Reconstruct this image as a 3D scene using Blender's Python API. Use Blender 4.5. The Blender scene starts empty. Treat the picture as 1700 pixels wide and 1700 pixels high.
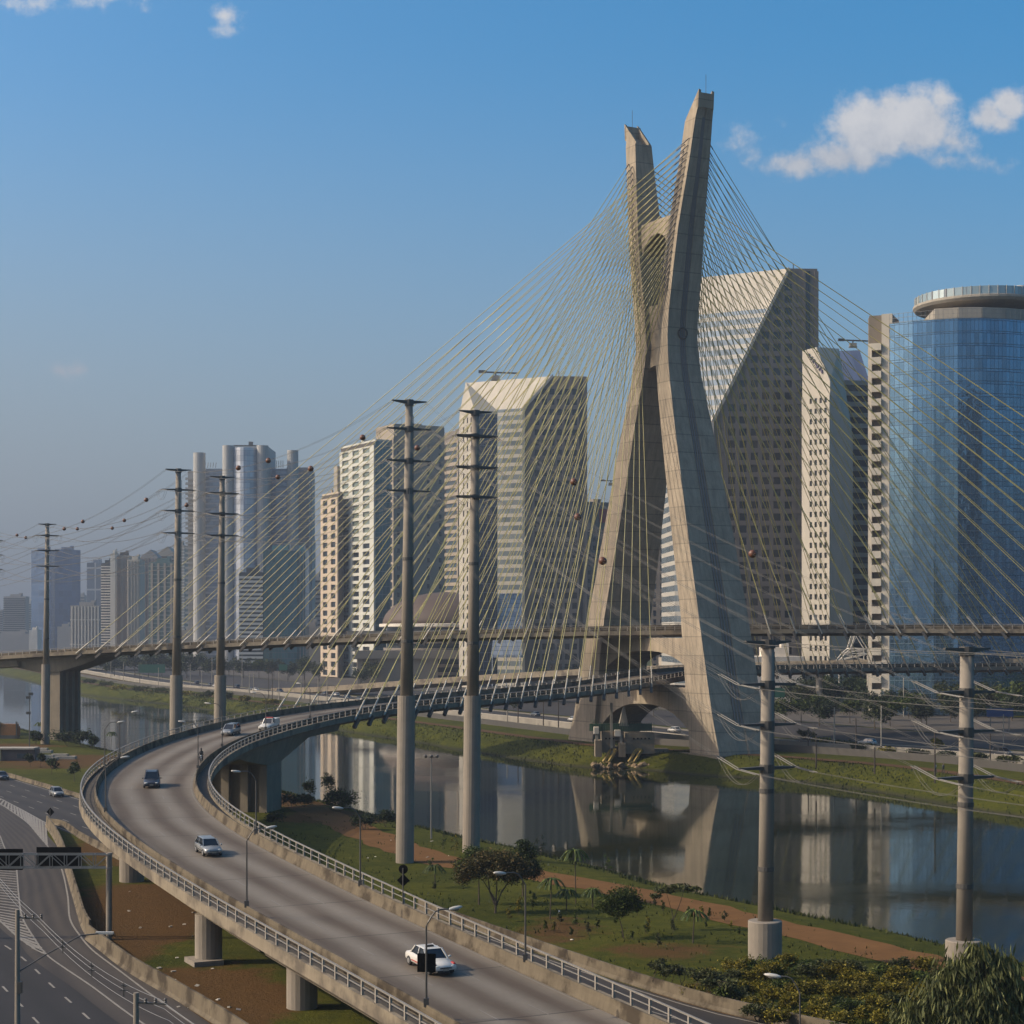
import bpy, math, random
from mathutils import Vector, Matrix
import numpy as np
R = math.radians
random.seed(7)
RNG = np.random.default_rng(7)
SC = bpy.context.scene
COL = SC.collection

# ------------------------------------------------------------------ camera, light, sky, exposure
F, CX, HY, EYE = 3000.0, 850.0, 1050.0, 26.5      # focal length / principal point in photo pixels, eye height in metres
cam = bpy.data.cameras.new('camera'); cam.sensor_width = 36; cam.lens = 36 * F / 1700
cam.shift_y = (HY - 850) / 1700; cam.clip_start = 1; cam.clip_end = 40000
camo = bpy.data.objects.new('camera', cam); COL.objects.link(camo)
camo.location = (0, 0, EYE); camo.rotation_euler = (R(90), 0, 0)
SC.camera = camo
SUN_EL, SUN_AZ = R(34), R(-95)                     # azimuth clockwise from +Y (into the picture): the sun stands left
SUN_DIR = Vector((math.sin(SUN_AZ) * math.cos(SUN_EL), math.cos(SUN_AZ) * math.cos(SUN_EL), math.sin(SUN_EL)))
sl = bpy.data.lights.new('sun', 'SUN'); sl.energy = 4.8; sl.angle = R(0.5); sl.color = (1.0, 0.89, 0.72)
so = bpy.data.objects.new('sun', sl); COL.objects.link(so); so.location = (-300, 100, 300)
so.rotation_euler = SUN_DIR.to_track_quat('Z', 'Y').to_euler()
SC.view_settings.view_transform = 'Standard'; SC.view_settings.look = 'None'
SC.view_settings.gamma = 1; SC.view_settings.use_curve_mapping = False
SC.view_settings.exposure = -0.12
SC.cycles.use_denoising = True
SC.cycles.max_bounces = 6; SC.cycles.volume_bounces = 0; SC.cycles.transparent_max_bounces = 6
SC.cycles.caustics_reflective = False; SC.cycles.caustics_refractive = False
SKY_STRENGTH = 0.15
HAZE_DENSITY = 0.00024

class NT:
    """small node-tree helper"""
    def __init__(s, tree): s.t = tree; s.n = tree.nodes; s.l = tree.links
    def add(s, kind, **kw):
        n = s.n.new(kind)
        for k, v in kw.items(): setattr(n, k, v)
        return n
    def put(s, sock, v):
        if hasattr(v, 'links') or isinstance(v, bpy.types.NodeSocket): s.l.new(v, sock)
        else: sock.default_value = v
    def math(s, op, a, b=None, clamp=False):
        n = s.add('ShaderNodeMath', operation=op, use_clamp=clamp); s.put(n.inputs[0], a)
        if b is not None: s.put(n.inputs[1], b)
        return n.outputs[0]
    def mix(s, f, a, b, mode='MIX'):
        n = s.add('ShaderNodeMix', data_type='RGBA', blend_type=mode)
        s.put(n.inputs[0], f); s.put(n.inputs[6], a); s.put(n.inputs[7], b); return n.outputs[2]
    def ramp(s, f, a, b):
        n = s.add('ShaderNodeMapRange'); n.interpolation_type = 'SMOOTHSTEP'; s.put(n.inputs[0], f); s.put(n.inputs[1], a); s.put(n.inputs[2], b)
        return n.outputs[0]
    def noise(s, vec, scale, detail=4, rough=0.55):
        n = s.add('ShaderNodeTexNoise'); n.inputs['Scale'].default_value = scale; n.inputs['Detail'].default_value = detail
        n.inputs['Roughness'].default_value = rough
        if vec is not None: s.l.new(vec, n.inputs['Vector'])
        return n.outputs['Fac']
    def scale(s, vec, sx, sy, sz):
        n = s.add('ShaderNodeVectorMath', operation='MULTIPLY'); s.l.new(vec, n.inputs[0]); n.inputs[1].default_value = (sx, sy, sz); return n.outputs[0]

def build_world():
    w = bpy.data.worlds.new('World'); SC.world = w; w.use_nodes = True
    t = NT(w.node_tree); t.n.clear()
    out = t.add('ShaderNodeOutputWorld'); bg = t.add('ShaderNodeBackground'); t.l.new(bg.outputs[0], out.inputs[0])
    sky = t.add('ShaderNodeTexSky', sky_type='NISHITA'); sky.sun_disc = False
    sky.sun_elevation = SUN_EL; sky.sun_rotation = SUN_AZ
    sky.altitude = 700; sky.air_density = 1.0; sky.dust_density = 7.5; sky.ozone_density = 3.0
    hs = t.add('ShaderNodeHueSaturation'); hs.inputs['Saturation'].default_value = 1.5; hs.inputs['Hue'].default_value = 0.489; hs.inputs['Value'].default_value = 1.5
    t.l.new(sky.outputs[0], hs.inputs['Color'])
    # clouds: soft clumps placed by direction
    tc = t.add('ShaderNodeTexCoord'); sp = t.add('ShaderNodeSeparateXYZ'); t.l.new(tc.outputs['Generated'], sp.inputs[0])
    yy = t.math('MAXIMUM', sp.outputs[1], 0.05)
    u = t.math('DIVIDE', sp.outputs[0], yy); v = t.math('DIVIDE', sp.outputs[2], yy)
    cb = t.add('ShaderNodeCombineXYZ'); t.put(cb.inputs[0], u); t.put(cb.inputs[1], v)
    n1 = t.noise(cb.outputs[0], 34, 12, 0.6); n2 = t.noise(cb.outputs[0], 110, 8, 0.62)
    nn = t.math('ADD', t.math('MULTIPLY', n1, 0.8), t.math('MULTIPLY', n2, 0.2))
    def clump(px, py, rx, ry, amp):
        du = t.math('DIVIDE', t.math('SUBTRACT', u, (px - CX) / F), rx / F)
        dv = t.math('DIVIDE', t.math('SUBTRACT', v, (HY - py) / F), ry / F)
        d = t.math('ADD', t.math('MULTIPLY', du, du), t.math('MULTIPLY', dv, dv))
        return t.math('MULTIPLY', t.math('SUBTRACT', 1.0, t.math('SQRT', d), True), amp)
    tot = None
    for c in [(1525, 205, 95, 88, 1.9), (1450, 215, 110, 92, 1.8), (1400, 262, 150, 50, 1.45), (1475, 172, 62, 52, 1.3), (1562, 170, 55, 58, 1.3), (1330, 272, 120, 44, 1.15), (1250, 248, 85, 75, .72), (1580, 235, 70, 50, 1.1),
              (1642, 190, 44, 46, 1.6), (1676, 172, 48, 52, 1.7), (1662, 204, 52, 32, 1.4), (372, 26, 52, 34, .85), (360, 48, 60, 22, .8), (160, -10, 190, 50, .9), (60, 6, 100, 30, .75), (128, 614, 80, 28, .72), (30, 637, 40, 22, .65), (1570, 268, 160, 36, .8)]:
        k = clump(*c); tot = k if tot is None else t.math('MAXIMUM', tot, k)
    den = t.math('ADD', tot, t.math('MULTIPLY', t.math('SUBTRACT', nn, 0.5), 3.6))
    fac = t.math('MULTIPLY', t.ramp(den, 0.30, 1.25), t.ramp(tot, 0.0, 0.3))
    fac = t.math('MULTIPLY', fac, 0.9)
    shade = t.ramp(t.math('ADD', t.math('MULTIPLY', nn, 1.3), t.math('MULTIPLY', t.math('SUBTRACT', v, 0.276), 7.0)), 0.35, 0.95)
    ccol = t.mix(shade, (3.5, 3.7, 4.2, 1), (5.5, 5.4, 5.45, 1))
    hz = t.math('MULTIPLY', t.math('SUBTRACT', 1.0, t.ramp(v, 0.03, 0.34)), t.math('SUBTRACT', 0.62, t.math('MULTIPLY', u, 0.9)), True)
    base = t.mix(hz, hs.outputs[0], (2.6, 3.1, 3.65, 1))
    col = t.mix(fac, base, ccol)
    t.l.new(col, bg.inputs[0]); bg.inputs[1].default_value = SKY_STRENGTH
build_world()

# ------------------------------------------------------------------ materials
MATS = {}
def warm(c): return (c[0] * 1.03, c[1] * 0.98, c[2] * 0.89)      # warm tint put into each colour to offset blue sky light in shade
def principled(name):
    m = bpy.data.materials.new(name); m.use_nodes = True
    t = NT(m.node_tree); b = t.n['Principled BSDF']
    return m, t, b
def mat(name, col, rough=0.7, metal=0.0, var=0.18, vscale=0.6, streak=None, bump=0.0, bscale=4.0, dark=None, dscale=0.15, spec=None, island=0.0):
    if name in MATS: return MATS[name]
    m, t, b = principled(name)
    tc = t.add('ShaderNodeTexCoord').outputs['Object']
    c = (*warm(col), 1)
    n = t.noise(tc, vscale, 6, 0.6)
    f = t.math('ADD', 1 - var, t.math('MULTIPLY', n, var * 2))
    if streak:
        s = t.noise(t.scale(tc, streak[0], streak[0], streak[1]), 1.0, 5, 0.65)
        f = t.math('MULTIPLY', f, t.math('ADD', 0.70, t.math('MULTIPLY', s, 0.6)))
    if island:
        g = t.add('ShaderNodeNewGeometry')
        f = t.math('MULTIPLY', f, t.math('ADD', 1 - island, t.math('MULTIPLY', g.outputs['Random Per Island'], island * 2)))
    cb = t.add('ShaderNodeCombineXYZ')
    for i in range(3): t.put(cb.inputs[i], f)
    o = t.mix(1.0, c, cb.outputs[0], 'MULTIPLY')
    if dark:
        d = t.ramp(t.noise(tc, dscale, 5, 0.6), 0.46, 0.64)
        o = t.mix(d, o, (*dark, 1))
    t.l.new(o, b.inputs['Base Color'])
    b.inputs['Roughness'].default_value = rough; b.inputs['Metallic'].default_value = metal
    if spec is not None: b.inputs['Specular IOR Level'].default_value = spec
    if bump:
        bp = t.add('ShaderNodeBump'); bp.inputs['Strength'].default_value = bump; bp.inputs['Distance'].default_value = 0.2
        t.l.new(t.noise(tc, bscale, 6, 0.65), bp.inputs['Height']); t.l.new(bp.outputs[0], b.inputs['Normal'])
    MATS[name] = m
    return m

def lines(t, coord, period, width):
    """1 on a thin line repeated every period along a scalar coordinate"""
    f = t.math('FRACT', t.math('DIVIDE', coord, period))
    return t.math('LESS_THAN', f, width / period)

def concrete_panels(name, col, dz=4.0, dv=1.1, amt=0.30):
    if name in MATS: return MATS[name]
    m, t, b = principled(name)
    tc = t.add('ShaderNodeTexCoord').outputs['Object']; sp = t.add('ShaderNodeSeparateXYZ'); t.l.new(tc, sp.inputs[0])
    h = lines(t, sp.outputs[2], dz, 0.22)
    ax = t.math('ADD', t.math('MULTIPLY', sp.outputs[0], 0.707), t.math('MULTIPLY', sp.outputs[1], 0.707))
    v = lines(t, ax, dv, 0.10)
    lid = t.math('FLOOR', t.math('DIVIDE', sp.outputs[2], dz))
    wn = t.add('ShaderNodeTexWhiteNoise', noise_dimensions='1D'); t.put(wn.inputs['W'], lid)
    s = t.noise(t.scale(tc, 0.9, 0.9, 0.06), 1.0, 6, 0.65); n = t.noise(tc, 0.35, 6, 0.6); n3 = t.noise(tc, 2.2, 5, 0.6)
    f = t.math('ADD', 0.22, t.math('ADD', t.math('MULTIPLY', s, 0.92), t.math('MULTIPLY', n, 0.56)))
    f = t.math('MULTIPLY', f, t.math('ADD', 0.93, t.math('MULTIPLY', wn.outputs[0], 0.14)))
    f = t.math('MULTIPLY', f, t.math('ADD', 0.85, t.math('MULTIPLY', n3, 0.3)))
    f = t.math('MULTIPLY', f, t.math('SUBTRACT', 1.0, t.math('MULTIPLY', h, amt)))
    f = t.math('MULTIPLY', f, t.math('SUBTRACT', 1.0, t.math('MULTIPLY', v, amt * 0.45)))
    cb = t.add('ShaderNodeCombineXYZ')
    for i in range(3): t.put(cb.inputs[i], f)
    t.l.new(t.mix(1.0, (*warm(col), 1), cb.outputs[0], 'MULTIPLY'), b.inputs['Base Color'])
    b.inputs['Roughness'].default_value = 0.85; b.inputs['Specular IOR Level'].default_value = 0.25
    MATS[name] = m; return m

def road_material(name, col, stain, lanes, joint=9.0, joint_amt=0.35, streak_amt=0.5):
    """lanes: (offset of first lane centre, lane width, count); UV = (offset, distance) in metres"""
    if name in MATS: return MATS[name]
    m, t, b = principled(name)
    uv = t.add('ShaderNodeUVMap').outputs[0]; sp = t.add('ShaderNodeSeparateXYZ'); t.l.new(uv, sp.inputs[0])
    u, v = sp.outputs[0], sp.outputs[1]
    wob = t.math('MULTIPLY', t.math('SUBTRACT', t.noise(t.scale(uv, 0.02, 0.03, 1), 1, 3), 0.5), 2.5)
    ph = t.math('MULTIPLY', t.math('DIVIDE', t.math('ADD', t.math('SUBTRACT', u, lanes[0]), wob), lanes[1]), 2 * math.pi)
    lane = t.math('ADD', 0.5, t.math('MULTIPLY', t.math('COSINE', ph), 0.5))
    s = t.noise(t.scale(uv, 0.9, 0.05, 1), 1.0, 6, 0.65); big = t.noise(t.scale(uv, 0.12, 0.05, 1), 1.0, 4)
    st = t.math('MULTIPLY', t.math('MULTIPLY', lane, t.math('ADD', s, big)), streak_amt * 1.15, True)
    c = t.mix(st, (*warm(col), 1), (*warm(stain), 1))
    g = t.noise(t.scale(uv, 2.0, 2.0, 1), 1.0, 6, 0.7)
    f = t.math('ADD', 0.72, t.math('ADD', t.math('MULTIPLY', g, 0.28), t.math('MULTIPLY', t.noise(t.scale(uv, .25, .25, 1), 1, 5), 0.28)))
    sid = t.math('FLOOR', t.math('DIVIDE', v, joint)); wn = t.add('ShaderNodeTexWhiteNoise', noise_dimensions='1D'); t.put(wn.inputs['W'], sid)
    f = t.math('MULTIPLY', f, t.math('ADD', 0.93, t.math('MULTIPLY', wn.outputs[0], 0.14)))
    if joint_amt: f = t.math('MULTIPLY', f, t.math('SUBTRACT', 1.0, t.math('MULTIPLY', lines(t, v, joint, 0.16), joint_amt)))
    cb = t.add('ShaderNodeCombineXYZ')
    for i in range(3): t.put(cb.inputs[i], f)
    t.l.new(t.mix(1.0, c, cb.outputs[0], 'MULTIPLY'), b.inputs['Base Color'])
    b.inputs['Roughness'].default_value = 0.8; b.inputs['Specular IOR Level'].default_value = 0.3
    MATS[name] = m; return m

def glass_wall(name, col, mull=(0.1, 0.12, 0.14), dx=1.5, dz=3.8, rough=0.06, metal=0.75, width=0.12, band=0.0, bandcol=(.4, .4, .38), warp=0.02, axis=None):
    """curtain wall: reflective panes with mullion lines; band = share of each storey that is an opaque spandrel"""
    if name in MATS: return MATS[name]
    m, t, b = principled(name)
    tc = t.add('ShaderNodeTexCoord').outputs['Object']; sp = t.add('ShaderNodeSeparateXYZ'); t.l.new(tc, sp.inputs[0])
    ax = axis or (0.8, 0.6)
    a = t.math('ADD', t.math('MULTIPLY', sp.outputs[0], ax[0]), t.math('MULTIPLY', sp.outputs[1], ax[1]))
    l = t.math('MAXIMUM', lines(t, a, dx, width), lines(t, sp.outputs[2], dz, width * 1.6))
    pa = t.math('FLOOR', t.math('DIVIDE', a, dx)); pz = t.math('FLOOR', t.math('DIVIDE', sp.outputs[2], dz))
    wn = t.add('ShaderNodeTexWhiteNoise', noise_dimensions='2D'); cb = t.add('ShaderNodeCombineXYZ'); t.put(cb.inputs[0], pa); t.put(cb.inputs[1], pz)
    t.l.new(cb.outputs[0], wn.inputs['Vector'])
    f = t.math('ADD', 0.8, t.math('MULTIPLY', wn.outputs[0], 0.4))
    cc = t.add('ShaderNodeCombineXYZ')
    for i in range(3): t.put(cc.inputs[i], f)
    c = t.mix(1.0, (*col, 1), cc.outputs[0], 'MULTIPLY')
    c = t.mix(l, c, (*mull, 1))
    op = l
    if band:
        bd = t.math('LESS_THAN', t.math('FRACT', t.math('DIVIDE', sp.outputs[2], dz)), band)
        c = t.mix(bd, c, (*bandcol, 1)); op = t.math('MAXIMUM', l, bd)
    t.l.new(c, b.inputs['Base Color'])
    t.put(b.inputs['Metallic'], t.math('MULTIPLY', t.math('SUBTRACT', 1.0, op), metal))
    t.put(b.inputs['Roughness'], t.math('ADD', rough, t.math('MULTIPLY', op, 0.5)))
    bp = t.add('ShaderNodeBump'); bp.inputs['Strength'].default_value = 1.0; bp.inputs['Distance'].default_value = warp
    t.l.new(t.math('ADD', t.noise(t.scale(tc, .25, .25, .25), 1, 3), t.math('MULTIPLY', wn.outputs[0], 0.15)), bp.inputs['Height']); t.l.new(bp.outputs[0], b.inputs['Normal'])
    MATS[name] = m; return m

def leaf_material(name, col, tip=None, var=0.55):
    if name in MATS: return MATS[name]
    m, t, b = principled(name)
    g = t.add('ShaderNodeNewGeometry'); oi = t.add('ShaderNodeObjectInfo')
    f = t.math('ADD', 1 - var, t.math('MULTIPLY', g.outputs['Random Per Island'], var * 2))
    f = t.math('MULTIPLY', f, t.math('ADD', 0.8, t.math('MULTIPLY', oi.outputs['Random'], 0.4)))
    cb = t.add('ShaderNodeCombineXYZ')
    for i in range(3): t.put(cb.inputs[i], f)
    base = t.mix(t.ramp(g.outputs['Random Per Island'], 0.5, 1.0), (*col, 1), (*(tip or col), 1))
    t.l.new(t.mix(1.0, base, cb.outputs[0], 'MULTIPLY'), b.inputs['Base Color'])
    b.inputs['Roughness'].default_value = 0.65; b.inputs['Specular IOR Level'].default_value = 0.25
    tr = t.add('ShaderNodeBsdfTranslucent'); t.l.new(t.mix(1.0, base, cb.outputs[0], 'MULTIPLY'), tr.inputs[0])
    mx = t.add('ShaderNodeMixShader'); mx.inputs[0].default_value = 0.25
    t.l.new(b.outputs[0], mx.inputs[1]); t.l.new(tr.outputs[0], mx.inputs[2]); t.l.new(mx.outputs[0], t.n['Material Output'].inputs[0])
    MATS[name] = m; return m

M = dict(
    tower=concrete_panels('tower_concrete', (0.290, 0.245, 0.190)),
    conc=mat('weathered_concrete', (0.186, 0.158, 0.121), 0.85, var=.25, vscale=.5, streak=(1.2, .15), spec=.25),
    conc_pale=mat('pale_concrete', (0.298, 0.275, 0.238), 0.85, var=.2, vscale=.4, streak=(1., .1), spec=.25),
    conc_pole=mat('pole_concrete', (0.211, 0.186, 0.158), 0.8, var=.2, vscale=.8, streak=(2., .12), spec=.25),
    conc_dark=mat('dark_concrete', (0.078, 0.069, 0.060), 0.85, var=.25, vscale=.5, spec=.2),
    fascia=mat('deck_edge_concrete', (0.200, 0.170, 0.128), 0.85, var=.3, vscale=.4, streak=(2.0, .2), spec=.2, dark=(0.105, 0.085, 0.062), dscale=.3),
    barrier=mat('stained_barrier_concrete', (0.122, 0.102, 0.074), 0.9, var=.4, vscale=.5, streak=(2.2, .25), spec=.15, dark=(0.050, 0.038, 0.025), dscale=.45),
    rail=mat('grey_railing_paint', (0.198, 0.183, 0.164), 0.55, var=.15, vscale=1.),
    post_white=mat('pale_post_paint', (0.257, 0.233, 0.205), 0.6, var=.1),
    steel=mat('dark_galvanised_steel', (0.085, 0.08, 0.075), 0.5, .4, var=.2),
    steel_mid=mat('galvanised_steel', (0.20, 0.20, 0.20), 0.45, .5, var=.15),
    black=mat('black_sign_back', (0.004, 0.004, 0.004), 0.9, var=.1, spec=.05),
    cable=mat('yellow_cable_sheath', (0.34, 0.30, 0.095), 0.5, var=.1, vscale=.3),
    cable_tube=mat('pale_cable_guard_tube', (0.364, 0.336, 0.280), 0.5, var=.1),
    wire=mat('aluminium_wire', (0.10, 0.095, 0.085), 0.7, .0, var=.05),
    porcelain=mat('insulator_porcelain', (0.125, 0.118, 0.105), 0.55, var=.1),
    ball=mat('orange_marker_ball', (0.115, 0.042, 0.018), 0.5, var=.15, vscale=1),
    grass=None,
    paint=mat('road_marking_paint', (0.19, 0.175, 0.155), 0.75, var=.4, vscale=1.2),
    dirt=mat('red_dirt', (0.125, 0.064, 0.024), 0.95, var=.35, vscale=.35, bump=.3, bscale=1.2, spec=.1),
    dirt2=mat('brown_dirt', (0.085, 0.048, 0.022), 0.95, var=.4, vscale=.3, bump=.3, bscale=1.2, spec=.1),
    white=mat('white_wall_paint', (0.62, 0.58, 0.52), 0.8, var=.12, vscale=.15, streak=(.5, .08)),
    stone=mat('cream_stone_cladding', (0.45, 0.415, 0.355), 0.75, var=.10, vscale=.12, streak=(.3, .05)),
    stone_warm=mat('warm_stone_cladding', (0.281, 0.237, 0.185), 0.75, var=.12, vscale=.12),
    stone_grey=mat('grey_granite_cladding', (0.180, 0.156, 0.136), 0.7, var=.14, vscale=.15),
    peach=mat('peach_cladding', (0.42, 0.345, 0.265), 0.75, var=.1, vscale=.12),
    pale_green=mat('pale_green_cladding', (0.46, 0.465, 0.43), 0.75, var=.1, vscale=.12),
    window=mat('window_glass', (0.022, 0.027, 0.032), 0.12, var=.4, vscale=.35, spec=.6),
    window_blue=mat('blue_window_glass', (0.06, 0.085, 0.11), 0.10, .3, var=.3, vscale=.3),
    window_pale=mat('pale_window_glass', (0.22, 0.27, 0.25), 0.15, .3, var=.3, vscale=.3),
    brown_roof=mat('brown_dome_sheeting', (0.078, 0.051, 0.033), 0.7, var=.2, vscale=.3),
    red=mat('red_paint', (0.35, 0.03, 0.02), 0.5),
    trunk=mat('tree_bark', (0.066, 0.051, 0.036), 0.95, var=.3, vscale=3),
    rubber=mat('tyre_rubber', (0.02, 0.02, 0.02), 0.8),
    chrome=mat('wheel_rim_metal', (0.40, 0.40, 0.41), 0.35, .7),
    car_glass=mat('car_window_glass', (0.012, 0.014, 0.017), 0.05, spec=.7),
    lamp_white=mat('lamp_housing', (0.420, 0.406, 0.378), 0.4, var=.05),
    rock=mat('ochre_rock', (0.195, 0.143, 0.085), 0.9, var=.4, vscale=1.5, bump=.6, bscale=2),
    yellow=mat('yellow_paint', (0.300, 0.216, 0.060), 0.6, var=.2),
    green_net=mat('green_mesh_fence', (0.03, 0.075, 0.05), 0.8, var=.3),
    sign_blue=mat('blue_sign_panel', (0.02, 0.05, 0.16), 0.5),
    sign_green=mat('green_sign_panel', (0.02, 0.10, 0.06), 0.5),
    orange=mat('orange_steel', (0.204, 0.090, 0.024), 0.6, var=.3, vscale=1),
)

# ------------------------------------------------------------------ mesh building helpers
class MB:
    """collects shapes; build() links them as ONE mesh object"""
    def __init__(s): s.v = []; s.f = []; s.m = []; s.uv = {}; s.mi = 0
    def quad(s, pts):
        i = len(s.v); s.v += [tuple(p) for p in pts]; s.f.append(tuple(range(i, i + len(pts)))); s.m.append(s.mi)
    def box(s, c, size, rot=0.0, tilt=None):
        x, y, z = size[0] / 2, size[1] / 2, size[2] / 2; i = len(s.v)
        cr, sr = math.cos(rot), math.sin(rot)
        for dz in (-z, z):
            for dx, dy in ((-x, -y), (x, -y), (x, y), (-x, y)):
                p = (dx, dy, dz)
                if tilt is not None: p = tilt @ Vector(p)
                s.v.append((c[0] + p[0] * cr - p[1] * sr, c[1] + p[0] * sr + p[1] * cr, c[2] + p[2]))
        for f in ((0, 3, 2, 1), (4, 5, 6, 7), (0, 1, 5, 4), (1, 2, 6, 5), (2, 3, 7, 6), (3, 0, 4, 7)):
            s.f.append(tuple(i + k for k in f)); s.m.append(s.mi)
    def beam(s, a, b, w, h=None):
        """rectangular bar from a to b"""
        a, b = Vector(a), Vector(b); d = (b - a); L = d.length
        if L < 1e-6: return
        d.normalize(); up = Vector((0, 0, 1)) if abs(d.z) < 0.95 else Vector((1, 0, 0))
        r = d.cross(up).normalized(); u = r.cross(d); h = h or w
        s.loft([[p + r * sx * w / 2 + u * sy * h / 2 for sx, sy in ((-1, -1), (1, -1), (1, 1), (-1, 1))] for p in (a, b)])
    def loft(s, rings, cap=True, closed=True):
        i = len(s.v); n = len(rings[0])
        for r in rings: s.v += [tuple(p) for p in r]
        for k in range(len(rings) - 1):
            for j in range(n if closed else n - 1):
                a = i + k * n + j; b = i + k * n + (j + 1) % n
                s.f.append((a, b, b + n, a + n)); s.m.append(s.mi)
        if cap and closed:
            s.f.append(tuple(i + j for j in reversed(range(n)))); s.m.append(s.mi)
            e = i + (len(rings) - 1) * n; s.f.append(tuple(e + j for j in range(n))); s.m.append(s.mi)
    def prism(s, poly, z0, z1):
        s.loft([[(x, y, z0) for x, y in poly], [(x, y, z1) for x, y in poly]])
    def tube(s, path, r, n=8, cap=True):
        P = [Vector(p) for p in path]; rr = r if isinstance(r, (list, tuple)) else [r] * len(P); rings = []
        for k, p in enumerate(P):
            d = (P[min(k + 1, len(P) - 1)] - P[max(k - 1, 0)]).normalized()
            up = Vector((0, 0, 1)) if abs(d.z) < 0.9 else Vector((1, 0, 0))
            a = d.cross(up).normalized(); b = a.cross(d)
            rings.append([p + (a * math.cos(q) + b * math.sin(q)) * rr[k] for q in (2 * math.pi * j / n for j in range(n))])
        s.loft(rings, cap)
    def lathe(s, c, prof, n=24):
        s.loft([[(c[0] + r * math.cos(q), c[1] + r * math.sin(q), c[2] + z) for q in (2 * math.pi * j / n for j in range(n))] for r, z in prof])
    def blob(s, c, r, n=8, m=5):
        prof = [(max(1e-3, math.sin(math.pi * k / m)) , -math.cos(math.pi * k / m)) for k in range(m + 1)]
        rx, ry, rz = r if isinstance(r, (list, tuple)) else (r, r, r)
        s.loft([[(c[0] + rx * a * math.cos(q), c[1] + ry * a * math.sin(q), c[2] + rz * z) for q in (2 * math.pi * j / n for j in range(n))] for a, z in prof])
    def build(s, name, mats, parent=None, smooth=False, off=None, origin=None):
        """off: world position of the thing's Empty when the shapes were collected in world coordinates"""
        me = bpy.data.meshes.new(name)
        v = s.v
        w = off if off is not None else origin
        if w is not None: v = [(a - w[0], b - w[1], c - w[2]) for a, b, c in v]
        me.from_pydata(v, [], s.f)
        if not isinstance(mats, (list, tuple)): mats = [mats]
        for m in mats: me.materials.append(m)
        if len(mats) > 1: me.polygons.foreach_set('material_index', s.m)
        if smooth: me.polygons.foreach_set('use_smooth', [True] * len(me.polygons))
        o = bpy.data.objects.new(name, me); COL.objects.link(o)
        if origin is not None: o.location = origin
        if parent is not None: o.parent = parent
        return o

def tag(o, label=None, cat=None, group=None, kind=None):
    if label: o['label'] = label
    if cat: o['category'] = cat
    if group: o['group'] = group
    if kind: o['kind'] = kind
    return o
def empty(name, loc, label, cat, group=None, rot=0.0):
    o = bpy.data.objects.new(name, None); COL.objects.link(o); o.location = loc; o.rotation_euler = (0, 0, rot)
    o.empty_display_size = 0.5
    return tag(o, label, cat, group)
def kids(o): return [c for c in bpy.data.objects if c.parent is o]
CH = {}
def copy_tree(o, parent=None):
    c = o.copy(); COL.objects.link(c)
    if parent is not None: c.parent = parent
    for k in (CH.get(o.name) or kids(o)): copy_tree(k, c)
    return c
def structure(o): o['kind'] = 'structure'; return o

def at(px, py, Z): return Vector(((px - CX) * Z / F, Z, EYE + (HY - py) * Z / F))
def gnd(px, py, z0=0.0):
    Z = (EYE - z0) * F / (py - HY); return Vector(((px - CX) * Z / F, Z, z0))
def proj(p): return (CX + F * p[0] / p[1], HY + F * (EYE - p[2]) / p[1])
def resample(P, step):
    """Catmull-Rom through P, resampled about every step metres"""
    P = [np.array(p, float) for p in P]; Q = [2 * P[0] - P[1]] + P + [2 * P[-1] - P[-2]]; out = []
    for i in range(1, len(Q) - 2):
        n = max(2, int(np.linalg.norm(Q[i + 1] - Q[i]) / step))
        for k in range(n):
            t = k / n; a, b, c, d = Q[i - 1], Q[i], Q[i + 1], Q[i + 2]
            out.append(0.5 * (2 * b + (c - a) * t + (2 * a - 5 * b + 4 * c - d) * t * t + (3 * b - a - 3 * c + d) * t ** 3))
    out.append(P[-1]); return np.array(out)

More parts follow.
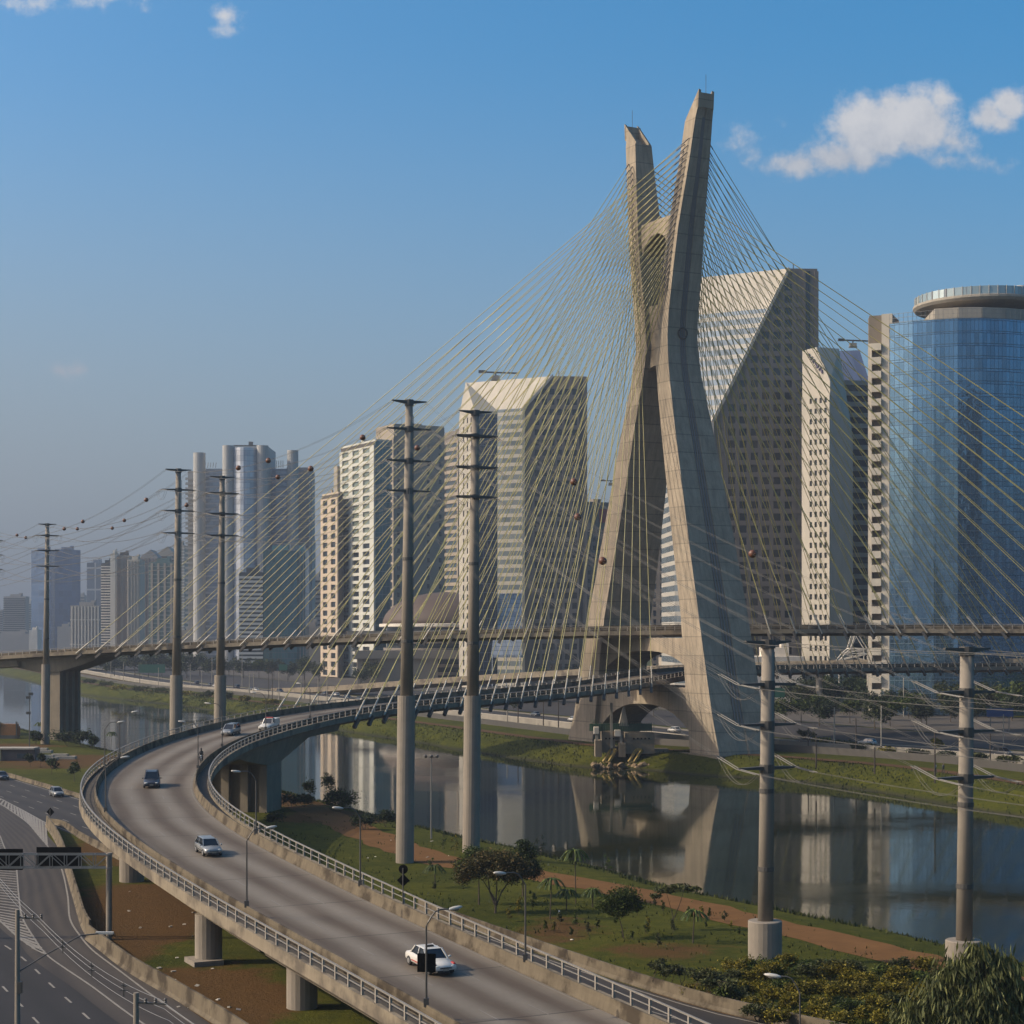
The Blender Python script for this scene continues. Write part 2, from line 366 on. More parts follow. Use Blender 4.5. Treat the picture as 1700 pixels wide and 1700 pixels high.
class Way:
    """a road centre line with a frame: P(s, offset right, height)"""
    def __init__(w, pts, step=2.0):
        C = resample(pts, step); w.C = C[:, :3]; w.b = C[:, 3] if C.shape[1] > 3 else np.zeros(len(C))
        d = np.gradient(w.C[:, :2], axis=0); d /= np.linalg.norm(d, axis=1, keepdims=True); w.d = d; w.n = np.stack([d[:, 1], -d[:, 0]], 1)
        w.S = np.concatenate([[0], np.cumsum(np.linalg.norm(np.diff(w.C[:, :2], axis=0), axis=1))]); w.L = w.S[-1]
    def P(w, s, o, dz=0.0):
        f = lambda a: np.interp(s, w.S, a)
        return Vector((f(w.C[:, 0]) + f(w.n[:, 0]) * o, f(w.C[:, 1]) + f(w.n[:, 1]) * o, f(w.C[:, 2]) + dz - o * f(w.b)))
    def heading(w, s): return math.atan2(np.interp(s, w.S, w.d[:, 1]), np.interp(s, w.S, w.d[:, 0]))
    def find(w, px, py, o, dz=0.0, lo=0, hi=1e9):
        best = None
        for s in w.S:
            if lo <= s <= hi:
                q = proj(w.P(s, o, dz)); e = (q[0] - px) ** 2 + (q[1] - py) ** 2
                if best is None or e < best[0]: best = (e, s)
        return best[1]
    def sweep(w, mb, prof, s0=0, s1=None, step=2.0, closed=True):
        s1 = w.L if s1 is None else s1; n = max(1, int(round((s1 - s0) / step)))
        mb.loft([[w.P(s0 + (s1 - s0) * k / n, o, dz) for o, dz in prof] for k in range(n + 1)], closed=closed, cap=closed)
    def sheet(w, name, material, o0, o1, dz=0.0, s0=0, s1=None, step=2.0, parent=None, nx=1):
        """flat ribbon with UV (offset, distance)"""
        s1 = w.L if s1 is None else s1; n = max(1, int(round((s1 - s0) / step))); v = []; f = []; uv = []
        for k in range(n + 1):
            s = s0 + (s1 - s0) * k / n
            for j in range(nx + 1):
                o = o0 + (o1 - o0) * j / nx; v.append(tuple(w.P(s, o, dz))); uv.append((o, s))
        for k in range(n):
            for j in range(nx):
                a = k * (nx + 1) + j; f.append((a, a + 1, a + nx + 2, a + nx + 1))
        me = bpy.data.meshes.new(name); me.from_pydata(v, [], f); me.materials.append(material)
        lay = me.uv_layers.new(name='UVMap'); idx = np.array([i for q in f for i in q]); lay.data.foreach_set('uv', np.array(uv)[idx].ravel())
        o = bpy.data.objects.new(name, me); COL.objects.link(o)
        if parent is not None: o.parent = parent
        return o

def frange(a, b, n): return [a + (b - a) * i / (n - 1) for i in range(n)]

# ------------------------------------------------------------------ the setting: ground, river, roads
NEAR = [(230, -260), (150, -60), (110, 30), (70, 105), (40, 168), (21.8, 198), (10.5, 224), (-8.7, 260), (-50, 348), (-100, 446), (-153, 556), (-225, 715), (-330, 960), (-480, 1320), (-900, 2400), (-3600, 9000)]
FAR = [(300, -120), (230, 30), (170, 140), (115, 222), (80, 282), (68, 322), (53, 354), (42, 363), (35, 371), (27, 382), (12, 392), (-13.4, 446), (-34.8, 497), (-131, 713), (-212, 870), (-357, 1261), (-520, 1660), (-950, 2740), (-3600, 9300)]
WATER = -2.5
nE = resample([(x, y, 0) for x, y in NEAR], 12); fE = resample([(x, y, 0) for x, y in FAR], 12)
def even(P, n):
    # equal parameter stations: dense near the camera
    S = np.concatenate([[0], np.cumsum(np.linalg.norm(np.diff(P, axis=0), axis=1))]); k = np.linspace(0, 1, n)
    q = np.where(k < .85, k / .85 * 1500, 1500 + (k - .85) / .15 * (S[-1] - 1500))
    return np.stack([np.interp(q, S, P[:, i]) for i in range(2)], 1)
NST = 260
nE, fE = even(nE, NST), even(fE, NST)
def build_ground():
    dn = np.array([-0.89, -0.455]); rows = []
    near_prof = [(9000, 0), (3000, 0), (900, 0), (400, 0), (250, 0), (160, 0), (110, 0), (80, 0), (60, 0), (45, 0), (34, 0), (26, 0), (19, 0), (13, -0.05), (9, -0.35), (6, -1.0), (3, -1.9), (0, -2.6), (-5, -4.2)]
    far_prof = [(-5, -4.2), (0, -2.6), (3, -1.7), (6, -0.5), (9, 0.5), (12, 0.95), (18, 1.0), (26, 1.0), (36, 1.0), (50, 1.0), (80, 1.0), (130, 1.0), (220, 1.0), (400, 1.0), (900, 1.0), (3000, 1.0), (9000, 1.0)]
    v = []
    for i in range(NST):
        a = nE[i]; b = fE[i]
        for d, z in near_prof:
            j = 0.5 * math.sin(i * 1.7 + d) + 0.35 * math.sin(i * 0.63) if -1 < d < 20 else 0
            p = a + dn * (d + j); v.append((p[0], p[1], z))
        for d, z in far_prof:
            j = 0.6 * math.sin(i * 1.3 + d) + 0.4 * math.sin(i * 0.51) if -1 < d < 10 else 0
            p = b - dn * (d + j); v.append((p[0], p[1], z))
    n = len(near_prof) + len(far_prof); f = []
    for i in range(NST - 1):
        for k in range(n - 1):
            q = i * n + k; f.append((q, q + 1, q + n + 1, q + n))
    me = bpy.data.meshes.new('ground'); me.from_pydata(v, [], f)
    m, t, b = principled('grass_and_dirt')
    tc = t.add('ShaderNodeTexCoord').outputs['Object']; sp = t.add('ShaderNodeSeparateXYZ'); t.l.new(tc, sp.inputs[0]); x, y, z = sp.outputs
    n1 = t.noise(tc, 0.05, 6, 0.65); n2 = t.noise(tc, 0.6, 7, 0.7); n3 = t.noise(tc, 3.5, 6, 0.7)
    mixn = t.math('ADD', t.math('MULTIPLY', n1, .5), t.math('MULTIPLY', n2, .5))
    g = t.mix(t.ramp(mixn, .35, .65), (0.030, 0.037, 0.002, 1), (0.075, 0.073, 0.005, 1))
    g = t.mix(t.math('MULTIPLY', t.ramp(n3, .45, .7), .6), g, (0.06, 0.052, 0.011, 1))
    # bare earth: patches around the viaduct piers, the trodden ground on the left, the far embankment
    pats = [(-37, 165, 13, 36, 1.3), (-24, 128, 12, 22, 1.3), (-44, 226, 16, 30, 1.1), (-36, 290, 14, 22, 1.25), (-26, 262, 12, 18, 1.0), (-92, 372, 22, 30, 1.0), (-120, 420, 26, 22, .8), (-62, 330, 10, 22, .8), (4, 160, 7, 13, .62), (12, 150, 10, 9, .6), (13, 128, 7, 12, .95)]
    tot = None
    for cx_, cy_, rx, ry, amp in pats:
        dx = t.math('DIVIDE', t.math('SUBTRACT', x, cx_), rx); dy = t.math('DIVIDE', t.math('SUBTRACT', y, cy_), ry)
        k = t.math('MULTIPLY', t.math('SUBTRACT', 1.0, t.math('SQRT', t.math('ADD', t.math('MULTIPLY', dx, dx), t.math('MULTIPLY', dy, dy))), True), amp)
        tot = k if tot is None else t.math('MAXIMUM', tot, k)
    e = t.math('ADD', tot, t.math('MULTIPLY', t.math('SUBTRACT', t.math('ADD', t.math('MULTIPLY', t.noise(tc, .12, 5, .6), .6), t.math('MULTIPLY', n2, .4)), .5), 1.6))
    dm = t.math('MULTIPLY', t.ramp(e, .22, .5), t.ramp(tot, 0.0, .2))
    earth = t.mix(n2, (0.062, 0.033, 0.010, 1), (0.105, 0.054, 0.015, 1))
    earth = t.mix(t.math('MULTIPLY', t.ramp(n3, .5, .75), .5), earth, (0.05, 0.032, 0.019, 1))
    c = t.mix(dm, g, earth)
    # wet mud right at the waterline
    c = t.mix(t.ramp(z, -1.9, -2.5), c, (0.035, 0.032, 0.016, 1))
    t.l.new(c, b.inputs['Base Color']); b.inputs['Roughness'].default_value = 0.95; b.inputs['Specular IOR Level'].default_value = 0.1
    bp = t.add('ShaderNodeBump'); bp.inputs['Strength'].default_value = .7; bp.inputs['Distance'].default_value = .35
    t.l.new(t.math('ADD', n2, n3), bp.inputs['Height']); t.l.new(bp.outputs[0], b.inputs['Normal'])
    me.materials.append(m); o = bpy.data.objects.new('ground', me); COL.objects.link(o); structure(o)
build_ground()

def build_river():
    v = []; f = []
    dn = np.array([-0.89, -0.455])
    for i in range(NST):
        a = nE[i] + dn * 4.5; b = fE[i] - dn * 4.5; v += [(a[0], a[1], WATER), (b[0], b[1], WATER)]
    for i in range(NST - 1): f.append((2 * i, 2 * i + 1, 2 * i + 3, 2 * i + 2))
    me = bpy.data.meshes.new('river'); me.from_pydata(v, [], f)
    m, t, b = principled('dark_river_water')
    tc = t.add('ShaderNodeTexCoord').outputs['Object']
    b.inputs['Base Color'].default_value = (0.020, 0.020, 0.010, 1); b.inputs['Roughness'].default_value = 0.04; b.inputs['IOR'].default_value = 1.33
    b.inputs['Specular IOR Level'].default_value = 0.29
    bp = t.add('ShaderNodeBump'); bp.inputs['Strength'].default_value = 0.25; bp.inputs['Distance'].default_value = 0.025
    pn = t.noise(t.scale(tc, .035, .05, 1), 1.0, 6, .65)
    t.put(b.inputs['Roughness'], t.math('ADD', .03, t.math('MULTIPLY', t.ramp(pn, .45, .75), .09)))
    t.l.new(t.mix(t.ramp(t.noise(t.scale(tc, .12, .08, 1), 1.0, 7, .7), .5, .8), (0.013, 0.016, 0.008, 1), (0.027, 0.026, 0.012, 1)), b.inputs['Base Color'])
    h = t.math('ADD', t.noise(t.scale(tc, .5, .25, 1), 1.0, 5, .6), t.math('MULTIPLY', t.noise(t.scale(tc, 2.0, .9, 1), 1.0, 3, .5), .3))
    t.l.new(h, bp.inputs['Height']); t.l.new(bp.outputs[0], b.inputs['Normal'])
    me.materials.append(m); o = bpy.data.objects.new('river', me); COL.objects.link(o); structure(o)
build_river()

ASPH = road_material('highway_asphalt', (0.0347, 0.0298, 0.0260), (0.0236, 0.0198, 0.0174), (-1.8, 3.6), joint=60, joint_amt=0, streak_amt=.8)
ASPH_D = road_material('dark_asphalt', (0.0223, 0.0198, 0.0192), (0.0167, 0.0149, 0.0136), (-1.8, 3.6), joint=60, joint_amt=0, streak_amt=.7)
ASPH_L = road_material('worn_ramp_asphalt', (0.0496, 0.0409, 0.0335), (0.0285, 0.0236, 0.0205), (0, 3.8), joint=16, joint_amt=.18, streak_amt=.7)

def ribbon(name, pts, w, material, z, kind='structure', jitter=0.0):
    W = Way([(p[0], p[1], z) for p in pts], 3.0)
    o = W.sheet(name, material, -w / 2, w / 2, 0, step=3.0, nx=4)
    if jitter:
        for vv in o.data.vertices: vv.co.x += random.uniform(-jitter, jitter); vv.co.y += random.uniform(-jitter, jitter)
    if kind: o['kind'] = kind
    return W, o
# main highway along the river (it dives under the curved viaduct)
HW = Way([(64, 20, .03), (45, 62, .03), (24, 106, .03), (15.3, 118, .03), (4.5, 134.7, .03), (-30, 205, .03), (-58, 258, .03), (-77, 294, .03), (-107, 349, .03), (-150, 430, .03), (-260, 640, .03), (-420, 960, .03)], 3.0)
o_hw = structure(HW.sheet('highway', ASPH, -9.6, 4.2, 0, step=4, nx=4))
mk = MB()
for o in (3.7,): HW.sweep(mk, [(o - .08, .02), (o + .08, .02), (o + .08, .026), (o - .08, .026)], step=4)
HW.sweep(mk, [(-9.2, .02), (-9.05, .02), (-9.05, .026), (-9.2, .026)], step=4)
for o in (0.4, -2.8, -6.0):
    s = random.uniform(0, 4)
    while s < HW.L - 5:
        HW.sweep(mk, [(o - .07, .02), (o + .07, .02), (o + .07, .026), (o - .07, .026)], s, s + 3.4, step=1.7); s += 10.5
structure(mk.build('highway_markings', M['paint']))
# curving ramp on the left with the dark road below it
rL = [gnd(0, 1388), gnd(9, 1411), gnd(22, 1430), gnd(27, 1440), gnd(31, 1486), gnd(37, 1524), gnd(57, 1559), gnd(76, 1585), gnd(107, 1608), gnd(153, 1639), gnd(219, 1688), gnd(300, 1740)]
rR = [gnd(-10, 1328), gnd(20, 1348), gnd(46, 1367), gnd(66, 1390), gnd(81, 1408), gnd(101, 1440), gnd(112, 1486), gnd(116, 1526), gnd(131, 1552), gnd(153, 1578), gnd(199, 1613), gnd(260, 1659), gnd(340, 1715), gnd(420, 1770)]
def strip_between(name, A, B, material, z, n=60):
    a = resample(A, 2.0); b = resample(B, 2.0)
    pick = lambda P: np.stack([np.interp(np.linspace(0, 1, n), np.linspace(0, 1, len(P)), P[:, i]) for i in range(2)], 1)
    a, b = pick(a), pick(b); v = []; f = []; uv = []; s = 0
    for i in range(n):
        if i: s += np.linalg.norm((a[i] + b[i] - a[i - 1] - b[i - 1]) / 2)
        w = np.linalg.norm(a[i] - b[i])
        for k in range(5): p = a[i] + (b[i] - a[i]) * k / 4; v.append((p[0], p[1], z)); uv.append((w * (k / 4 - .5), s))
    for i in range(n - 1):
        for k in range(4): q = i * 5 + k; f.append((q, q + 1, q + 6, q + 5))
    me = bpy.data.meshes.new(name); me.from_pydata(v, [], f); me.materials.append(material)
    lay = me.uv_layers.new(name='UVMap'); idx = np.array([i for q in f for i in q]); lay.data.foreach_set('uv', np.array(uv)[idx].ravel())
    o = bpy.data.objects.new(name, me); COL.objects.link(o); return structure(o)
LW = Way([(p.x, p.y, .06) for p in rL], 2.0); RW = Way([(p.x, p.y, .06) for p in rR], 2.0)
def offset(W, o): return [tuple(W.P(s, o)) for s in frange(0, W.L, 40)]
strip_between('ramp_road', offset(LW, 1.4), [tuple(RW.P(s, -1.1)) for s in frange(0, RW.L, 40)], ASPH_L, .05)
# dark local road at the lower left
LR = Way([gnd(-420, 1500) + Vector((0, 0, .035)), gnd(-150, 1505) + Vector((0, 0, .035)), gnd(0, 1566) + Vector((0, 0, .035)), gnd(95, 1645) + Vector((0, 0, .035)), gnd(220, 1760) + Vector((0, 0, .035)), gnd(420, 1960) + Vector((0, 0, .035))], 2.0)
structure(LR.sheet('local_road', ASPH_D, -5.2, 13.5, 0, step=3, nx=4))
mk = MB()
for W, o, w in ((LW, 0, .16), (RW, 0, .16)):
    W.sweep(mk, [(o - w / 2, .0), (o + w / 2, .0), (o + w / 2, .006), (o - w / 2, .006)])
for o in (0, 3.4):
    s = 2.0
    while s < LR.L - 4: LR.sweep(mk, [(o - .08, .012), (o + .08, .012), (o + .08, .018), (o - .08, .018)], s, s + 2.2, step=1.1); s += 6.0
# hatched gores: bars between two lines
def hatch(A, B, n, w, z):
    for i in range(n):
        k = (i + .5) / n; a = A.P(A.L * k, 0); b = B.P(B.L * min(1, k + .02), 0); a.z = b.z = z; mk.beam(a, b, w, .005)
gA = Way([(p.x, p.y, .07) for p in (gnd(-120, 1380), gnd(-80, 1440), gnd(-40, 1500), gnd(0, 1530), gnd(30, 1557), gnd(60, 1578))], 1.5)
gB = Way([(p.x, p.y, .07) for p in (gnd(-3, 1386), gnd(8, 1411), gnd(24, 1436), gnd(30, 1486), gnd(36, 1524), gnd(56, 1559), gnd(76, 1585))], 1.5)
hatch(gA, gB, 46, .34, .07); gA.sweep(mk, [(-.1, 0), (.1, 0), (.1, .006), (-.1, .006)])
g2A = Way([(p.x, p.y, .07) for p in (gnd(0, 1326), gnd(40, 1347), gnd(78, 1368))], 1.5)
g2B = Way([(p.x, p.y, .07) for p in (gnd(-10, 1330), gnd(20, 1348), gnd(46, 1367), gnd(66, 1390), gnd(78, 1404))], 1.5)
hatch(g2A, g2B, 17, .3, .07); g2A.sweep(mk, [(-.1, 0), (.1, 0), (.1, .006), (-.1, .006)])
structure(mk.build('ramp_markings', M['paint']))
strip_between('gore_paving', [tuple(g2A.P(s, .2)) for s in frange(0, g2A.L, 12)], [tuple(g2B.P(s, -.2)) for s in frange(0, g2B.L, 12)], ASPH_L, .04, 20)
strip_between('gore_pavement', [tuple(gA.P(s, .6)) for s in frange(0, gA.L, 12)], [tuple(gB.P(s, -.6)) for s in frange(0, gB.L, 12)], ASPH_L, .042, 20)
# dirt tracks
DP, _ = ribbon('dirt_path', [gnd(505, 1338), gnd(560, 1362), gnd(640, 1398), gnd(740, 1432), gnd(850, 1446), gnd(1000, 1473), gnd(1100, 1493), gnd(1200, 1517), gnd(1400, 1565), gnd(1560, 1604), gnd(1700, 1640), gnd(1900, 1700)], 5.6, M['dirt'], .03, jitter=.5)
def far_way(off, z, i0=0, i1=None):
    dn = np.array([-0.89, -0.455]); return [(*(fE[i] - dn * off), z) for i in range(i0, i1 or NST - 20, 4)]
ribbon('cycle_path', far_way(14, 0)[8:], 4.0, M['dirt2'], 1.04, jitter=.2)
ribbon('far_earth_strip', far_way(33, 0)[8:], 8.5, M['dirt2'], 1.03, jitter=.3)
ribbon('far_road', far_way(54, 0)[6:], 15, ASPH, 1.05)
ribbon('far_pavement', far_way(64, 0)[6:], 4, M['conc'], 1.08)
ribbon('far_yard', far_way(152, 0)[6:], 70, M['conc_dark'], 1.05)
ribbon('service_road', far_way(92, 0)[6:], 46, ASPH, 1.06)
def far_line(name, off, h, w, label, cat, material):
    W = Way([(x, y, 1.0) for x, y, _ in far_way(off, 0)[6:]], 6.0); mb = MB(); W.sweep(mb, [(-w / 2, 0), (w / 2, 0), (w / 2, h), (-w / 2, h)], step=6)
    return tag(mb.build(name, material), label, cat)
far_line('embankment_wall', 39, 1.5, .35, 'long low whitewashed wall between the far cycle path and the avenue', 'wall', mat('dirty_whitewash', (.20, .185, .16), .85, var=.35, vscale=.12, streak=(.4, .1)))
far_line('guard_rail', 46, .9, .25, 'thin pale guard rail along the avenue on the far bank', 'guard rail', M['conc_pale'])
far_line('wire_fence', 27, 1.5, .06, 'dark mesh fence between the cycle path and the bare earth on the far bank', 'fence', M['steel'])

def hills():
    mb = MB(); n = 90
    ring = []
    for k in range(n + 1):
        x = -5200 + 9000 * k / n; h = 90 + 70 * math.sin(k * .35) + 45 * math.sin(k * .9 + 1) + 20 * math.sin(k * 2.1)
        ring.append([(x, 8000, -20), (x, 8100, max(20, h * .6)), (x, 8300, max(25, h)), (x, 8900, -20)])
    mb.loft(ring, cap=False, closed=False); structure(mb.build('hills', mat('far_wooded_hill', (0.03, 0.045, 0.02), 0.95, var=.3, vscale=.01)))
hills()

# concrete barriers on the ground
JERSEY = lambda h=.85: [(-.3, 0), (.3, 0), (.3, .08), (.14, .3), (.09, h), (-.09, h), (-.14, .3), (-.3, .08)]
def ground_barrier(pts, label, h=.85, z=0.0, name='concrete_barrier', material=None):
    W = Way([(p[0], p[1], z) for p in pts], 2.0); mb = MB(); W.sweep(mb, JERSEY(h)); return tag(mb.build(name, material or M['barrier']), label, 'barrier')
ground_barrier([HW.P(s, 4.7) for s in frange(8, HW.find(700, 1500, 4.7), 30)], 'stained concrete barrier between the park lawn and the highway right of the viaduct', 1.0)
ground_barrier([HW.P(s, 4.7) for s in frange(HW.find(150, 1325, 4.7), HW.L - 5, 40)], 'low concrete barrier along the grass verge on the far side of the highway', .7)
ground_barrier([gnd(78, 1372), gnd(92, 1392), gnd(105, 1420), gnd(114, 1452), gnd(128, 1500), gnd(140, 1540), gnd(150, 1556)], 'high stained barrier on the outside of the curving ramp beside the gantry', 1.5)
ground_barrier([gnd(146, 1560), gnd(170, 1578), gnd(195, 1598), gnd(230, 1622), gnd(310, 1668), gnd(380, 1712), gnd(470, 1775)], 'weathered barrier on the inside bank of the lower ramp below the viaduct', 1.3)
ground_barrier([gnd(78, 1368), gnd(105, 1372), gnd(135, 1392), gnd(172, 1412), gnd(205, 1430), gnd(250, 1455)], 'low barrier on the highway edge running from the diamond sign under the viaduct', .8)

# ------------------------------------------------------------------ the two bridge decks
LOW = Way([(24, 66, 1.0, 0), (16, 79, 1.7, 0), (9, 92, 2.5, 0), (2.21, 104.99, 3.30, .001), (-4.02, 116.61, 4.03, .006), (-10.22, 128.24, 4.73, .005), (-16.30, 139.94, 5.41, .001), (-22.17, 151.75, 6.07, 0),
           (-27.72, 163.70, 6.68, .003), (-32.79, 175.87, 7.25, .005), (-37.17, 188.31, 7.79, .005), (-40.65, 201.02, 8.32, .004), (-43.06, 213.98, 8.90, 0), (-44.31, 227.10, 9.54, -.003), (-44.39, 240.28, 10.23, -.005),
           (-43.29, 253.41, 10.90, -.004), (-41.02, 266.39, 11.55, .001), (-37.64, 279.13, 12.20, .004), (-33.27, 291.57, 12.82, .005), (-27.99, 303.65, 13.32, .006), (-21.97, 315.37, 13.67, .008), (-15.38, 326.79, 13.92, .012),
           (-8.41, 337.99, 14.14, .016), (-1.23, 349.04, 14.35, .019), (6.02, 360.05, 14.58, .016), (13.17, 371.13, 14.90, .008), (20.11, 382.34, 15.43, -.001), (26.77, 393.72, 16.14, -.005), (33.13, 405.26, 16.86, -.001),
           (40, 416.5, 17.3, .004), (50, 429, 17.5, .01), (64, 442, 17.5, .01), (82, 454, 17.5, .005), (105, 465, 17.5, 0), (135, 475, 17.5, 0), (170, 482, 17.5, 0), (215, 487, 17.5, 0)], 1.5)
UPP = Way([(-330, 535, 4.5, 0), (-270, 515, 9, 0), (-220, 496, 13.0, 0), (-166, 474, 17.4, 0), (-113, 453, 21.2, .0), (-60, 432, 24.0, .01), (-10, 416, 26.0, .03), (33.8, 408, 27.0, .05), (75, 402, 27.2, .03), (120, 390, 27.0, .01), (180, 365, 26.2, 0), (240, 335, 25, 0)], 1.5)
HWD = 7.3
DECK_MAT = road_material('viaduct_road_concrete', (0.158, 0.138, 0.114), (0.078, 0.058, 0.041), (0, 3.6), joint=12, joint_amt=.5, streak_amt=.8)

def build_deck(W, name, label, girder, cable_s, side_span, seed):
    e = empty(name, tuple(W.P(W.L / 2, 0)), label, 'bridge'); off = tuple(e.location)
    part = lambda mb, nm, m, par=None, **k: mb.build(nm, m, par or e, off=off, **k)
    # slab with sloping edge fascia
    mb = MB(); W.sweep(mb, [(-HWD, .26), (-HWD + .35, .26), (-HWD + .35, -.02), (HWD - .35, -.02), (HWD - .35, .26), (HWD, .26), (HWD + .02, -.62), (HWD - 1.1, -.95), (-HWD + 1.1, -.95), (-HWD - .02, -.62)], step=2.5)
    part(mb, 'deck_slab', M['fascia'])
    # girder below, cut at the joints
    mb = MB(); s = 0
    for s0, s1, d in girder:
        W.sweep(mb, [(-5.9, -.93), (5.9, -.93), (5.5, -d), (-5.5, -d)], s0, s1, step=2.5)
    part(mb, 'girder', M['conc'])
    road = W.sheet('roadway', DECK_MAT, -5.3, 5.3, .03, step=2.5, nx=6); road.parent = e
    for vv in road.data.vertices: vv.co -= Vector(off)
    mb = MB()
    for o in (-5.0, 5.05): W.sweep(mb, [(o - .07, .034), (o + .07, .034), (o + .07, .04), (o - .07, .04)], step=3)
    for o in (-1.65, 1.75):
        s = 3.0
        while s < W.L - 5: W.sweep(mb, [(o - .06, .034), (o + .06, .034), (o + .06, .04), (o - .06, .04)], s, s + 2.6, step=1.3); s += 9
    part(mb, 'lane_marking', mat('faded_marking_paint', (0.155, 0.140, 0.120), 0.8, var=.35, vscale=1.))
    posts = []
    for sd in (-1, 1):
        mb = MB(); W.sweep(mb, [(sd * 5.32, .03), (sd * 5.62, .03), (sd * 5.66, .62), (sd * 5.62, .92), (sd * 5.5, .92), (sd * 5.46, .62)] if sd > 0 else [(-5.62, .03), (-5.32, .03), (-5.46, .62), (-5.5, .92), (-5.62, .92), (-5.66, .62)], step=2.5)
        part(mb, 'traffic_barrier', M['barrier'])
        mb = MB(); W.sweep(mb, [(sd * 5.72 if sd > 0 else -6.95, -.01), (sd * 6.95 if sd > 0 else -5.72, -.01), (sd * 6.95 if sd > 0 else -5.72, .02), (sd * 5.72 if sd > 0 else -6.95, .02)], step=3); part(mb, 'walkway', M['conc_dark'])
        mb = MB(); o = sd * 7.12
        for z in (1.18, .72):
            r = .07 if z > 1 else .04
            W.sweep(mb, [(o - r, z - r * .6), (o + r, z - r * .6), (o + r, z + r * .6), (o - r, z + r * .6)], step=2.5)
        part(mb, 'railing', M['rail'])
        s = 1.0
        while s < W.L:
            p = W.P(s, o, .2); q = proj(p); posts.append((-abs(q[0] - 850) // 1000 if abs(q[0] - 850) > 900 or q[1] > 1760 else 0, -p.y, s, o)); s += 2.1
    # the hundred posts that show largest are parts, the rest one mass
    posts.sort(reverse=True); rest = MB(); me0 = None
    for i, (_, _, s, o) in enumerate(posts):
        p = W.P(s, o, .2)
        if i >= 100: rest.box((p.x, p.y, p.z + .48), (.16, .14, .95), W.heading(s)); continue
        if me0 is None:
            mb = MB(); mb.box((0, 0, .48), (.16, .14, .95)); po = mb.build('railing_post', M['post_white'], e); me0 = po.data
        else: po = bpy.data.objects.new('railing_post', me0); COL.objects.link(po); po.parent = e
        po.location = p - Vector(off); po.rotation_euler = (0, 0, W.heading(s))
    part(rest, 'railing_post', M['post_white'])['kind'] = 'stuff'
    return e, off, part

# girder spans: (from, to, depth)
def spans(W, marks, d): return [(a + .6, b - .6, d) for a, b in zip(marks, marks[1:])]
s_t = LOW.find(1100, 1120, 0)                       # where the lower deck passes the tower
j1 = [0, LOW.find(590, 1690, -7), LOW.find(392, 1560, -7), LOW.find(248, 1462, -7), LOW.find(150, 1370, -7, hi=170), LOW.find(330, 1270, 7, hi=240), LOW.find(470, 1215, 7)]
pier_s = LOW.find(560, 1195, 7.3)
low, LOFF, lpart = build_deck(LOW, 'lower_bridge_deck', 'grey concrete lower bridge deck curving in from the foreground with cars on it', spans(LOW, j1, 1.95) + [(j1[-1] + .5, pier_s + 4, 2.1), (pier_s + 4, LOW.L - 2, 1.25)], None, None, 1)
s_u = UPP.find(1100, 1045, 0)
up_pier = UPP.find(102, 1090, 0, hi=260)
upp, UOFF, upart = build_deck(UPP, 'upper_bridge_deck', 'pale upper bridge deck crossing level between the tower legs at mid height', [(0, up_pier - 9, 2.6), (up_pier - 9, UPP.L - 2, 1.3)], None, None, 2)

def pier_round(part, off, W, s, o, r, top, base=0.0, foot=None):
    p = W.P(s, o); mb = MB(); mb.lathe((p.x, p.y, base), [(r, -1.5), (r, p.z - base - top)], 20)
    if foot: mb.box((p.x - .3, p.y - .4, base + .15), (r * 2.6, r * 2.2, .5), W.heading(s))
    part(mb, 'pier', M['conc_pole'])
for px, py in ((345, 1597), (500, 1672)):
    g = gnd(px, py); s = LOW.S[np.argmin(((LOW.C[:, :2] - np.array([g.x, g.y])) ** 2).sum(1))]
    n_ = LOW.P(s, 1) - LOW.P(s, 0); q_ = LOW.P(s, 0); pier_round(lpart, LOFF, LOW, s, (g.x - q_.x) * n_.x + (g.y - q_.y) * n_.y, 1.1, 1.9, foot=px < 400)
for s, o in ((LOW.find(140, 1340, -7, hi=190), -2), (LOW.find(345, 1275, 7, hi=260), 3.0), (LOW.find(345, 1275, 7, hi=260) - 26, 2.5)):
    pier_round(lpart, LOFF, LOW, s, o, 1.3, 1.9)
# the big fluted river pier under the lower deck with its flared head
def big_pier(W, s, part, base, wx, wy, head_l, depth, name):
    p = W.P(s, 0); h = W.heading(s); mb = MB(); top = p.z - depth
    c, n_ = math.cos(h), math.sin(h)
    for k in range(-3, 4):
        mb.box((p.x - n_ * k * wy / 7 * -1 * -1, p.y + c * k * wy / 7, (base - 3 + top - 2.0) / 2), (wx * (1.0 if k % 2 else .62), wy / 7 * (.80 if k % 2 else 1.2), top - 2.0 - base + 3), h)
    part(mb, 'pier', M['conc'])
    # wedge-shaped head
    mb = MB(); L = head_l
    rings = []
    for x in frange(-L / 2, L / 2, 13):
        k = abs(x) / (L / 2); dz = 3.2 * max(0, 1 - max(0, (k - .18) / .82)) ** .8 + .15
        q = W.P(s + x, 0); nn = Vector((-math.sin(W.heading(s + x)), math.cos(W.heading(s + x)), 0)); w = wy / 2 + .9 * (1 - k)
        rings.append([(q.x - nn.x * w, q.y - nn.y * w, q.z - depth), (q.x + nn.x * w, q.y + nn.y * w, q.z - depth), (q.x + nn.x * w * .86, q.y + nn.y * w * .86, q.z - depth - dz), (q.x - nn.x * w * .86, q.y - nn.y * w * .86, q.z - depth - dz)])
    mb.loft(rings); part(mb, 'pier_head', M['conc'])
big_pier(LOW, LOW.find(478, 1210, 7.3), lpart, 0, 6.0, 10.5, 36, 1.2, 'pier')
big_pier(UPP, up_pier, upart, 0, 5.4, 9.0, 30, 1.25, 'pier')

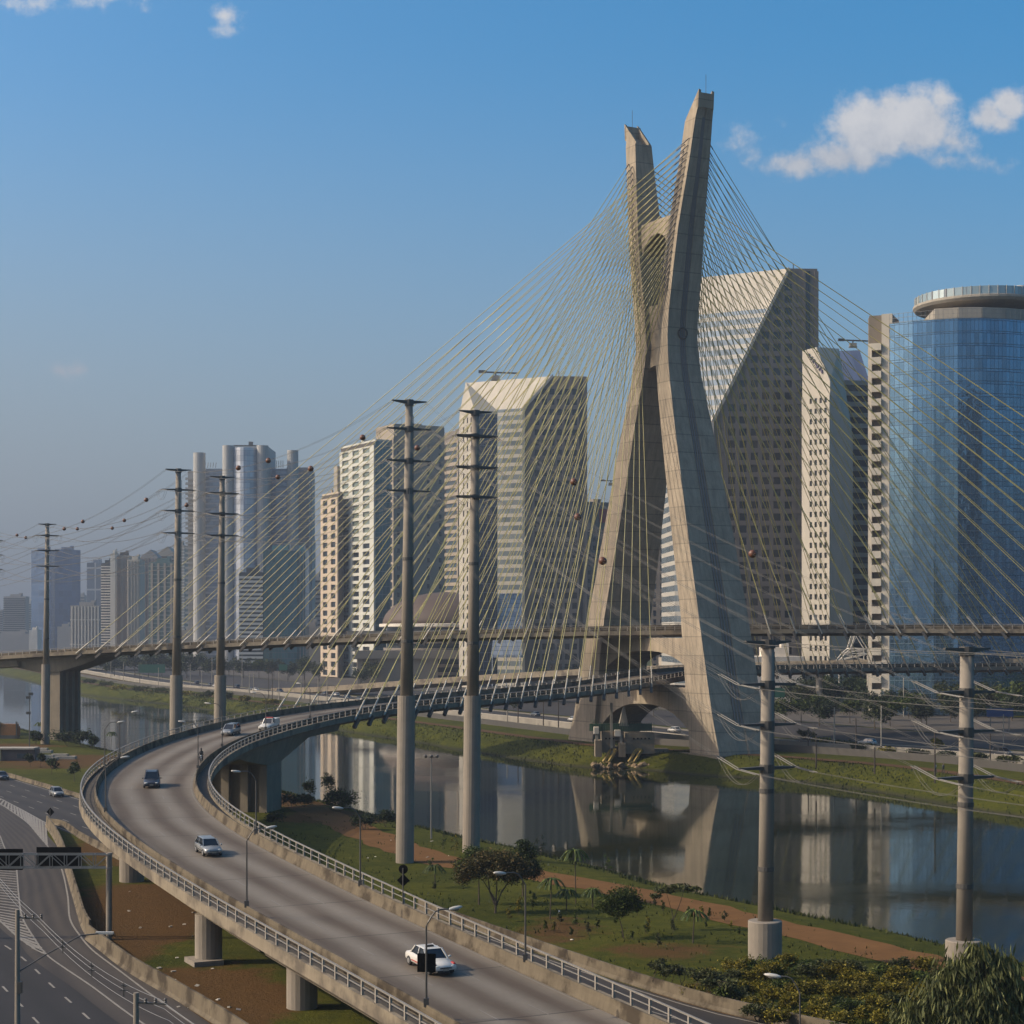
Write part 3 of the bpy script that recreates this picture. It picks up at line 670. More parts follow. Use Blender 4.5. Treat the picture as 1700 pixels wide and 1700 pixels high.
# ------------------------------------------------------------------ the X-shaped tower
TH = R(28); TN = Vector((math.cos(TH), math.sin(TH), 0)); TU = Vector((-math.sin(TH), math.cos(TH), 0)); TM = Vector((43, 375, 0))
def tp(t, s, z): q = TM + TU * t + TN * s; return Vector((q.x, q.y, z))
# (z, s of left face, face width, t of the outer face, thickness along the tower plane)
FRONT = [(-4, -.15, 13.2, -1.6, 12.2), (1.5, -.05, 12.8, 0.0, 10.9), (7, 0, 12.9, 1.9, 9.7), (14, .0, 12.9, 3.8, 8.8), (22, .05, 12.9, 5.8, 7.8), (30, .15, 12.7, 7.8, 6.9), (46, .45, 11.9, 12.0, 6.3), (58, .9, 11.0, 15.3, 6.0), (72, 1.5, 9.8, 19.2, 5.5), (83, 2.1, 8.5, 22.2, 5.1), (88, 2.3, 8.1, 23.1, 5.2), (92, 2.4, 7.9, 23.4, 5.2), (97, 2.4, 7.8, 22.9, 4.8), (104.5, 2.5, 7.6, 21.6, 4.4), (115, 2.9, 6.8, 19.9, 4.2), (128.6, 3.6, 5.3, 16.7, 4.1), (138, 4.1, 4.4, 14.9, 4.1)]
REAR = [(-4, -.15, 13.2, 51.0, 12.2), (1.5, -.05, 12.8, 51.6, 11.2), (7, 0, 12.9, 50.5, 9.9), (15.8, .0, 12.9, 48.9, 8.8), (22, .05, 12.9, 48.1, 7.9), (30, .15, 12.7, 46.6, 7.2), (46, .45, 11.9, 42.0, 6.7), (58, .9, 11.0, 38.9, 6.3), (75, 1.6, 9.6, 35.0, 5.3), (83, 2.1, 8.5, 33.1, 4.9), (90, 2.4, 8.0, 31.9, 4.6), (98, 2.4, 7.8, 32.7, 4.5), (106, 2.5, 7.6, 34.3, 4.2), (115, 2.9, 6.8, 36.3, 4.0), (128, 3.6, 5.3, 38.2, 4.0), (138, 4.1, 4.4, 39.5, 4.1)]
tw = empty('bridge_tower', tuple(tp(28, 6, 1.5)), 'tall X-shaped concrete cable-stayed bridge tower', 'bridge tower'); TOFF = tuple(tw.location)
tpart = lambda mb, nm, m, par=None, **k: mb.build(nm, m, par or tw, off=TOFF, **k)
def leg_at(st, z):
    return [float(np.interp(z, [r[0] for r in st], [r[k] for r in st])) for k in range(1, 5)]
def leg(st, front):
    mb = MB()
    # outer face carries a shallow central channel
    def ring(z, s, W, t, T, zi=None, zo=None):
        to, ti = (t, t + T) if front else (t + T, t); zo = z if zo is None else zo; zi = z if zi is None else zi
        g = .35 * (1 if front else -1); c0, c1 = s + W * .40, s + W * .60
        o = [tp(to, s, zo), tp(to, c0, zo), tp(to + g, c0 + .15, zo), tp(to + g, c1 - .15, zo), tp(to, c1, zo), tp(to, s + W, zo)]
        return o + [tp(ti, s + W, zi), tp(ti, s, zi)]
    rings = [ring(*r) for r in st]
    z, s, W, t, T = st[-1]
    dt = -0.9 if front else 0.9
    top = ring(z, s + .2, W - .4, t + (dt * .8 if front else 0), T, zi=137.0, zo=140.2)
    mb.loft(rings + [top])
    o = tpart(mb, 'leg', M['tower'])
    # the hollow crown: an outer wall and two side fins round a recess
    mb = MB(); sg = -1 if front else 1; to = t + dt * .8 if front else t + T + dt * .8; i0 = t + T if front else t; s0, s1 = s + .2, s + W - .2
    mb.loft([[tp(to, s0, 139.9), tp(to, s1, 139.9), tp(to - sg * .7, s1, 139.9), tp(to - sg * .7, s0, 139.9)], [tp(to + sg * .2, s0, 143.0), tp(to + sg * .2, s1, 143.0), tp(to - sg * .5, s1, 143.0), tp(to - sg * .5, s0, 143.0)]])
    for a in (s0, s1 - .6):
        mb.loft([[tp(to - sg * .02, a, 139.8), tp(to - sg * .02, a + .6, 139.8), tp(i0, a + .6, 136.6), tp(i0, a, 136.6)], [tp(to + sg * .25, a, 143.7), tp(to + sg * .25, a + .6, 143.5), tp(i0, a + .6, 138.2), tp(i0, a, 138.4)]])
    tpart(mb, 'crown', M['tower'], o)
    mb = MB(); p = tp(to, s + W / 2, 143); mb.tube([p, p + Vector((0, 0, 4.0))], .05, 5); tpart(mb, 'lightning_rod', M['steel'], o)
    return o
leg_f = leg(FRONT, True); leg_r = leg(REAR, False)
# cable ducts down the outer face of the near leg, and the round hatch at the waist
mb = MB()
for k in (.44, .5, .56):
    mb.tube([tp(r[3] + .12, r[1] + r[2] * k, r[0]) for r in FRONT[2:]], .14, 6)
tpart(mb, 'cable_duct', mat('duct_grey', (0.16, 0.155, 0.16), .6), leg_f)
mb = MB(); s_, W_, t_, T_ = leg_at(FRONT, 92.5); c = tp(t_ - .05, s_ + W_ * .5, 92.5)
mb.tube([c + TN * (1.15 * math.cos(a)) + Vector((0, 0, 1.15 * math.sin(a))) for a in frange(0, 2 * math.pi, 25)], .2, 6, cap=False); tpart(mb, 'hatch_ring', M['conc_dark'], leg_f)

def cross_beam(z_top, z_leg, z_mid, s0f, s1f, name='cross_beam', zt2=None):
    """beam between the legs with an arched underside"""
    mb = MB(); n = 14; ringsA = []
    sa, Wa, ta, Ta = leg_at(FRONT, z_leg); sb, Wb, tb, Tb = leg_at(REAR, z_leg)
    t0 = ta + Ta - .8; t1 = tb + .8
    for i in range(n + 1):
        k = i / n; t = t0 + (t1 - t0) * k; zz = z_leg + (z_mid - z_leg) * (1 - abs(2 * k - 1) ** 2.6); zt = z_top
        s0 = sa + Wa * s0f; s1 = sa + Wa * s1f
        ringsA.append([tp(t, s0, zt), tp(t, s1, zt), tp(t, s1, zz), tp(t, s0, zz)])
    mb.loft(ringsA); tpart(mb, name, M['tower'])
cross_beam(25.3, 13.5 + 4, 22.4, .12, .88)          # under the upper deck
cross_beam(14.6, 3.0, 10.6, .10, .90)               # under the lower deck
cross_beam(118.5, 110.5, 115.4, .12, .88)             # between the upper masts
cross_beam(99.5, 84, 86, .15, .85)                  # waist block
# footings
for st, nm in ((FRONT, 'f'), (REAR, 'r')):
    s_, W_, t_, T_ = leg_at(st, 0); mb = MB(); c = tp(t_ + T_ / 2 + (2.5 if nm == 'f' else -2.5), s_ + W_ / 2, -.6); mb.box((c.x, c.y, -.9), (W_ + 1.6, T_ + 5, 3.6), TH); tpart(mb, 'footing', M['conc'])

# ------------------------------------------------------------------ stay cables
CAB = dict(n=0)
def cables(W, part, deck_e, mast, face, s_far, s_near, n, side_sign, hook):
    """two cable planes from one face of a mast to the two edges of a deck"""
    for plane, o in enumerate((-7.55, 7.55)):
        for i in range(n):
            k = i / (n - 1); s = s_far + (s_near - s_far) * k
            a = W.P(s, o, .1); z = 133.5 - (133.5 - 102.5) * k - .9 * plane
            sl, Wl, t, T = leg_at(mast, z); tt = t + T * (.32 if plane == (0 if mast is FRONT else 1) else .68)
            b = tp(tt, sl - .25 if face < 0 else sl + Wl + .25, z); d = (b - a).normalized()
            mb = MB(); mb.mi = 0; mb.tube([a + d * 3.5, b - d * 1.6], .076, 6)
            mb.mi = 1; mb.tube([a - d * .9, a + d * 3.6], .16, 6)
            mb.mi = 2; mb.tube([b - d * 2.0, b + d * .3], .12, 6)
            q = W.P(s, o * .985, -1.15); mb.beam(q + d * 1.0, q - d * .9, .55, .55)
            part(mb, 'stay_cable', [M['cable'], M['cable_tube'], M['steel']])
sL0, sL1 = LOW.find(455, 1173, -7.3, 1.0, 200, s_t), s_t - 22
cables(LOW, lpart, low, REAR, -1, sL0, sL1, 22, -1, 0)
cables(LOW, lpart, low, FRONT, 1, min(LOW.L - 3, s_t + (s_t - sL0)), s_t + 24, 22, 1, 0)
sU0, sU1 = UPP.find(131, 1080, 7.3, 0, 100, s_u), s_u - 24
cables(UPP, upart, upp, FRONT, -1, sU0, sU1, 22, -1, 0)
cables(UPP, upart, upp, REAR, 1, min(UPP.L - 3, s_u + (s_u - sU0)), s_u + 24, 22, 1, 0)

# ------------------------------------------------------------------ power pylons and their lines
LD = Vector((.44, -.898, 0)); LA = Vector((.898, .44, 0))          # line direction (towards the viewer), arm direction
def make_pylon(base, h, arms, thick_z, label, group, rr=(1.05, .72, .42), double=False, plinth=None, slopes=(-.10, -.12)):
    e = empty('power_pylon', base, label, 'pylon', group)
    lean = Vector((math.tan(R(.55)), 0, 0)); ax = lambda z: Vector((0, 0, 0)) + lean * z + Vector((0, 0, z))
    mb = MB()
    if plinth: mb.lathe((0, 0, -1), [(1.36, 0), (1.36, plinth + 1), (1.3, plinth + 1.06), (.5, plinth + 1.07)], 24); mb.build('plinth', M['conc_pole'], e); z0 = plinth
    else:
        mb.tube([ax(-2), ax(thick_z)], [rr[0], rr[0] * .97], 20); mb.build('lower_shaft', M['conc_pole'], e); z0 = thick_z
    mb = MB(); mb.tube([ax(z0 - .05), ax((z0 + h) / 2), ax(h)], [rr[1], (rr[1] + rr[2]) / 2, rr[2]], 16); sh = mb.build('upper_shaft', M['conc_pole'], e, smooth=True)
    mb = MB()
    for z in (z0 + (h - z0) * .18, z0 + (h - z0) * .46):
        mb = MB(); r = rr[1] + (rr[2] - rr[1]) * (z - z0) / (h - z0); mb.tube([ax(z), ax(z + .35)], r + .06, 16); mb.build('collar', M['steel'], sh)
    mb = MB(); mb.tube([ax(z0) + LA * (rr[1] + .1), ax(h * .97) + LA * (rr[2] + .12)], .035, 4); mb.build('ladder_cable', M['steel'], sh)
    A = []
    for i, z in enumerate(arms):
        top = i == 0; hl = 2.15 if top else 2.75; mb = MB(); c = ax(z)
        offs = (0,) if (top or not double) else (-.45, .45)
        for o in offs:
            cc = c + LD * o * 1.3
            for sgn in (-1, 1):
                tip = cc + LA * sgn * hl; w0, w1 = (.42, .12) if top else (.30, .14)
                mb.loft([[cc + LD * a * .35 + Vector((0, 0, q)) for a, q in ((-1, -w0 / 2), (1, -w0 / 2), (1, w0 / 2), (-1, w0 / 2))], [tip + LD * a * .14 + Vector((0, 0, q + (w0 / 2 - w1 / 2 if top else 0))) for a, q in ((-1, -w1 / 2), (1, -w1 / 2), (1, w1 / 2), (-1, w1 / 2))]])
        if double and not top:
            for sgn in (-1, 0, 1): mb.beam(c + LA * sgn * hl * .9 - LD * .7, c + LA * sgn * hl * .9 + LD * .7, .16)
        mb.tube([c - Vector((0, 0, .4)), c + Vector((0, 0, .3))], rr[2] + .10, 12)
        a_o = mb.build('crossarm', M['steel'], e)
        for sgn in (-1, 1):
            tip = c + LA * sgn * hl
            if top: A.append((tip, tip, tip)); continue
            ends = []
            for dr in (-1, 1):                     # dead-end insulator strings both ways along the line
                mb = MB(); q = tip + LD * dr * 2.3 + Vector((0, 0, 2.3 * slopes[0 if dr < 0 else 1]))
                for o in (-.16, .16):
                    mb.tube([tip + LA * o, q + LA * o], .04, 6)
                    mb.tube([q + LA * o, q + LA * o + (q - tip).normalized() * .5], .05, 5)
                mb.build('insulator', M['porcelain'], a_o); ends.append(q + (q - tip).normalized() * .45)
            for o in (-.16, .16):
                mb = MB(); mid = (ends[0] + ends[1]) / 2 - Vector((0, 0, 2.1))
                mb.tube([(1 - k) ** 2 * ends[0] + 2 * k * (1 - k) * (mid - Vector((0, 0, .7))) + k * k * ends[1] + LA * o for k in frange(0, 1, 11)], .018, 4, cap=False); mb.build('jumper_wire', M['wire'], a_o)
            A.append((tip, ends[0], ends[1]))
    return e, [tuple(Vector(base) + q for q in a) for a in A]
def pyl(px, py, top, Z=None):
    Z = Z or EYE * F / (py - HY); x = (px - CX) * Z / F; return (x, Z, 0.0), EYE + (HY - top) * Z / F, Z
PY = {}
def put(key, px, py, arms_px, thick_px, label, Z=None, **kw):
    b, h, Z = pyl(px, py, arms_px[0], Z); zz = [EYE + (HY - a) * Z / F for a in arms_px]
    PY[key] = make_pylon(b, h + .1, zz, EYE + (HY - thick_px) * Z / F if thick_px else 0, label, 'power pylons along the river', **kw)
put('H', -18, 0, (884, 897, 921, 945), 1110, 'power pylon cut off by the left edge', Z=455, double=True)
put('A', 75, 1235, (871, 889, 914, 940), 1103, 'tall thin power pylon in front of the far left bridge pier', double=True)
put('B', 291, 0, (781, 813, 848, 885), 1121, 'power pylon behind the curve, left of the closely set pair', Z=295)
put('C', 364, 0, (793, 819, 853, 889), 1121, 'power pylon behind the curve, right of the closely set pair', Z=309, double=True)
put('D', 672, 1432, (668, 712, 765, 815), 1155, 'tall power pylon with single crossarms and scribbled foot by the dirt track', slopes=(-.12, -.42))
put('E', 782, 1415, (685, 724, 776, 825), 1155, 'tall power pylon with double crossarms at the river edge behind the leafy trees', double=True, slopes=(-.12, -.42))
put('F', 1270, 1600, (1068, 1136, 1203, 1275), None, 'shorter pylon on a round grey plinth in the lawn left of the weeping tree', rr=(1.05, .62, .5), plinth=3.4, slopes=(.28, -.09))
put('G', 1600, 1637, (1080, 1149, 1214, 1291), None, 'shorter pylon whose round plinth is half hidden by the weeping tree', rr=(1.05, .62, .5), plinth=3.4, slopes=(.28, -.09))
WIRES = []
def wire(p, q, sag, label, twin=True):
    pts = [p + (q - p) * k - Vector((0, 0, 4 * sag * k * (1 - k))) for k in frange(0, 1, 25)]
    mb = MB()
    for o in ((-.16, .16) if twin else (0,)): mb.tube([a + LA * o for a in pts], .011 if p.y < 250 else .016 if p.y < 320 else .022, 4, cap=False)
    tag(mb.build('power_line', M['wire']), label, 'power line', 'power lines strung between the pylons'); WIRES.append((pts, twin))
def span(a, b, label, sag=2.2):
    for i, (A_, B_) in enumerate(zip(PY[a][1], PY[b][1])):
        top = A_[0] is A_[1]
        wire(A_[2] if not top else A_[0], B_[1] if not top else B_[0], sag * (1.0 if not top else .7), ('thin shield wire' if top else 'twin power conductor') + ' ' + label, not top)
span('H', 'B', 'from the cut-off left pylon to the left one of the close pair', 5)
span('A', 'C', 'from the far left pier pylon to the right one of the pair', 4)
span('B', 'D', 'from the left one of the pair to the single-armed pylon', 3)
span('C', 'E', 'from the right one of the pair to the double-armed pylon', 3)
span('D', 'F', 'from the single-armed tall pylon to the lawn plinth pylon', 1.6)
span('E', 'G', 'from the double-armed pylon to the pylon by the weeping tree', 1.6)
for k, d, lab in (('F', Vector((38, -78, 2)), 'running out of view from the lawn plinth pylon'), ('G', Vector((30, -62, 2)), 'running out of view from the pylon by the weeping tree')):
    for A_ in PY[k][1]: top = A_[0] is A_[1]; p = A_[2]; wire(p, p + d, 1.4, ('thin shield wire ' if top else 'twin power conductor ') + lab, not top)
for k, d, lab in (('H', Vector((-90, 180, 2)), 'running off past the cut-off pylon at the left edge'), ('A', Vector((-100, 200, 2)), 'running away left from the pylon by the far left pier')):
    for A_ in PY[k][1]: top = A_[0] is A_[1]; p = A_[1]; wire(p, p + d, 4, ('thin shield wire ' if top else 'twin power conductor ') + lab, not top)
# orange balls clipped to the wires
BALLS = [(27, 883, 'leftmost marker ball, beyond the pylon by the far left pier'), (44, 893, 'marker ball just left of the pylon by the far left pier'), (107, 880, 'marker ball just right of the pylon by the far left pier'), (129, 876, 'marker ball second right of the pylon by the far left pier'),
         (139, 870, 'marker ball third right of the pylon by the far left pier'), (187, 879, 'low marker ball above the beige towers'), (208, 866, 'marker ball above the brown gabled tower'), (242, 828, 'marker ball left of the close pylon pair'), (309, 839, 'marker ball beside the left pylon of the close pair'),
         (395, 773, 'marker ball before the curved glass front of the white tower block'), (446, 761, 'highest marker ball before the white tower block'), (462, 791, 'marker ball low before the right wing of the white tower block'), (514, 774, 'marker ball in the sky right of the white tower block'),
         (598, 716, 'marker ball above the white grid tower'), (689, 738, 'marker ball behind the shaft of the single-armed tall pylon'), (956, 797, 'dark marker ball at the right edge of the sloped-roof stone tower'), (966, 855, 'orange marker ball left of the bridge tower rear leg'), (1010, 926, 'orange marker ball before the bridge tower rear leg'), (1247, 912, 'marker ball before the big dark window grid right of the bridge tower')]
for px, py, lab in BALLS:
    best = None
    for pts, twin in WIRES:
        for a, b in zip(pts, pts[1:]):
            for k in (0, .33, .66):
                p = a + (b - a) * k
                if p.y < 100: continue
                q = proj(p); e = (q[0] - px) ** 2 + (q[1] - py) ** 2 + (0 if not twin else 400)
                if best is None or e < best[0]: best = (e, p)
    mb = MB(); p = best[1]; mb.blob((0, 0, 0), .38, 14, 9); mb.tube([(-LD * .5), (LD * .5)], .06, 6)
    o = mb.build('marker_ball', M['ball'], smooth=True, origin=None); o.location = p; tag(o, 'orange ' + lab if 'orange' not in lab else lab, 'marker ball', 'marker balls on the power lines')

# ------------------------------------------------------------------ buildings
def on_line(C, d, px):
    """parameter k so that C + d*k projects to column px"""
    a = (px - CX) / F; return (C.x - a * C.y) / (a * d.y - d.x)
def zpx(y, Y): return EYE + (HY - y) * Y / F
def building(label, cat='building', loc=None, group=None, name='office_building'):
    return empty(name, tuple(loc), label, cat, group)
class Bld:
    def __init__(s, name, label, C, group=None, base=1.0):
        s.C = Vector((C.x, C.y, 0)); s.e = empty(name, (C.x, C.y, base), label, 'building', group); s.off = (C.x, C.y, base); s.nwin = 0; s.rest = {}; s.base = base
    def part(s, mb, name, m, par=None, **k): return mb.build(name, m, par or s.e, off=s.off, **k)
    def facade(s, C, d, L, z0, z1, cols, rows, wf, hf, wall, glass, depth=.5, m0=0.0, m1=0.0, budget=100, sill=0.5, mask=None, grid=True, glass_rows=None):
        """grid of piers and spandrels proud of the core, with recessed panes; d runs along the face, outward normal = (d.y,-d.x)"""
        d = d.normalized(); n = Vector((d.y, -d.x, 0)); cw = (L - m0 - m1) / cols; rh = (z1 - z0) / rows; h = math.atan2(d.y, d.x)
        mb = MB()
        def slab(a0, a1, b0, b1):
            if a1 - a0 < .02 or b1 - b0 < .02: return
            c = C + d * ((a0 + a1) / 2) + n * (depth / 2); mb.box((c.x, c.y, (b0 + b1) / 2), (a1 - a0, depth, b1 - b0), h)
        gw = cw * (1 - wf)
        if grid:
            slab(0, m0 + gw / 2, z0, z1); slab(L - m1 - gw / 2, L, z0, z1)
            for i in range(1, cols): slab(m0 + cw * i - gw / 2, m0 + cw * i + gw / 2, z0, z1)
            for j in range(rows + 1):
                b0 = z0 + rh * j - rh * (1 - hf) * sill; b1 = z0 + rh * j + rh * (1 - hf) * (1 - sill)
                b0, b1 = max(z0, b0), min(z1, b1)
                for i in range(cols): slab(m0 + cw * i + gw / 2, m0 + cw * (i + 1) - gw / 2, b0, b1)
            s.part(mb, 'facade_grid', wall)
        pm = None
        for j in reversed(range(rows)):
            for i in range(cols):
                if mask and not mask(i, j): continue
                c = C + d * (m0 + cw * (i + .5)) + n * .03; z = z0 + rh * (j + .5)
                g = glass if not glass_rows else glass_rows(j / rows, glass)
                w, hh = cw * wf * .99, rh * hf * .99
                if s.nwin < budget:
                    key = (round(w, 3), round(hh, 3), g.name)
                    if pm is None or pm[0] != key:
                        q = MB(); q.box((0, 0, 0), (w, .06, hh)); o = q.build('window', g, s.e); pm = (key, o.data)
                    else: o = bpy.data.objects.new('window', pm[1]); COL.objects.link(o); o.parent = s.e
                    o.location = (c.x - s.off[0], c.y - s.off[1], z - s.off[2]); o.rotation_euler = (0, 0, h); s.nwin += 1
                else:
                    q = s.rest.setdefault(g.name, (MB(), g))[0]; q.box((c.x, c.y, z), (w, .06, hh), h)
    def done(s):
        for q, g in s.rest.values(): o = s.part(q, 'window', g); o['kind'] = 'stuff'
        s.rest = {}
DL, DR = Vector((-.47, .883, 0)), Vector((.883, .47, 0))        # faces parallel / square to the river
def box_building(name, label, pl, pc, pr, top, Z, wall, dl=DL, dr=DR, base=1.0, roof=True, core=None):
    C = Vector(((pc - CX) * Z / F, Z, 0)); a = on_line(C, dl, pl); b = on_line(C, dr, pr); zt = zpx(top, Z)
    B = Bld(name, label, C, base=base); B.a, B.b, B.zt, B.dl, B.dr = a, b, zt, dl, dr
    mb = MB(); P = [C, C + dr * b, C + dr * b + dl * a, C + dl * a]; mb.prism([(p.x, p.y) for p in P], base - 1, zt); B.part(mb, 'wall', core or wall)
    if roof:
        mb = MB(); i = [P[0] + (dl + dr) * .4, P[1] + (dl - dr) * .4, P[2] - (dl + dr) * .4, P[3] + (dr - dl) * .4]
        for p, q in zip(i, i[1:] + i[:1]): mb.beam(Vector((p.x, p.y, zt + .5)), Vector((q.x, q.y, zt + .5)), .5, 1.1)
        m_ = (P[0] + P[2]) / 2; mb.box((m_.x, m_.y, zt + 1.4), (min(b, a) * .4, min(a, b) * .4, 2.8), .49); B.part(mb, 'roof_parapet', wall)
    B.Cl = C + dl * a                                              # far end of the left face: run the face from there back to C
    return B
def left_face(B, *a, **k): B.facade(B.Cl, -B.dl, B.a, *a, **k)
def right_face(B, *a, **k): B.facade(B.C, B.dr, B.b, *a, **k)

# white grid tower
B = box_building('office_tower', 'white grid tower with square windows in three columns and dark glass side', 566, 623, 648, 732, 985, M['pale_green'], core=M['conc_dark'])
left_face(B, 2, B.zt - 2.2, 3, 29, .62, .62, M['pale_green'], M['window'], .9, 1.2, 3.0, glass_rows=lambda f, g: M['window_pale'] if f > .58 else g)
mb = MB(); c = B.C + B.dr * (B.b / 2) - B.dl * .25; mb.box((c.x, c.y, (B.zt + 1) / 2), (B.b, .5, B.zt - 1), math.atan2(B.dr.y, B.dr.x)); B.part(mb, 'glass_side', glass_wall('dark_teal_glass', (0.05, 0.13, 0.15), dx=2, dz=4.2, metal=.5))
mb = MB(); c = B.Cl + B.dl * 2; mb.box((c.x, c.y, (zpx(762, 985)) / 2), (5, 5, zpx(762, 985)), .49); B.part(mb, 'stair_shaft', M['conc_pale']); B.done()
# peach tower
B = box_building('office_tower', 'slim peach tower with two columns of square windows left of the white grid tower', 534, 562, 569, 819, 1010, M['peach'], core=M['conc_dark'])
left_face(B, 1.5, B.zt - 2.0, 2, 21, .55, .62, M['peach'], M['window'], .7, 1.0, 0.2); B.done()
# taupe tower behind
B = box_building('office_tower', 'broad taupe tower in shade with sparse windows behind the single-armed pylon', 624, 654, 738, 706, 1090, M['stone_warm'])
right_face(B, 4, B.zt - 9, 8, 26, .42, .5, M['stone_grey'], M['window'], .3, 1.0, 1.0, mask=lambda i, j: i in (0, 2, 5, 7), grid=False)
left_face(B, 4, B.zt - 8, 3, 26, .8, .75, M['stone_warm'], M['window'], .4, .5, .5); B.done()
mb = MB(); p = B.C + B.dl * 6 + B.dr * 8; mb.tube([(p.x, p.y, B.zt), (p.x, p.y, B.zt + 5)], .15, 5); B.part(mb, 'antenna', M['steel'])
B = box_building('office_tower', 'narrow grey tower with balcony bands between the taupe and sloped-roof towers', 738, 762, 790, 716, 1180, M['stone_grey'])
right_face(B, 4, B.zt - 6, 1, 30, .9, .55, M['conc_pale'], M['window_blue'], .8); left_face(B, 4, B.zt - 6, 1, 30, .85, .55, M['stone_warm'], M['window_blue'], .8); B.done()

# twin stone towers with sliced tops
GL_BAND = glass_wall('banded_pale_glass', (0.20, 0.235, 0.25), dx=3, dz=4.0, metal=.35, band=.42, bandcol=(.36, .33, .275), mull=(.16, .18, .18))
def sliced(label, pc, y1, ptop, ytop, pr, pl, yl, Z, rows, cols, hole, d_top, bands_from):
    E_ = Vector((.998, .06, 0)); Fd = Vector((-.87, .49, 0)); C = Vector(((pc - CX) * Z / F, Z, 0))
    b1 = on_line(C, E_, ptop); b2 = on_line(C, E_, pr); z1 = zpx(y1, Z); zt = zpx(ytop, Z)
    a = on_line(C, Fd, pl); a2 = on_line(C + E_ * b1, Fd, d_top)
    B = Bld('office_tower', label, C); v = lambda p, z: Vector((p.x, p.y, z))
    back = Vector((-.06, .998, 0)) * 36
    P0, P1, T = C, C + E_ * b2, C + E_ * b1
    L = C + Fd * a; TL = T + Fd * a2
    mb = MB()
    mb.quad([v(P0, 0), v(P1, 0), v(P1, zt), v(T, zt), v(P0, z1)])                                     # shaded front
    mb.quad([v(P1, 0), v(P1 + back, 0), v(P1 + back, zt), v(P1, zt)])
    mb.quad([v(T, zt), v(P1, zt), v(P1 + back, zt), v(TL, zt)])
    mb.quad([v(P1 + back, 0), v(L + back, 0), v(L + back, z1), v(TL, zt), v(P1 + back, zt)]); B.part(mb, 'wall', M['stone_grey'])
    zl = z1
    mb = MB(); mb.quad([v(L, 0), v(P0, 0), v(P0, z1), v(L, zl)]); mb.quad([v(L + back, 0), v(L, 0), v(L, zl), v(L + back, zl)]); B.part(mb, 'glazed_side', GL_BAND)
    # slanted sunlit facet: stone cap above, glass bands below
    k = bands_from
    q0, q1 = v(P0, z1).lerp(v(T, zt), k), v(L, zl).lerp(v(TL, zt), k)
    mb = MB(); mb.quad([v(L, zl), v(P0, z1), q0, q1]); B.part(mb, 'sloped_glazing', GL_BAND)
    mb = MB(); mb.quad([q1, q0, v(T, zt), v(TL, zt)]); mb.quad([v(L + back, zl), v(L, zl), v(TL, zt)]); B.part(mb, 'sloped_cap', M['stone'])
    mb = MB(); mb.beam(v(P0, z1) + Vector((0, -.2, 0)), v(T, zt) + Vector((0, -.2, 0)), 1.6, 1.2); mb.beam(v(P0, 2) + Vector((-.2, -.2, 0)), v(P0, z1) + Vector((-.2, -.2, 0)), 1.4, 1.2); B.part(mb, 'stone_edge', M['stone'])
    # deep window grid on the shaded front
    cw = b2 / cols
    def msk(i, j):
        z = (zt - 5) * (j + .5) / rows; x = cw * (i + .2); lim = 0 if z < z1 else b1 * (z - z1) / (zt - z1)
        return x > lim + 1.2 and i < hole
    B.facade(C + E_ * 0, E_, b2, 3, zt - 5, cols, rows, .62, .60, M['stone_grey'], M['window'], .35, .8, .4, mask=msk, grid=False)
    mb = MB(); c = C + E_ * (b2 * .905); mb.box((c.x, c.y - .1, zt / 2), (1.6, .8, zt - 2), .06); B.part(mb, 'dark_slot', M['window'])
    mb = MB()
    for j in range(rows):
        z = 3 + (zt - 8) * (j + .03) / rows; lim = 0 if z < z1 else b1 * (z - z1) / (zt - z1)
        p, q = C + E_ * (lim + 1.0) , C + E_ * b2; mb.beam(v(p, z) + Vector((0, -.18, 0)), v(q, z) + Vector((0, -.18, 0)), .36, (zt - 8) / rows * .38)
    for i in range(cols + 1):
        x = .8 + (b2 - 1.2) * i / cols; z_hi = zt if x > b1 else z1 + (zt - z1) * max(0, x - .5) / b1
        mb.box((C.x + E_.x * x, C.y + E_.y * x - .16, (1 + z_hi - 1) / 2), ((b2 - 1.2) / cols * .36, .34, z_hi - 2), .06)
    B.part(mb, 'facade_grid', M['stone_grey'])
    mb = MB(); p = T + E_ * 4 + back * .3; mb.tube([(p.x, p.y, zt), (p.x, p.y, zt + 4)], .2, 5); mb.tube([(p.x - 3, p.y, zt), (p.x - 3, p.y, zt + 2.4)], .2, 5); B.part(mb, 'roof_mast', M['steel'])
    B.done(); return B, C, E_, b2, zt, T, TL
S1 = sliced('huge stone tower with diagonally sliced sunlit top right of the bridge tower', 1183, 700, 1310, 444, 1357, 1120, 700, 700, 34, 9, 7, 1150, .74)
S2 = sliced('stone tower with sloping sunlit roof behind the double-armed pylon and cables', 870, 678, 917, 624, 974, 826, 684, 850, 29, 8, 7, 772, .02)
B, C, E_, b2, zt, T, TL = S2
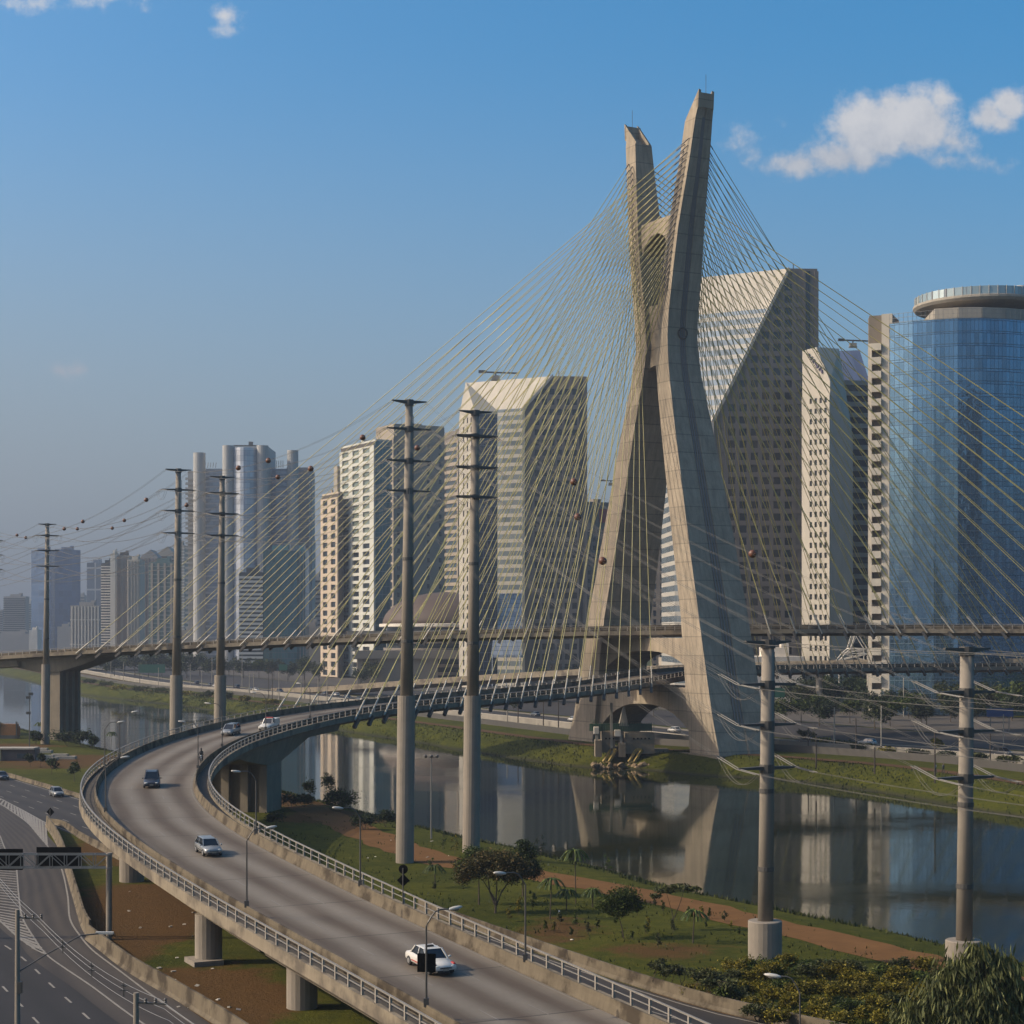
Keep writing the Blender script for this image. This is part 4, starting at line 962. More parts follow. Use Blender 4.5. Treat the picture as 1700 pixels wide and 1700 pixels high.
# its lower left wing with the pyramid roof, and the roof-cleaning crane
C2 = Vector(((788 - CX) * 838 / F, 838, 0)); W2 = Bld('office_tower', 'slender wing with pyramid roof and narrow windows left of the sloping-roof tower', C2)
dl, dr = Vector((-.78, .63, 0)), Vector((.99, .12, 0)); a = on_line(C2, dl, 763); b = on_line(C2, dr, 826); zt = zpx(682, 838)
P = [C2, C2 + dr * b, C2 + dr * b + dl * a, C2 + dl * a]; mb = MB(); mb.prism([(p.x, p.y) for p in P], 0, zt); W2.part(mb, 'wall', M['stone'])
ap = P[3] + dr * 3; mb = MB(); av = Vector((ap.x, ap.y, zpx(634, 845)))
for p, q in zip(P, P[1:] + P[:1]): mb.quad([(p.x, p.y, zt), (q.x, q.y, zt), tuple(av)])
W2.part(mb, 'roof', M['stone'])
W2.facade(P[3], -dl, a, 6, zt - 2, 3, 28, .34, .62, M['stone'], M['window'], .35, 1.6, .6, budget=84)
mb = MB(); c = C2 + dr * (b / 2) - Vector((-dr.y, dr.x, 0)) * .2; mb.box((c.x, c.y, zt / 2), (b * .95, .4, zt - 3), math.atan2(dr.y, dr.x)); W2.part(mb, 'glazed_front', glass_wall('blue_grey_glass', (0.05, 0.07, 0.10), dx=1.6, dz=4, metal=.6)); W2.done()
# sloping glass canopy at its foot
mb = MB(); q = [at(815, 1088, 835), at(866, 1088, 835), at(866, 985, 846), at(828, 985, 846)]; mb.loft([[p, p + Vector((.6, 1.2, 0)), p + Vector((.6, 1.2, -1)), p + Vector((0, 0, -1))] for p in (q[0], q[1])]); mb.quad(q)
for x in (.05, .5, .95): p = q[0].lerp(q[1], x); mb.tube([(p.x, p.y, 1), p], .3, 6)
tag(mb.build('glass_canopy', glass_wall('canopy_glass', (0.34, 0.36, 0.38), dx=2, dz=2, rough=.3, metal=.15, band=0)), 'sloping pale glass canopy at the foot of the sloping-roof tower', 'canopy')
def roof_crane(p, s, label, flip=1):
    e = empty('roof_crane', tuple(p), label, 'roof crane'); mb = MB(); mb.box((0, 0, 1.2 * s), (3.2 * s, 2.4 * s, 1.6 * s)); mb.box((0, 0, .2 * s), (3.8 * s, 2 * s, .4 * s)); mb.build('cab', M['conc_pale'], e)
    mb = MB(); mb.beam((-7 * s * flip, 0, 3.6 * s), (9 * s * flip, 0, 3.0 * s), .7 * s, .6 * s); mb.beam((-7 * s * flip, 0, 3.7 * s), (-4 * s * flip, 0, 3.6 * s), 1.4 * s, 1.1 * s); mb.build('jib', M['steel'], e)
    mb = MB(); mb.tube([(0, 0, 2 * s), (0, 0, 3.4 * s)], .3 * s, 8); mb.build('mast', M['steel'], e); return e
roof_crane(at(823, 632, 846), 1.15, 'roof-cleaning crane on the top edge of the sloping-roof tower')
roof_crane(at(1416, 577, 640), .75, 'roof-cleaning crane on the white tower beside the balcony column')
roof_crane(at(1014, 806, 905), .7, 'small roof crane on the brown building left of the bridge tower')

# white tower with four window columns, banded wing and glass roof
Z = 650; C = Vector(((1378 - CX) * Z / F, Z, 0)); dl, dr = Vector((-.80, .60, 0)), Vector((.93, .37, 0)); a = on_line(C, dl, 1332)
B = Bld('office_tower', 'cream tower with four window columns and a peaked top beside the big dark grid', C); v = lambda p, z: Vector((p.x, p.y, z)); L = C + dl * a; k = on_line(C, dl, 1355)
zs, zp, zl = zpx(632, Z), zpx(581, Z + 10), zpx(590, Z + 17); mid = C + dl * k; b = on_line(C, dr, 1416)
mb = MB(); prof = [v(C, 0), v(C, zs), v(mid, zp), v(L, zl), v(L, 0)]; bk = dr * b
mb.quad([prof[0], prof[1], prof[2], prof[3], prof[4]][::-1]); mb.quad([v(C, 0), v(C + bk, 0), v(C + bk, zs - 20), v(C, zs)]); mb.quad([v(C, zs), v(C + bk, zs - 20), v(mid + bk, zp), v(mid, zp)]); mb.quad([v(mid, zp), v(mid + bk, zp), v(L + bk, zl), v(L, zl)]); mb.quad([v(L + bk, 0), v(L, 0), v(L, zl), v(L + bk, zl)]); mb.quad([v(C + bk, 0), v(L + bk, 0), v(L + bk, zl), v(mid + bk, zp), v(C + bk, zs - 20)])
B.part(mb, 'wall', M['stone'])
B.facade(L, -dl, a, 4, zs - 5, 4, 29, .5, .52, M['stone'], M['window'], .45, a * .24, a * .05)
# dark sign strokes running down the peak
mb = MB(); n = Vector((-dl.y * -1, 0, 0)); nrm = Vector((-dl.y, dl.x, 0)); nrm = Vector((-.60, -.80, 0))
for i in range(7):
    p = L.lerp(C, .26 + i * .075); z = zpx(594 + i * 4.6, Z + 10); q = p + nrm * .25
    mb.box((q.x, q.y, z), (.28 if i % 2 else .5, .25, 1.5), math.atan2(-dl.y, -dl.x), Matrix.Rotation(R(35 if i % 3 else -10), 3, 'Y'))
B.part(mb, 'rooftop_sign', mat('purple_sign_strokes', (0.05, 0.03, 0.09), .5)); B.done()
Z = 664; C = Vector(((1386 - CX) * Z / F, Z, 0)); dr = Vector((.985, .17, 0)); b = on_line(C, dr, 1444); B = Bld('office_tower', 'banded dark and white wing with sloping blue glass roof right of the cream tower', C); zt = zpx(633, Z)
bk = Vector((-.17, .985, 0)) * 30; mb = MB(); P = [C, C + dr * b, C + dr * b + bk, C + bk]; mb.prism([(p.x, p.y) for p in P], 0, zt); B.part(mb, 'wall', M['window'])
mb = MB(); r = 29
for j in range(r):
    z = 4 + (zt - 4) * (j + .9) / r; c = C + dr * (b / 2); mb.box((c.x, c.y - .25, z), (b, .7, (zt - 4) / r * .42), math.atan2(dr.y, dr.x))
B.part(mb, 'spandrel_band', M['conc_pale'])
mb = MB(); zr = zpx(577, Z); f0 = dr * (-3.5)
mb.quad([v(C + f0, zt), v(C + dr * b, zt), v(C + dr * b + bk * .35, zr + 1), v(C + f0 + bk * .35, zr)]); mb.quad([v(C + dr * b, zt), v(C + dr * b + bk, zt), v(C + dr * b + bk * .35, zr + 1)]); mb.quad([v(C + dr * b + bk, zt), v(C + f0 + bk, zt), v(C + f0 + bk * .35, zr), v(C + dr * b + bk * .35, zr + 1)])
B.part(mb, 'roof', glass_wall('roof_glass', (0.16, 0.18, 0.24), dx=2.5, dz=50, metal=.3, rough=.25, axis=(1, .2)))

# blue glass tower: curved curtain wall, balcony column, rooftop disc
ARC = resample([(1481, 562), (1535, 552), (1600, 548), (1680, 551), (1790, 566)], 8) if False else None
pts = [Vector(((px - CX) * Zz / F, Zz, 0)) for px, Zz in ((1477, 562.5), (1515, 558), (1550, 555), (1590, 552.5), (1630, 552), (1670, 553.5), (1710, 557), (1760, 564), (1810, 574))]
C = pts[0]; B = Bld('glass_tower', 'tall blue mirror-glass tower with a curved front and a disc on its roof', C); zt = zpx(541, 566)
mb = MB(); poly = [(p.x, p.y) for p in pts] + [(pts[-1].x, pts[-1].y + 35), (pts[0].x + 4, pts[0].y + 40)]; mb.prism(poly, 0, zt)
BG = glass_wall('blue_mirror_glass', (0.12, 0.215, 0.31), mull=(.02, .05, .09), dx=1.25, dz=3.9, metal=.82, width=.10, warp=.035, rough=.03, axis=(1, 0))
B.part(mb, 'curtain_wall', BG)
mb = MB()
for z in frange(4, zt, 32):
    pp = [p + Vector((0, -.08, 0)) for p in pts]
    for p, q in zip(pp, pp[1:]): mb.beam(v(p, z), v(q, z), .10, .16)
B.part(mb, 'floor_line', mat('floor_line_metal', (.10, .15, .20), .4, .5))
# open roof screen and set-back storey
mb = MB(); inner = [(p.x + 1.5, p.y + 5) for p in pts[2:]]; mb.prism(inner + [(pts[-1].x, pts[-1].y + 30), (pts[2].x + 3, pts[2].y + 30)], zt, zt + 4.3); B.part(mb, 'penthouse', M['conc_pale'])
mb = MB()
for p, q in zip(pts, pts[1:]):
    for kz in (.3, 1.6, 2.9): mb.beam(v(p, zt + kz), v(q, zt + kz), .09)
    for k in frange(0, 1, 6): c = p.lerp(q, k); mb.beam(v(c, zt), v(c, zt + 3), .09)
B.part(mb, 'roof_screen', M['steel_mid'])
dc = Vector(((1628 - CX) * 577 / F, 577, zpx(522, 577))); mb = MB(); mb.lathe(tuple(dc), [(9, -3.5), (9.5, -.4), (20.5, 1.2), (21.2, 2.0), (21.2, 2.7), (20.6, 2.9)], 48); disc = B.part(mb, 'roof_disc', M['conc_pale'])
mb = MB()
for i in range(48):
    q = 2 * math.pi * i / 48; mb.tube([(dc.x + 20.6 * math.cos(q), dc.y + 20.6 * math.sin(q), dc.z + 2.8), (dc.x + 20.6 * math.cos(q), dc.y + 20.6 * math.sin(q), dc.z + 5.6)], .1, 4)
B.part(mb, 'disc_railing_post', M['steel_mid'], disc)
mb = MB(); mb.loft([[(dc.x + 20.5 * math.cos(q), dc.y + 20.5 * math.sin(q), dc.z + z) for q in (2 * math.pi * j / 48 for j in range(48))] for z in (2.8, 5.4)], cap=False); B.part(mb, 'disc_glass', glass_wall('pale_screen_glass', (.30, .36, .36), dx=2, dz=9, metal=.3), disc)
mb = MB(); mb.box((dc.x + 13, dc.y, dc.z + 5), (9, 9, 5.6)); mb.lathe((dc.x + 11.5, dc.y - 4, dc.z + 2), [(2.0, 0), (2.0, 6.2)], 16); mb.box((dc.x + 2, dc.y + 2, dc.z + 4), (14, 8, 2.4)); B.part(mb, 'disc_kiosk', M['white'], disc)
# stone balcony column on its left
C2 = Vector(((1480 - CX) * 564 / F, 564, 0)); dl = Vector((-.93, .37, 0)); a = on_line(C2, dl, 1441); L = C2 + dl * a; zc = zpx(570, 566)
mb = MB(); cp = (L + C2) / 2; hd = math.atan2(-dl.y, -dl.x); n = Vector((-.37, -.93, 0))
mb.prism([(p.x, p.y) for p in (L - n * 1.8, C2 - n * 1.8, C2 - n * 14, L - n * 14)], 0, zc + 9); B.part(mb, 'shaft', mat('recess_stone', (.15, .125, .095), .8))
mb = MB()
def panel(u0, u1, z0, z1, th=1.8): 
    c = L.lerp(C2, (u0 + u1) / 2) - n * (th / 2); mb.box((c.x, c.y, (z0 + z1) / 2), (a * (u1 - u0), th, z1 - z0), hd)
panel(0, .16, 0, zc); panel(.58, 1.03, 0, zc + 9)
rows = 27; rh = zc / rows
for j in range(rows): panel(.16, .58, rh * j + rh * .46, rh * (j + 1), 1.8)
B.part(mb, 'stone_facing', M['stone'])
for j in range(rows):
    q = MB(); c = L.lerp(C2, .37) + n * .5; q.box((c.x, c.y, rh * j + rh * .72), (a * .42, 1.0, rh * .5), hd); B.part(q, 'balcony', M['stone'])
mb = MB(); c = L.lerp(C2, .12) - n * 6; mb.box((c.x, c.y, zc + 4), (3.2, 3.5, 9.5), hd); B.part(mb, 'chimney', M['stone_warm'])

# domed hall
dc = Vector(((738 - CX) * 905 / F, 905 + 34, 0)); B = Bld('domed_hall', 'low round hall with a brown domed roof and pale rim', dc); zr = zpx(1036, 905); zt = zpx(983, 939)
mb = MB(); prof = [(33.5 * math.cos(t), zr + (zt - zr) * math.sin(t)) for t in frange(0, math.pi / 2 - .01, 12)]; mb.lathe(tuple(dc), prof, 56); B.part(mb, 'roof', M['brown_roof'], smooth=True)
mb = MB(); mb.lathe(tuple(dc), [(34.5, zr - 1.6), (35.2, zr - 1.2), (35.2, zr + .1), (33.6, zr + .3)], 56); B.part(mb, 'roof_rim', M['white'])
mb = MB(); mb.lathe(tuple(dc), [(31.5, 0), (31.5, zr - 1.6)], 56); B.part(mb, 'wall', M['window'])
mb = MB()
for k in range(6): mb.lathe(tuple(dc), [(33, 1 + k * 4.0), (33, 2.6 + k * 4.0)], 56)
B.part(mb, 'louvre_band', M['stone_grey'])
mb = MB(); p = at(640, 1041, 900); mb.box((p.x + 14, p.y - 2, p.z / 2 + 1), (58, 8, 4), .1); mb.box((p.x + 14, p.y - 2, p.z - 3), (66, 9, 2.2), .1); mb.box((p.x + 6, p.y - 1, 8), (40, 6, 14), .1); tag(mb.build('podium_building', M['stone_warm']), 'low terraced podium building in front of the brown dome', 'building')

# brown block and window block seen beside and between the legs
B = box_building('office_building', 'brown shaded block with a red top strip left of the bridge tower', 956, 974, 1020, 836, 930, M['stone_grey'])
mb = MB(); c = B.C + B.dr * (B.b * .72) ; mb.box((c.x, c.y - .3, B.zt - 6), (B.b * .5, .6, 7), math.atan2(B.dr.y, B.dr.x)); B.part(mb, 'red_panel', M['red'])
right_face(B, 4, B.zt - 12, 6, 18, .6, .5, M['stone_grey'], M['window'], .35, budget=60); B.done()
B = box_building('office_building', 'pale block with rows of upright windows seen between the bridge tower legs', 1082, 1118, 1150, 846, 880, M['stone_warm'])
right_face(B, 3, B.zt - 4, 6, 18, .5, .6, M['stone_warm'], M['window_blue'], .4, budget=54); left_face(B, 3, B.zt - 4, 3, 18, .45, .62, M['stone_warm'], M['window'], .4, budget=100); B.done()

# the big white stepped block behind the close pylon pair
C = Vector(((372 - CX) * 1350 / F, 1350, 0)); B = Bld('office_tower', 'huge white block with round corner shafts and a curved glass centre', C)
PG = glass_wall('grey_lilac_glass', (0.42, 0.44, 0.48), dx=4, dz=4, metal=.3, rough=.2); BGL = glass_wall('slate_blue_glass', (0.20, 0.25, 0.33), dx=2, dz=4.2, metal=.4, band=.35, bandcol=(.22, .25, .30)); WH = mat('white_panel_cladding', (0.3224, 0.3224, 0.3224), .6, var=.08, vscale=.05)
def blk(x0, x1, top, Z, dep, m, nm):
    mb = MB(); A, Q = (x0 - CX) * Z / F, (x1 - CX) * Z / F; mb.prism([(A, Z), (Q, Z), (Q, Z + dep), (A, Z + dep)], 0, zpx(top, Z)); return B.part(mb, nm, m)
def shaft(px, r, top, Z, nm='corner_shaft'):
    mb = MB(); mb.lathe(((px - CX) * Z / F, Z, 0), [(r, 0), (r, zpx(top, Z))], 18); B.part(mb, nm, WH)
blk(336, 376, 778, 1360, 40, BGL, 'left_wing'); blk(442, 482, 778, 1360, 40, BGL, 'right_wing'); blk(476, 513, 776, 1375, 40, mat('lilac_panel', (0.2108, 0.2046, 0.2170), .6), 'rear_wing')
blk(372, 446, 742, 1345, 40, WH, 'centre_block'); blk(312, 325, 782, 1368, 30, WH, 'end_wing'); blk(503, 518, 796, 1390, 20, WH, 'end_wing')
mb = MB(); xs = frange(385, 428, 9); pp = [Vector(((x - CX) * 1340 / F, 1340 - 7 * math.sin(math.pi * i / 8), 0)) for i, x in enumerate(xs)]; mb.prism([(p.x, p.y) for p in pp], 0, zpx(744, 1340)); B.part(mb, 'curved_glazing', PG)
shaft(331, 4.6, 752, 1352); shaft(486, 4.2, 748, 1352); shaft(379, 4.4, 740, 1340); shaft(436, 4.4, 740, 1340)
mb = MB(); p = at(406, 739, 1345); mb.box((p.x, p.y + 5, p.z), (18, 2, 1)); mb.box((p.x + 4, p.y + 5, p.z + 1.5), (3, 3, 3)); q = at(350, 776, 1362)
for i in range(5): mb.tube([q + Vector((i * 2 - 5, 3, 0)), q + Vector((i * 2 - 4.4, 3, 4))], .2, 4)
q = at(465, 776, 1362)
for i in range(4): mb.tube([q + Vector((i * 1.6 - 3, 3, 0)), q + Vector((i * 1.6 - 3, 3, 5.5))], .22, 4)
B.part(mb, 'roof_antenna', M['steel'])
mb = MB()
for j in range(38): p = at(318.5, 0, 1366); mb.box((p.x, 1366, 4 + j * 3.75), (9.5, 2, 1.7))
B.part(mb, 'balcony_band', WH)

def simple(name, label, x0, x1, top, Z, m, dep=22, tilt=0.0, bands=None, cap=None, cols=None):
    """background block: wall, optional floor bands, window columns and roof cap"""
    A, Q = (x0 - CX) * Z / F, (x1 - CX) * Z / F; Bq = Bld(name, label, Vector(((A + Q) / 2, Z, 0))); zt = zpx(top, Z)
    mb = MB(); mb.prism([(A, Z), (Q, Z + tilt), (Q, Z + dep), (A + tilt * .4, Z + dep)], 0, zt); Bq.part(mb, 'wall', m)
    if bands:
        n, hf, bm = bands; mb = MB()
        for j in range(n): mb.beam((A - .2, Z - .25, 3 + (zt - 5) * (j + .5) / n), (Q + .2, Z + tilt - .25, 3 + (zt - 5) * (j + .5) / n), .6, (zt - 5) / n * hf)
        Bq.part(mb, 'floor_band', bm)
    if cols:
        n, wf, cm = cols; mb = MB()
        for i in range(n):
            k = (i + .5) / n; mb.box((A + (Q - A) * k, Z + tilt * k - .5, zt / 2), ((Q - A) / n * wf, 1.0, zt - 2))
        Bq.part(mb, 'pier', cm)
    mb = MB()
    if cap == 'gable':
        m_ = (A + Q) / 2
        mb.loft([[(A, y, zt), (Q, y, zt), (m_ + (Q - A) * .1, y, zt + (Q - A) * .42)] for y in (Z, Z + dep)])
    else: mb.box(((A + Q) / 2, Z + dep / 2, zt + 1.6), ((Q - A) * .5, dep * .5, 3.2)); mb.box(((A + Q) / 2 + (Q - A) * .2, Z + dep / 2, zt + 3), ((Q - A) * .15, dep * .2, 4))
    Bq.part(mb, 'roof', m if cap != 'dark' else M['conc_dark']); return Bq
TEAL = glass_wall('teal_glass', (0.06, 0.20, 0.22), dx=2.2, dz=4, metal=.35, warp=.08)
S = M['stone']; SW = mat('far_tan_cladding', (.36, .32, .27), .7, var=.1, vscale=.1); SG = mat('far_grey_cladding', (.27, .26, .25), .7, var=.1, vscale=.1); W_ = M['white']; WN = M['window']
simple('office_tower', 'dark teal glass block with broken reflections before the white stepped block', 437, 490, 913, 1200, TEAL, tilt=12)
simple('office_tower', 'white banded block with stepped left shoulder joined to the teal glass block', 397, 436, 950, 1195, WN, bands=(22, .55, mat('pale_band', (.40, .42, .42), .6)))
simple('office_tower', 'narrow glass block with brown piers right of the teal glass block', 490, 507, 912, 1215, TEAL, cols=(3, .3, SG))
simple('apartment_tower', 'grey apartment tower half hidden at the right end of the white stepped block', 506, 519, 895, 1500, SW, bands=(30, .4, WN))
simple('apartment_tower', 'small grey towers low behind the peach tower', 516, 533, 958, 1700, SG, bands=(18, .4, WN))
simple('apartment_tower', 'brown gabled apartment tower with a pointed roof left of the close pylon pair', 232, 262, 925, 1600, SG, cap='gable', cols=(5, .5, mat('mauve_brick', (.22, .19, .18), .8)))
simple('apartment_tower', 'second brown gabled tower adjoining the pointed one', 262, 288, 918, 1640, SW, cap='gable', bands=(28, .35, WN))
simple('apartment_tower', 'teal and cream apartment tower low in front of the gabled pair', 247, 290, 933, 1450, mat('dull_teal_panel', (.10, .17, .17), .4), bands=(24, .3, mat('grey_green_band', (.25, .30, .28), .6)), cols=(4, .35, SW))
simple('apartment_tower', 'cream apartment tower with tiny windows left of the teal and cream one', 211, 232, 929, 1560, S, cols=(4, .3, SW))
simple('apartment_tower', 'tan tower with a dark brown top and a white edge', 192, 213, 922, 1660, SW, cap='dark', cols=(2, .5, mat('umber_panel', (.26, .21, .17), .8)))
simple('apartment_tower', 'narrow white tower edge beside the tan tower', 183, 191, 919, 1650, W_)
simple('apartment_tower', 'white and dark striped apartment tower with a curved balcony edge', 168, 184, 935, 1700, WN, bands=(34, .5, W_))
simple('office_tower', 'grey glass tower with a white frame behind the striped tower', 144, 170, 934, 2000, glass_wall('grey_glass', (.18, .21, .25), dx=8, dz=24, metal=.3, mull=(.4, .4, .4), width=1.2))
simple('office_tower', 'low white colonnaded block with slim upright piers left of centre skyline', 117, 166, 1005, 1750, SG, cols=(9, .38, W_), bands=(2, .04, W_))
simple('apartment_tower', 'white balcony tower at the back between the gabled pair and white block', 288, 306, 905, 1900, SW, bands=(36, .5, W_))
BT = glass_wall('hazy_blue_glass', (.10, .17, .30), dx=6, dz=8, metal=.4, warp=.2)
simple('office_tower', 'left half of the twin blue glass tower behind the far left pylon', 52, 88, 914, 2350, BT, tilt=-14)
simple('office_tower', 'right half of the twin blue glass tower with slanted top', 91, 127, 912, 2350, BT, tilt=20)
simple('apartment_tower', 'hazy stepped apartment tower at the far left skyline', 6, 42, 990, 2600, SG, bands=(24, .4, WN))
simple('apartment_tower', 'hazy pale striped tower right of the far left stepped one', 42, 51, 1000, 2700, W_, bands=(20, .5, WN))
simple('apartment_tower', 'hazy block cut by the left edge of the skyline', -30, 4, 1012, 2800, SG, bands=(16, .4, WN))
simple('apartment_tower', 'hazy distant tower between the twin blue tower and the colonnaded block', 128, 140, 988, 3200, SG, bands=(16, .4, WN))
for i, (x0, x1, t, Z, m) in enumerate(((-20, 60, 1052, 2500, SG), (48, 62, 1046, 2300, W_), (95, 118, 1040, 2200, SG), (300, 330, 1046, 1500, SW), (488, 534, 1040, 1250, SG), (1100, 1260, 1092, 800, SW), (975, 1012, 1088, 760, W_), (1250, 1335, 1090, 640, W_))):
    simple('low_building', ['long low brown roofs on the far left horizon', 'tiny white shed below the twin blue tower', 'low roofs left of the colonnaded block', 'low block at the foot of the white stepped block', 'low dark block left of the peach tower foot', 'low podium seen between the bridge tower legs', 'white low pavilion left of the bridge tower foot', 'white podium wall right of the bridge tower'][i], x0, x1, t, Z, m)
# city behind the viewer, seen mirrored in the glass tower
for i, (x, y, w, h) in enumerate(((230, -260, 26, 150), (330, -420, 34, 96), (150, -330, 40, 70), (420, -300, 30, 80), (262, -520, 24, 235), (520, -420, 60, 60), (335, -300, 40, 104), (395, -325, 42, 116), (470, -310, 48, 92), (560, -330, 60, 108))):
    Bq = Bld('reflected_tower', ['slim dark tower mirrored in the glass front', 'broad dark tower mirrored low in the glass front', 'low wide block mirrored at the left of the glass front', 'mid-height block mirrored at the right of the glass front', 'tallest thin tower mirrored in the glass front', 'long low block mirrored at the glass tower foot', 'squat dark block mirrored before the slim tower', 'taller dark block mirrored right of the slim tower', 'lower dark block mirrored at mid front of the glass', 'wide dark block mirrored at the right end of the glass'][i], Vector((x, y, 0)))
    mb = MB(); mb.box((x, y, h / 2), (w, w, h)); Bq.part(mb, 'wall', SG); mb = MB()
    for j in range(int(h / 4)): mb.box((x, y, 2.5 + j * 4), (w + .3, w + .3, 1.8))
    Bq.part(mb, 'window_band', WN)
# white entrance pyramid frame
e = empty('space_frame', tuple(at(1420, 1100, 600)), 'white tubular frame canopy at the foot of the balcony column', 'canopy'); mb = MB(); o = at(1420, 1100, 600)
P = [at(x, y, 600) - o for x, y in ((1393, 1097), (1403, 1085), (1412, 1077), (1440, 1077), (1440, 1086), (1440, 1097), (1424, 1052), (1420, 1052))]
for a, b in ((0, 1), (1, 2), (2, 3), (3, 4), (4, 5), (5, 0), (1, 4), (2, 6), (3, 6), (2, 7), (1, 5), (0, 4), (1, 3), (2, 4)):
    for dy in (0, 6): mb.tube([P[a] + Vector((0, dy, 0)), P[b] + Vector((0, dy, 0))], .18, 5)
for a in (0, 2, 3, 5): mb.tube([P[a], P[a] + Vector((0, 6, 0))], .18, 5)
mb.tube([P[0], P[0] + Vector((0, 0, -9))], .2, 5); mb.tube([P[5], P[5] + Vector((0, 0, -9))], .2, 5)
mb.build('frame', M['white'], e)

# ------------------------------------------------------------------ vehicles
def car_paint(name, col, rough=.3, metal=.0): return mat(name, col, rough, metal, var=.05, vscale=.5, spec=.6)
PW, PS, PD, PG_ = car_paint('white_car_paint', (.50, .49, .47)), car_paint('silver_car_paint', (.26, .27, .28), .28, .4), car_paint('dark_blue_car_paint', (.028, .032, .045)), car_paint('grey_car_paint', (.10, .11, .12), .3, .3)
HEADL = mat('headlamp_glass', (.55, .55, .52), .12, var=.05); REDL = mat('red_lamp_glass', (.30, .015, .012), .25)
def make_car(label, paint, kind='sedan', L=4.3, Wd=1.72, H=1.44, red=False):
    """local +X is forward, origin on the road under the middle"""
    e = empty('car', (0, 0, 0), label, 'car'); w = Wd / 2; hb = .92 if kind in ('suv', 'van', 'pickup') else .84
    f, r = L / 2, -L / 2; hood = .78 if kind != 'van' else .9
    prof = dict(sedan=(.95, .30, -1.05, -1.55), hatch=(.95, .30, -1.55, -1.95), suv=(.85, .30, -1.75, -2.05), van=(1.25, .45, -1.85, -2.05), pickup=(.70, .20, -.55, -.75))[kind]
    xa, xf, xr, xc = prof
    st = [(f, .30, .58, .80), (f - .10, .24, .70, .93), (f - .55, .20, hood, .99), (xa + .15, .20, hb, 1.0), (0, .20, hb + .03, 1.0), (xc + .15, .20, hb + .05, 1.0), (r + .35, .22, hb + (.02 if kind == 'sedan' else .06), .98), (r + .08, .26, hb - .04, .93), (r, .32, hb - .22, .86)]
    rings = []
    for x, z0, z1, k in st:
        h = z1 - z0; half = [(.0, z0), (.80 * k * w, z0), (.97 * k * w, z0 + .12), (k * w, z0 + h * .5), (.97 * k * w, z0 + h * .82), (.88 * k * w, z1), (0, z1 + .035)]
        rings.append([(x, y, z) for y, z in half] + [(x, -y, z) for y, z in reversed(half[1:-1])])
    mb = MB(); mb.loft(rings); body = mb.build('body', paint, e, smooth=True)
    # cabin: glass house with a painted roof
    wb, wr = .88 * w, .70 * w; zb = hb - .02; zr = H - .05
    b0, b1, r0, r1 = xa, xc, xf, xr
    cab = MB(); cab.loft([[(x, y, zr) for x, y in ((r0 + .03, wr), (r1 - .03, wr), (r1 - .03, -wr), (r0 + .03, -wr))], [(x, y, H) for x, y in ((r0 - .15, wr * .86), (r1 + .15, wr * .86), (r1 + .15, -wr * .86), (r0 - .15, -wr * .86))]])
    for sy in (1, -1):                                                  # pillars
        for xb, xt in ((b0, r0), ((b0 + b1) / 2 - .05, (r0 + r1) / 2), (b1, r1)): cab.beam((xb, sy * wb, zb), (xt, sy * wr, zr + .02), .09, .07)
    cab.build('roof', paint, e)
    g = MB(); g.quad([(b0, wb * .96, zb), (b0, -wb * .96, zb), (r0, -wr * .98, zr), (r0, wr * .98, zr)]); g.build('windscreen', M['car_glass'], e)
    g = MB(); g.quad([(b1, -wb * .96, zb), (b1, wb * .96, zb), (r1, wr * .98, zr), (r1, -wr * .98, zr)]); g.build('rear_window', M['car_glass'], e)
    for sy in (1, -1):
        g = MB(); q = [(b0, sy * wb * .985, zb), (b1, sy * wb * .985, zb), (r1, sy * wr * .985, zr), (r0, sy * wr * .985, zr)]; g.quad(q if sy < 0 else q[::-1]); g.build('side_window', M['car_glass'], e)
        q = MB(); q.blob((xa - .12, sy * (w + .10), hb + .10), (.07, .11, .08), 8, 5); q.build('wing_mirror', paint, e, smooth=True)
        q = MB(); q.blob((f - .09, sy * w * .62, .63), (.10, .20, .075), 8, 5); q.build('headlight', HEADL, e, smooth=True)
        q = MB(); q.blob((r + .05, sy * w * .66, hb - .16), (.07, .15, .10), 8, 5); q.build('tail_light', REDL, e, smooth=True)
        q = MB(); q.box((.05, sy * (w * .985), .45), (2.4, .03, .07)); q.build('sill_trim', M['red'] if red else M['rubber'], e)
    q = MB(); q.box((f - .03, 0, .52), (.06, w * .95, .11)); q.build('grille', M['rubber'], e)
    q = MB(); q.box((f - .01, 0, .33), (.10, w * 1.35, .12)); q.build('lower_intake', M['rubber'], e)
    q = MB(); q.box((f + .035, 0, .42), (.03, .42, .13)); q.build('number_plate', M['conc_pale'], e)
    for x in (f - .80, r + .78):
        for sy in (1, -1):
            c = (x, sy * (w - .09), .31); t = MB()
            t.loft([[(c[0] + .31 * rr * math.cos(q), c[1] + sy * dy, c[2] + .31 * rr * math.sin(q)) for q in (2 * math.pi * j / 18 for j in range(18))] for dy, rr in ((-.10, .92), (-.08, 1), (.09, 1), (.11, .9))])
            wo = t.build('wheel', M['rubber'], e); t = MB()
            t.loft([[(c[0] + .19 * rr * math.cos(q), c[1] + sy * dy, c[2] + .19 * rr * math.sin(q)) for q in (2 * math.pi * j / 12 for j in range(12))] for dy, rr in ((.08, 1), (.125, .9))]); t.build('rim', M['chrome'], wo)
    if red:
        for sy in (1, -1): q = MB(); q.blob((f - .42, sy * w * .78, .72), (.34, .16, .10), 8, 5); q.build('red_wing_panel', M['red'], e, smooth=True)
        q = MB(); q.box((-.2, 0, H + .05), (.26, .5, .10)); q.build('roof_sign', M['rubber'], e)
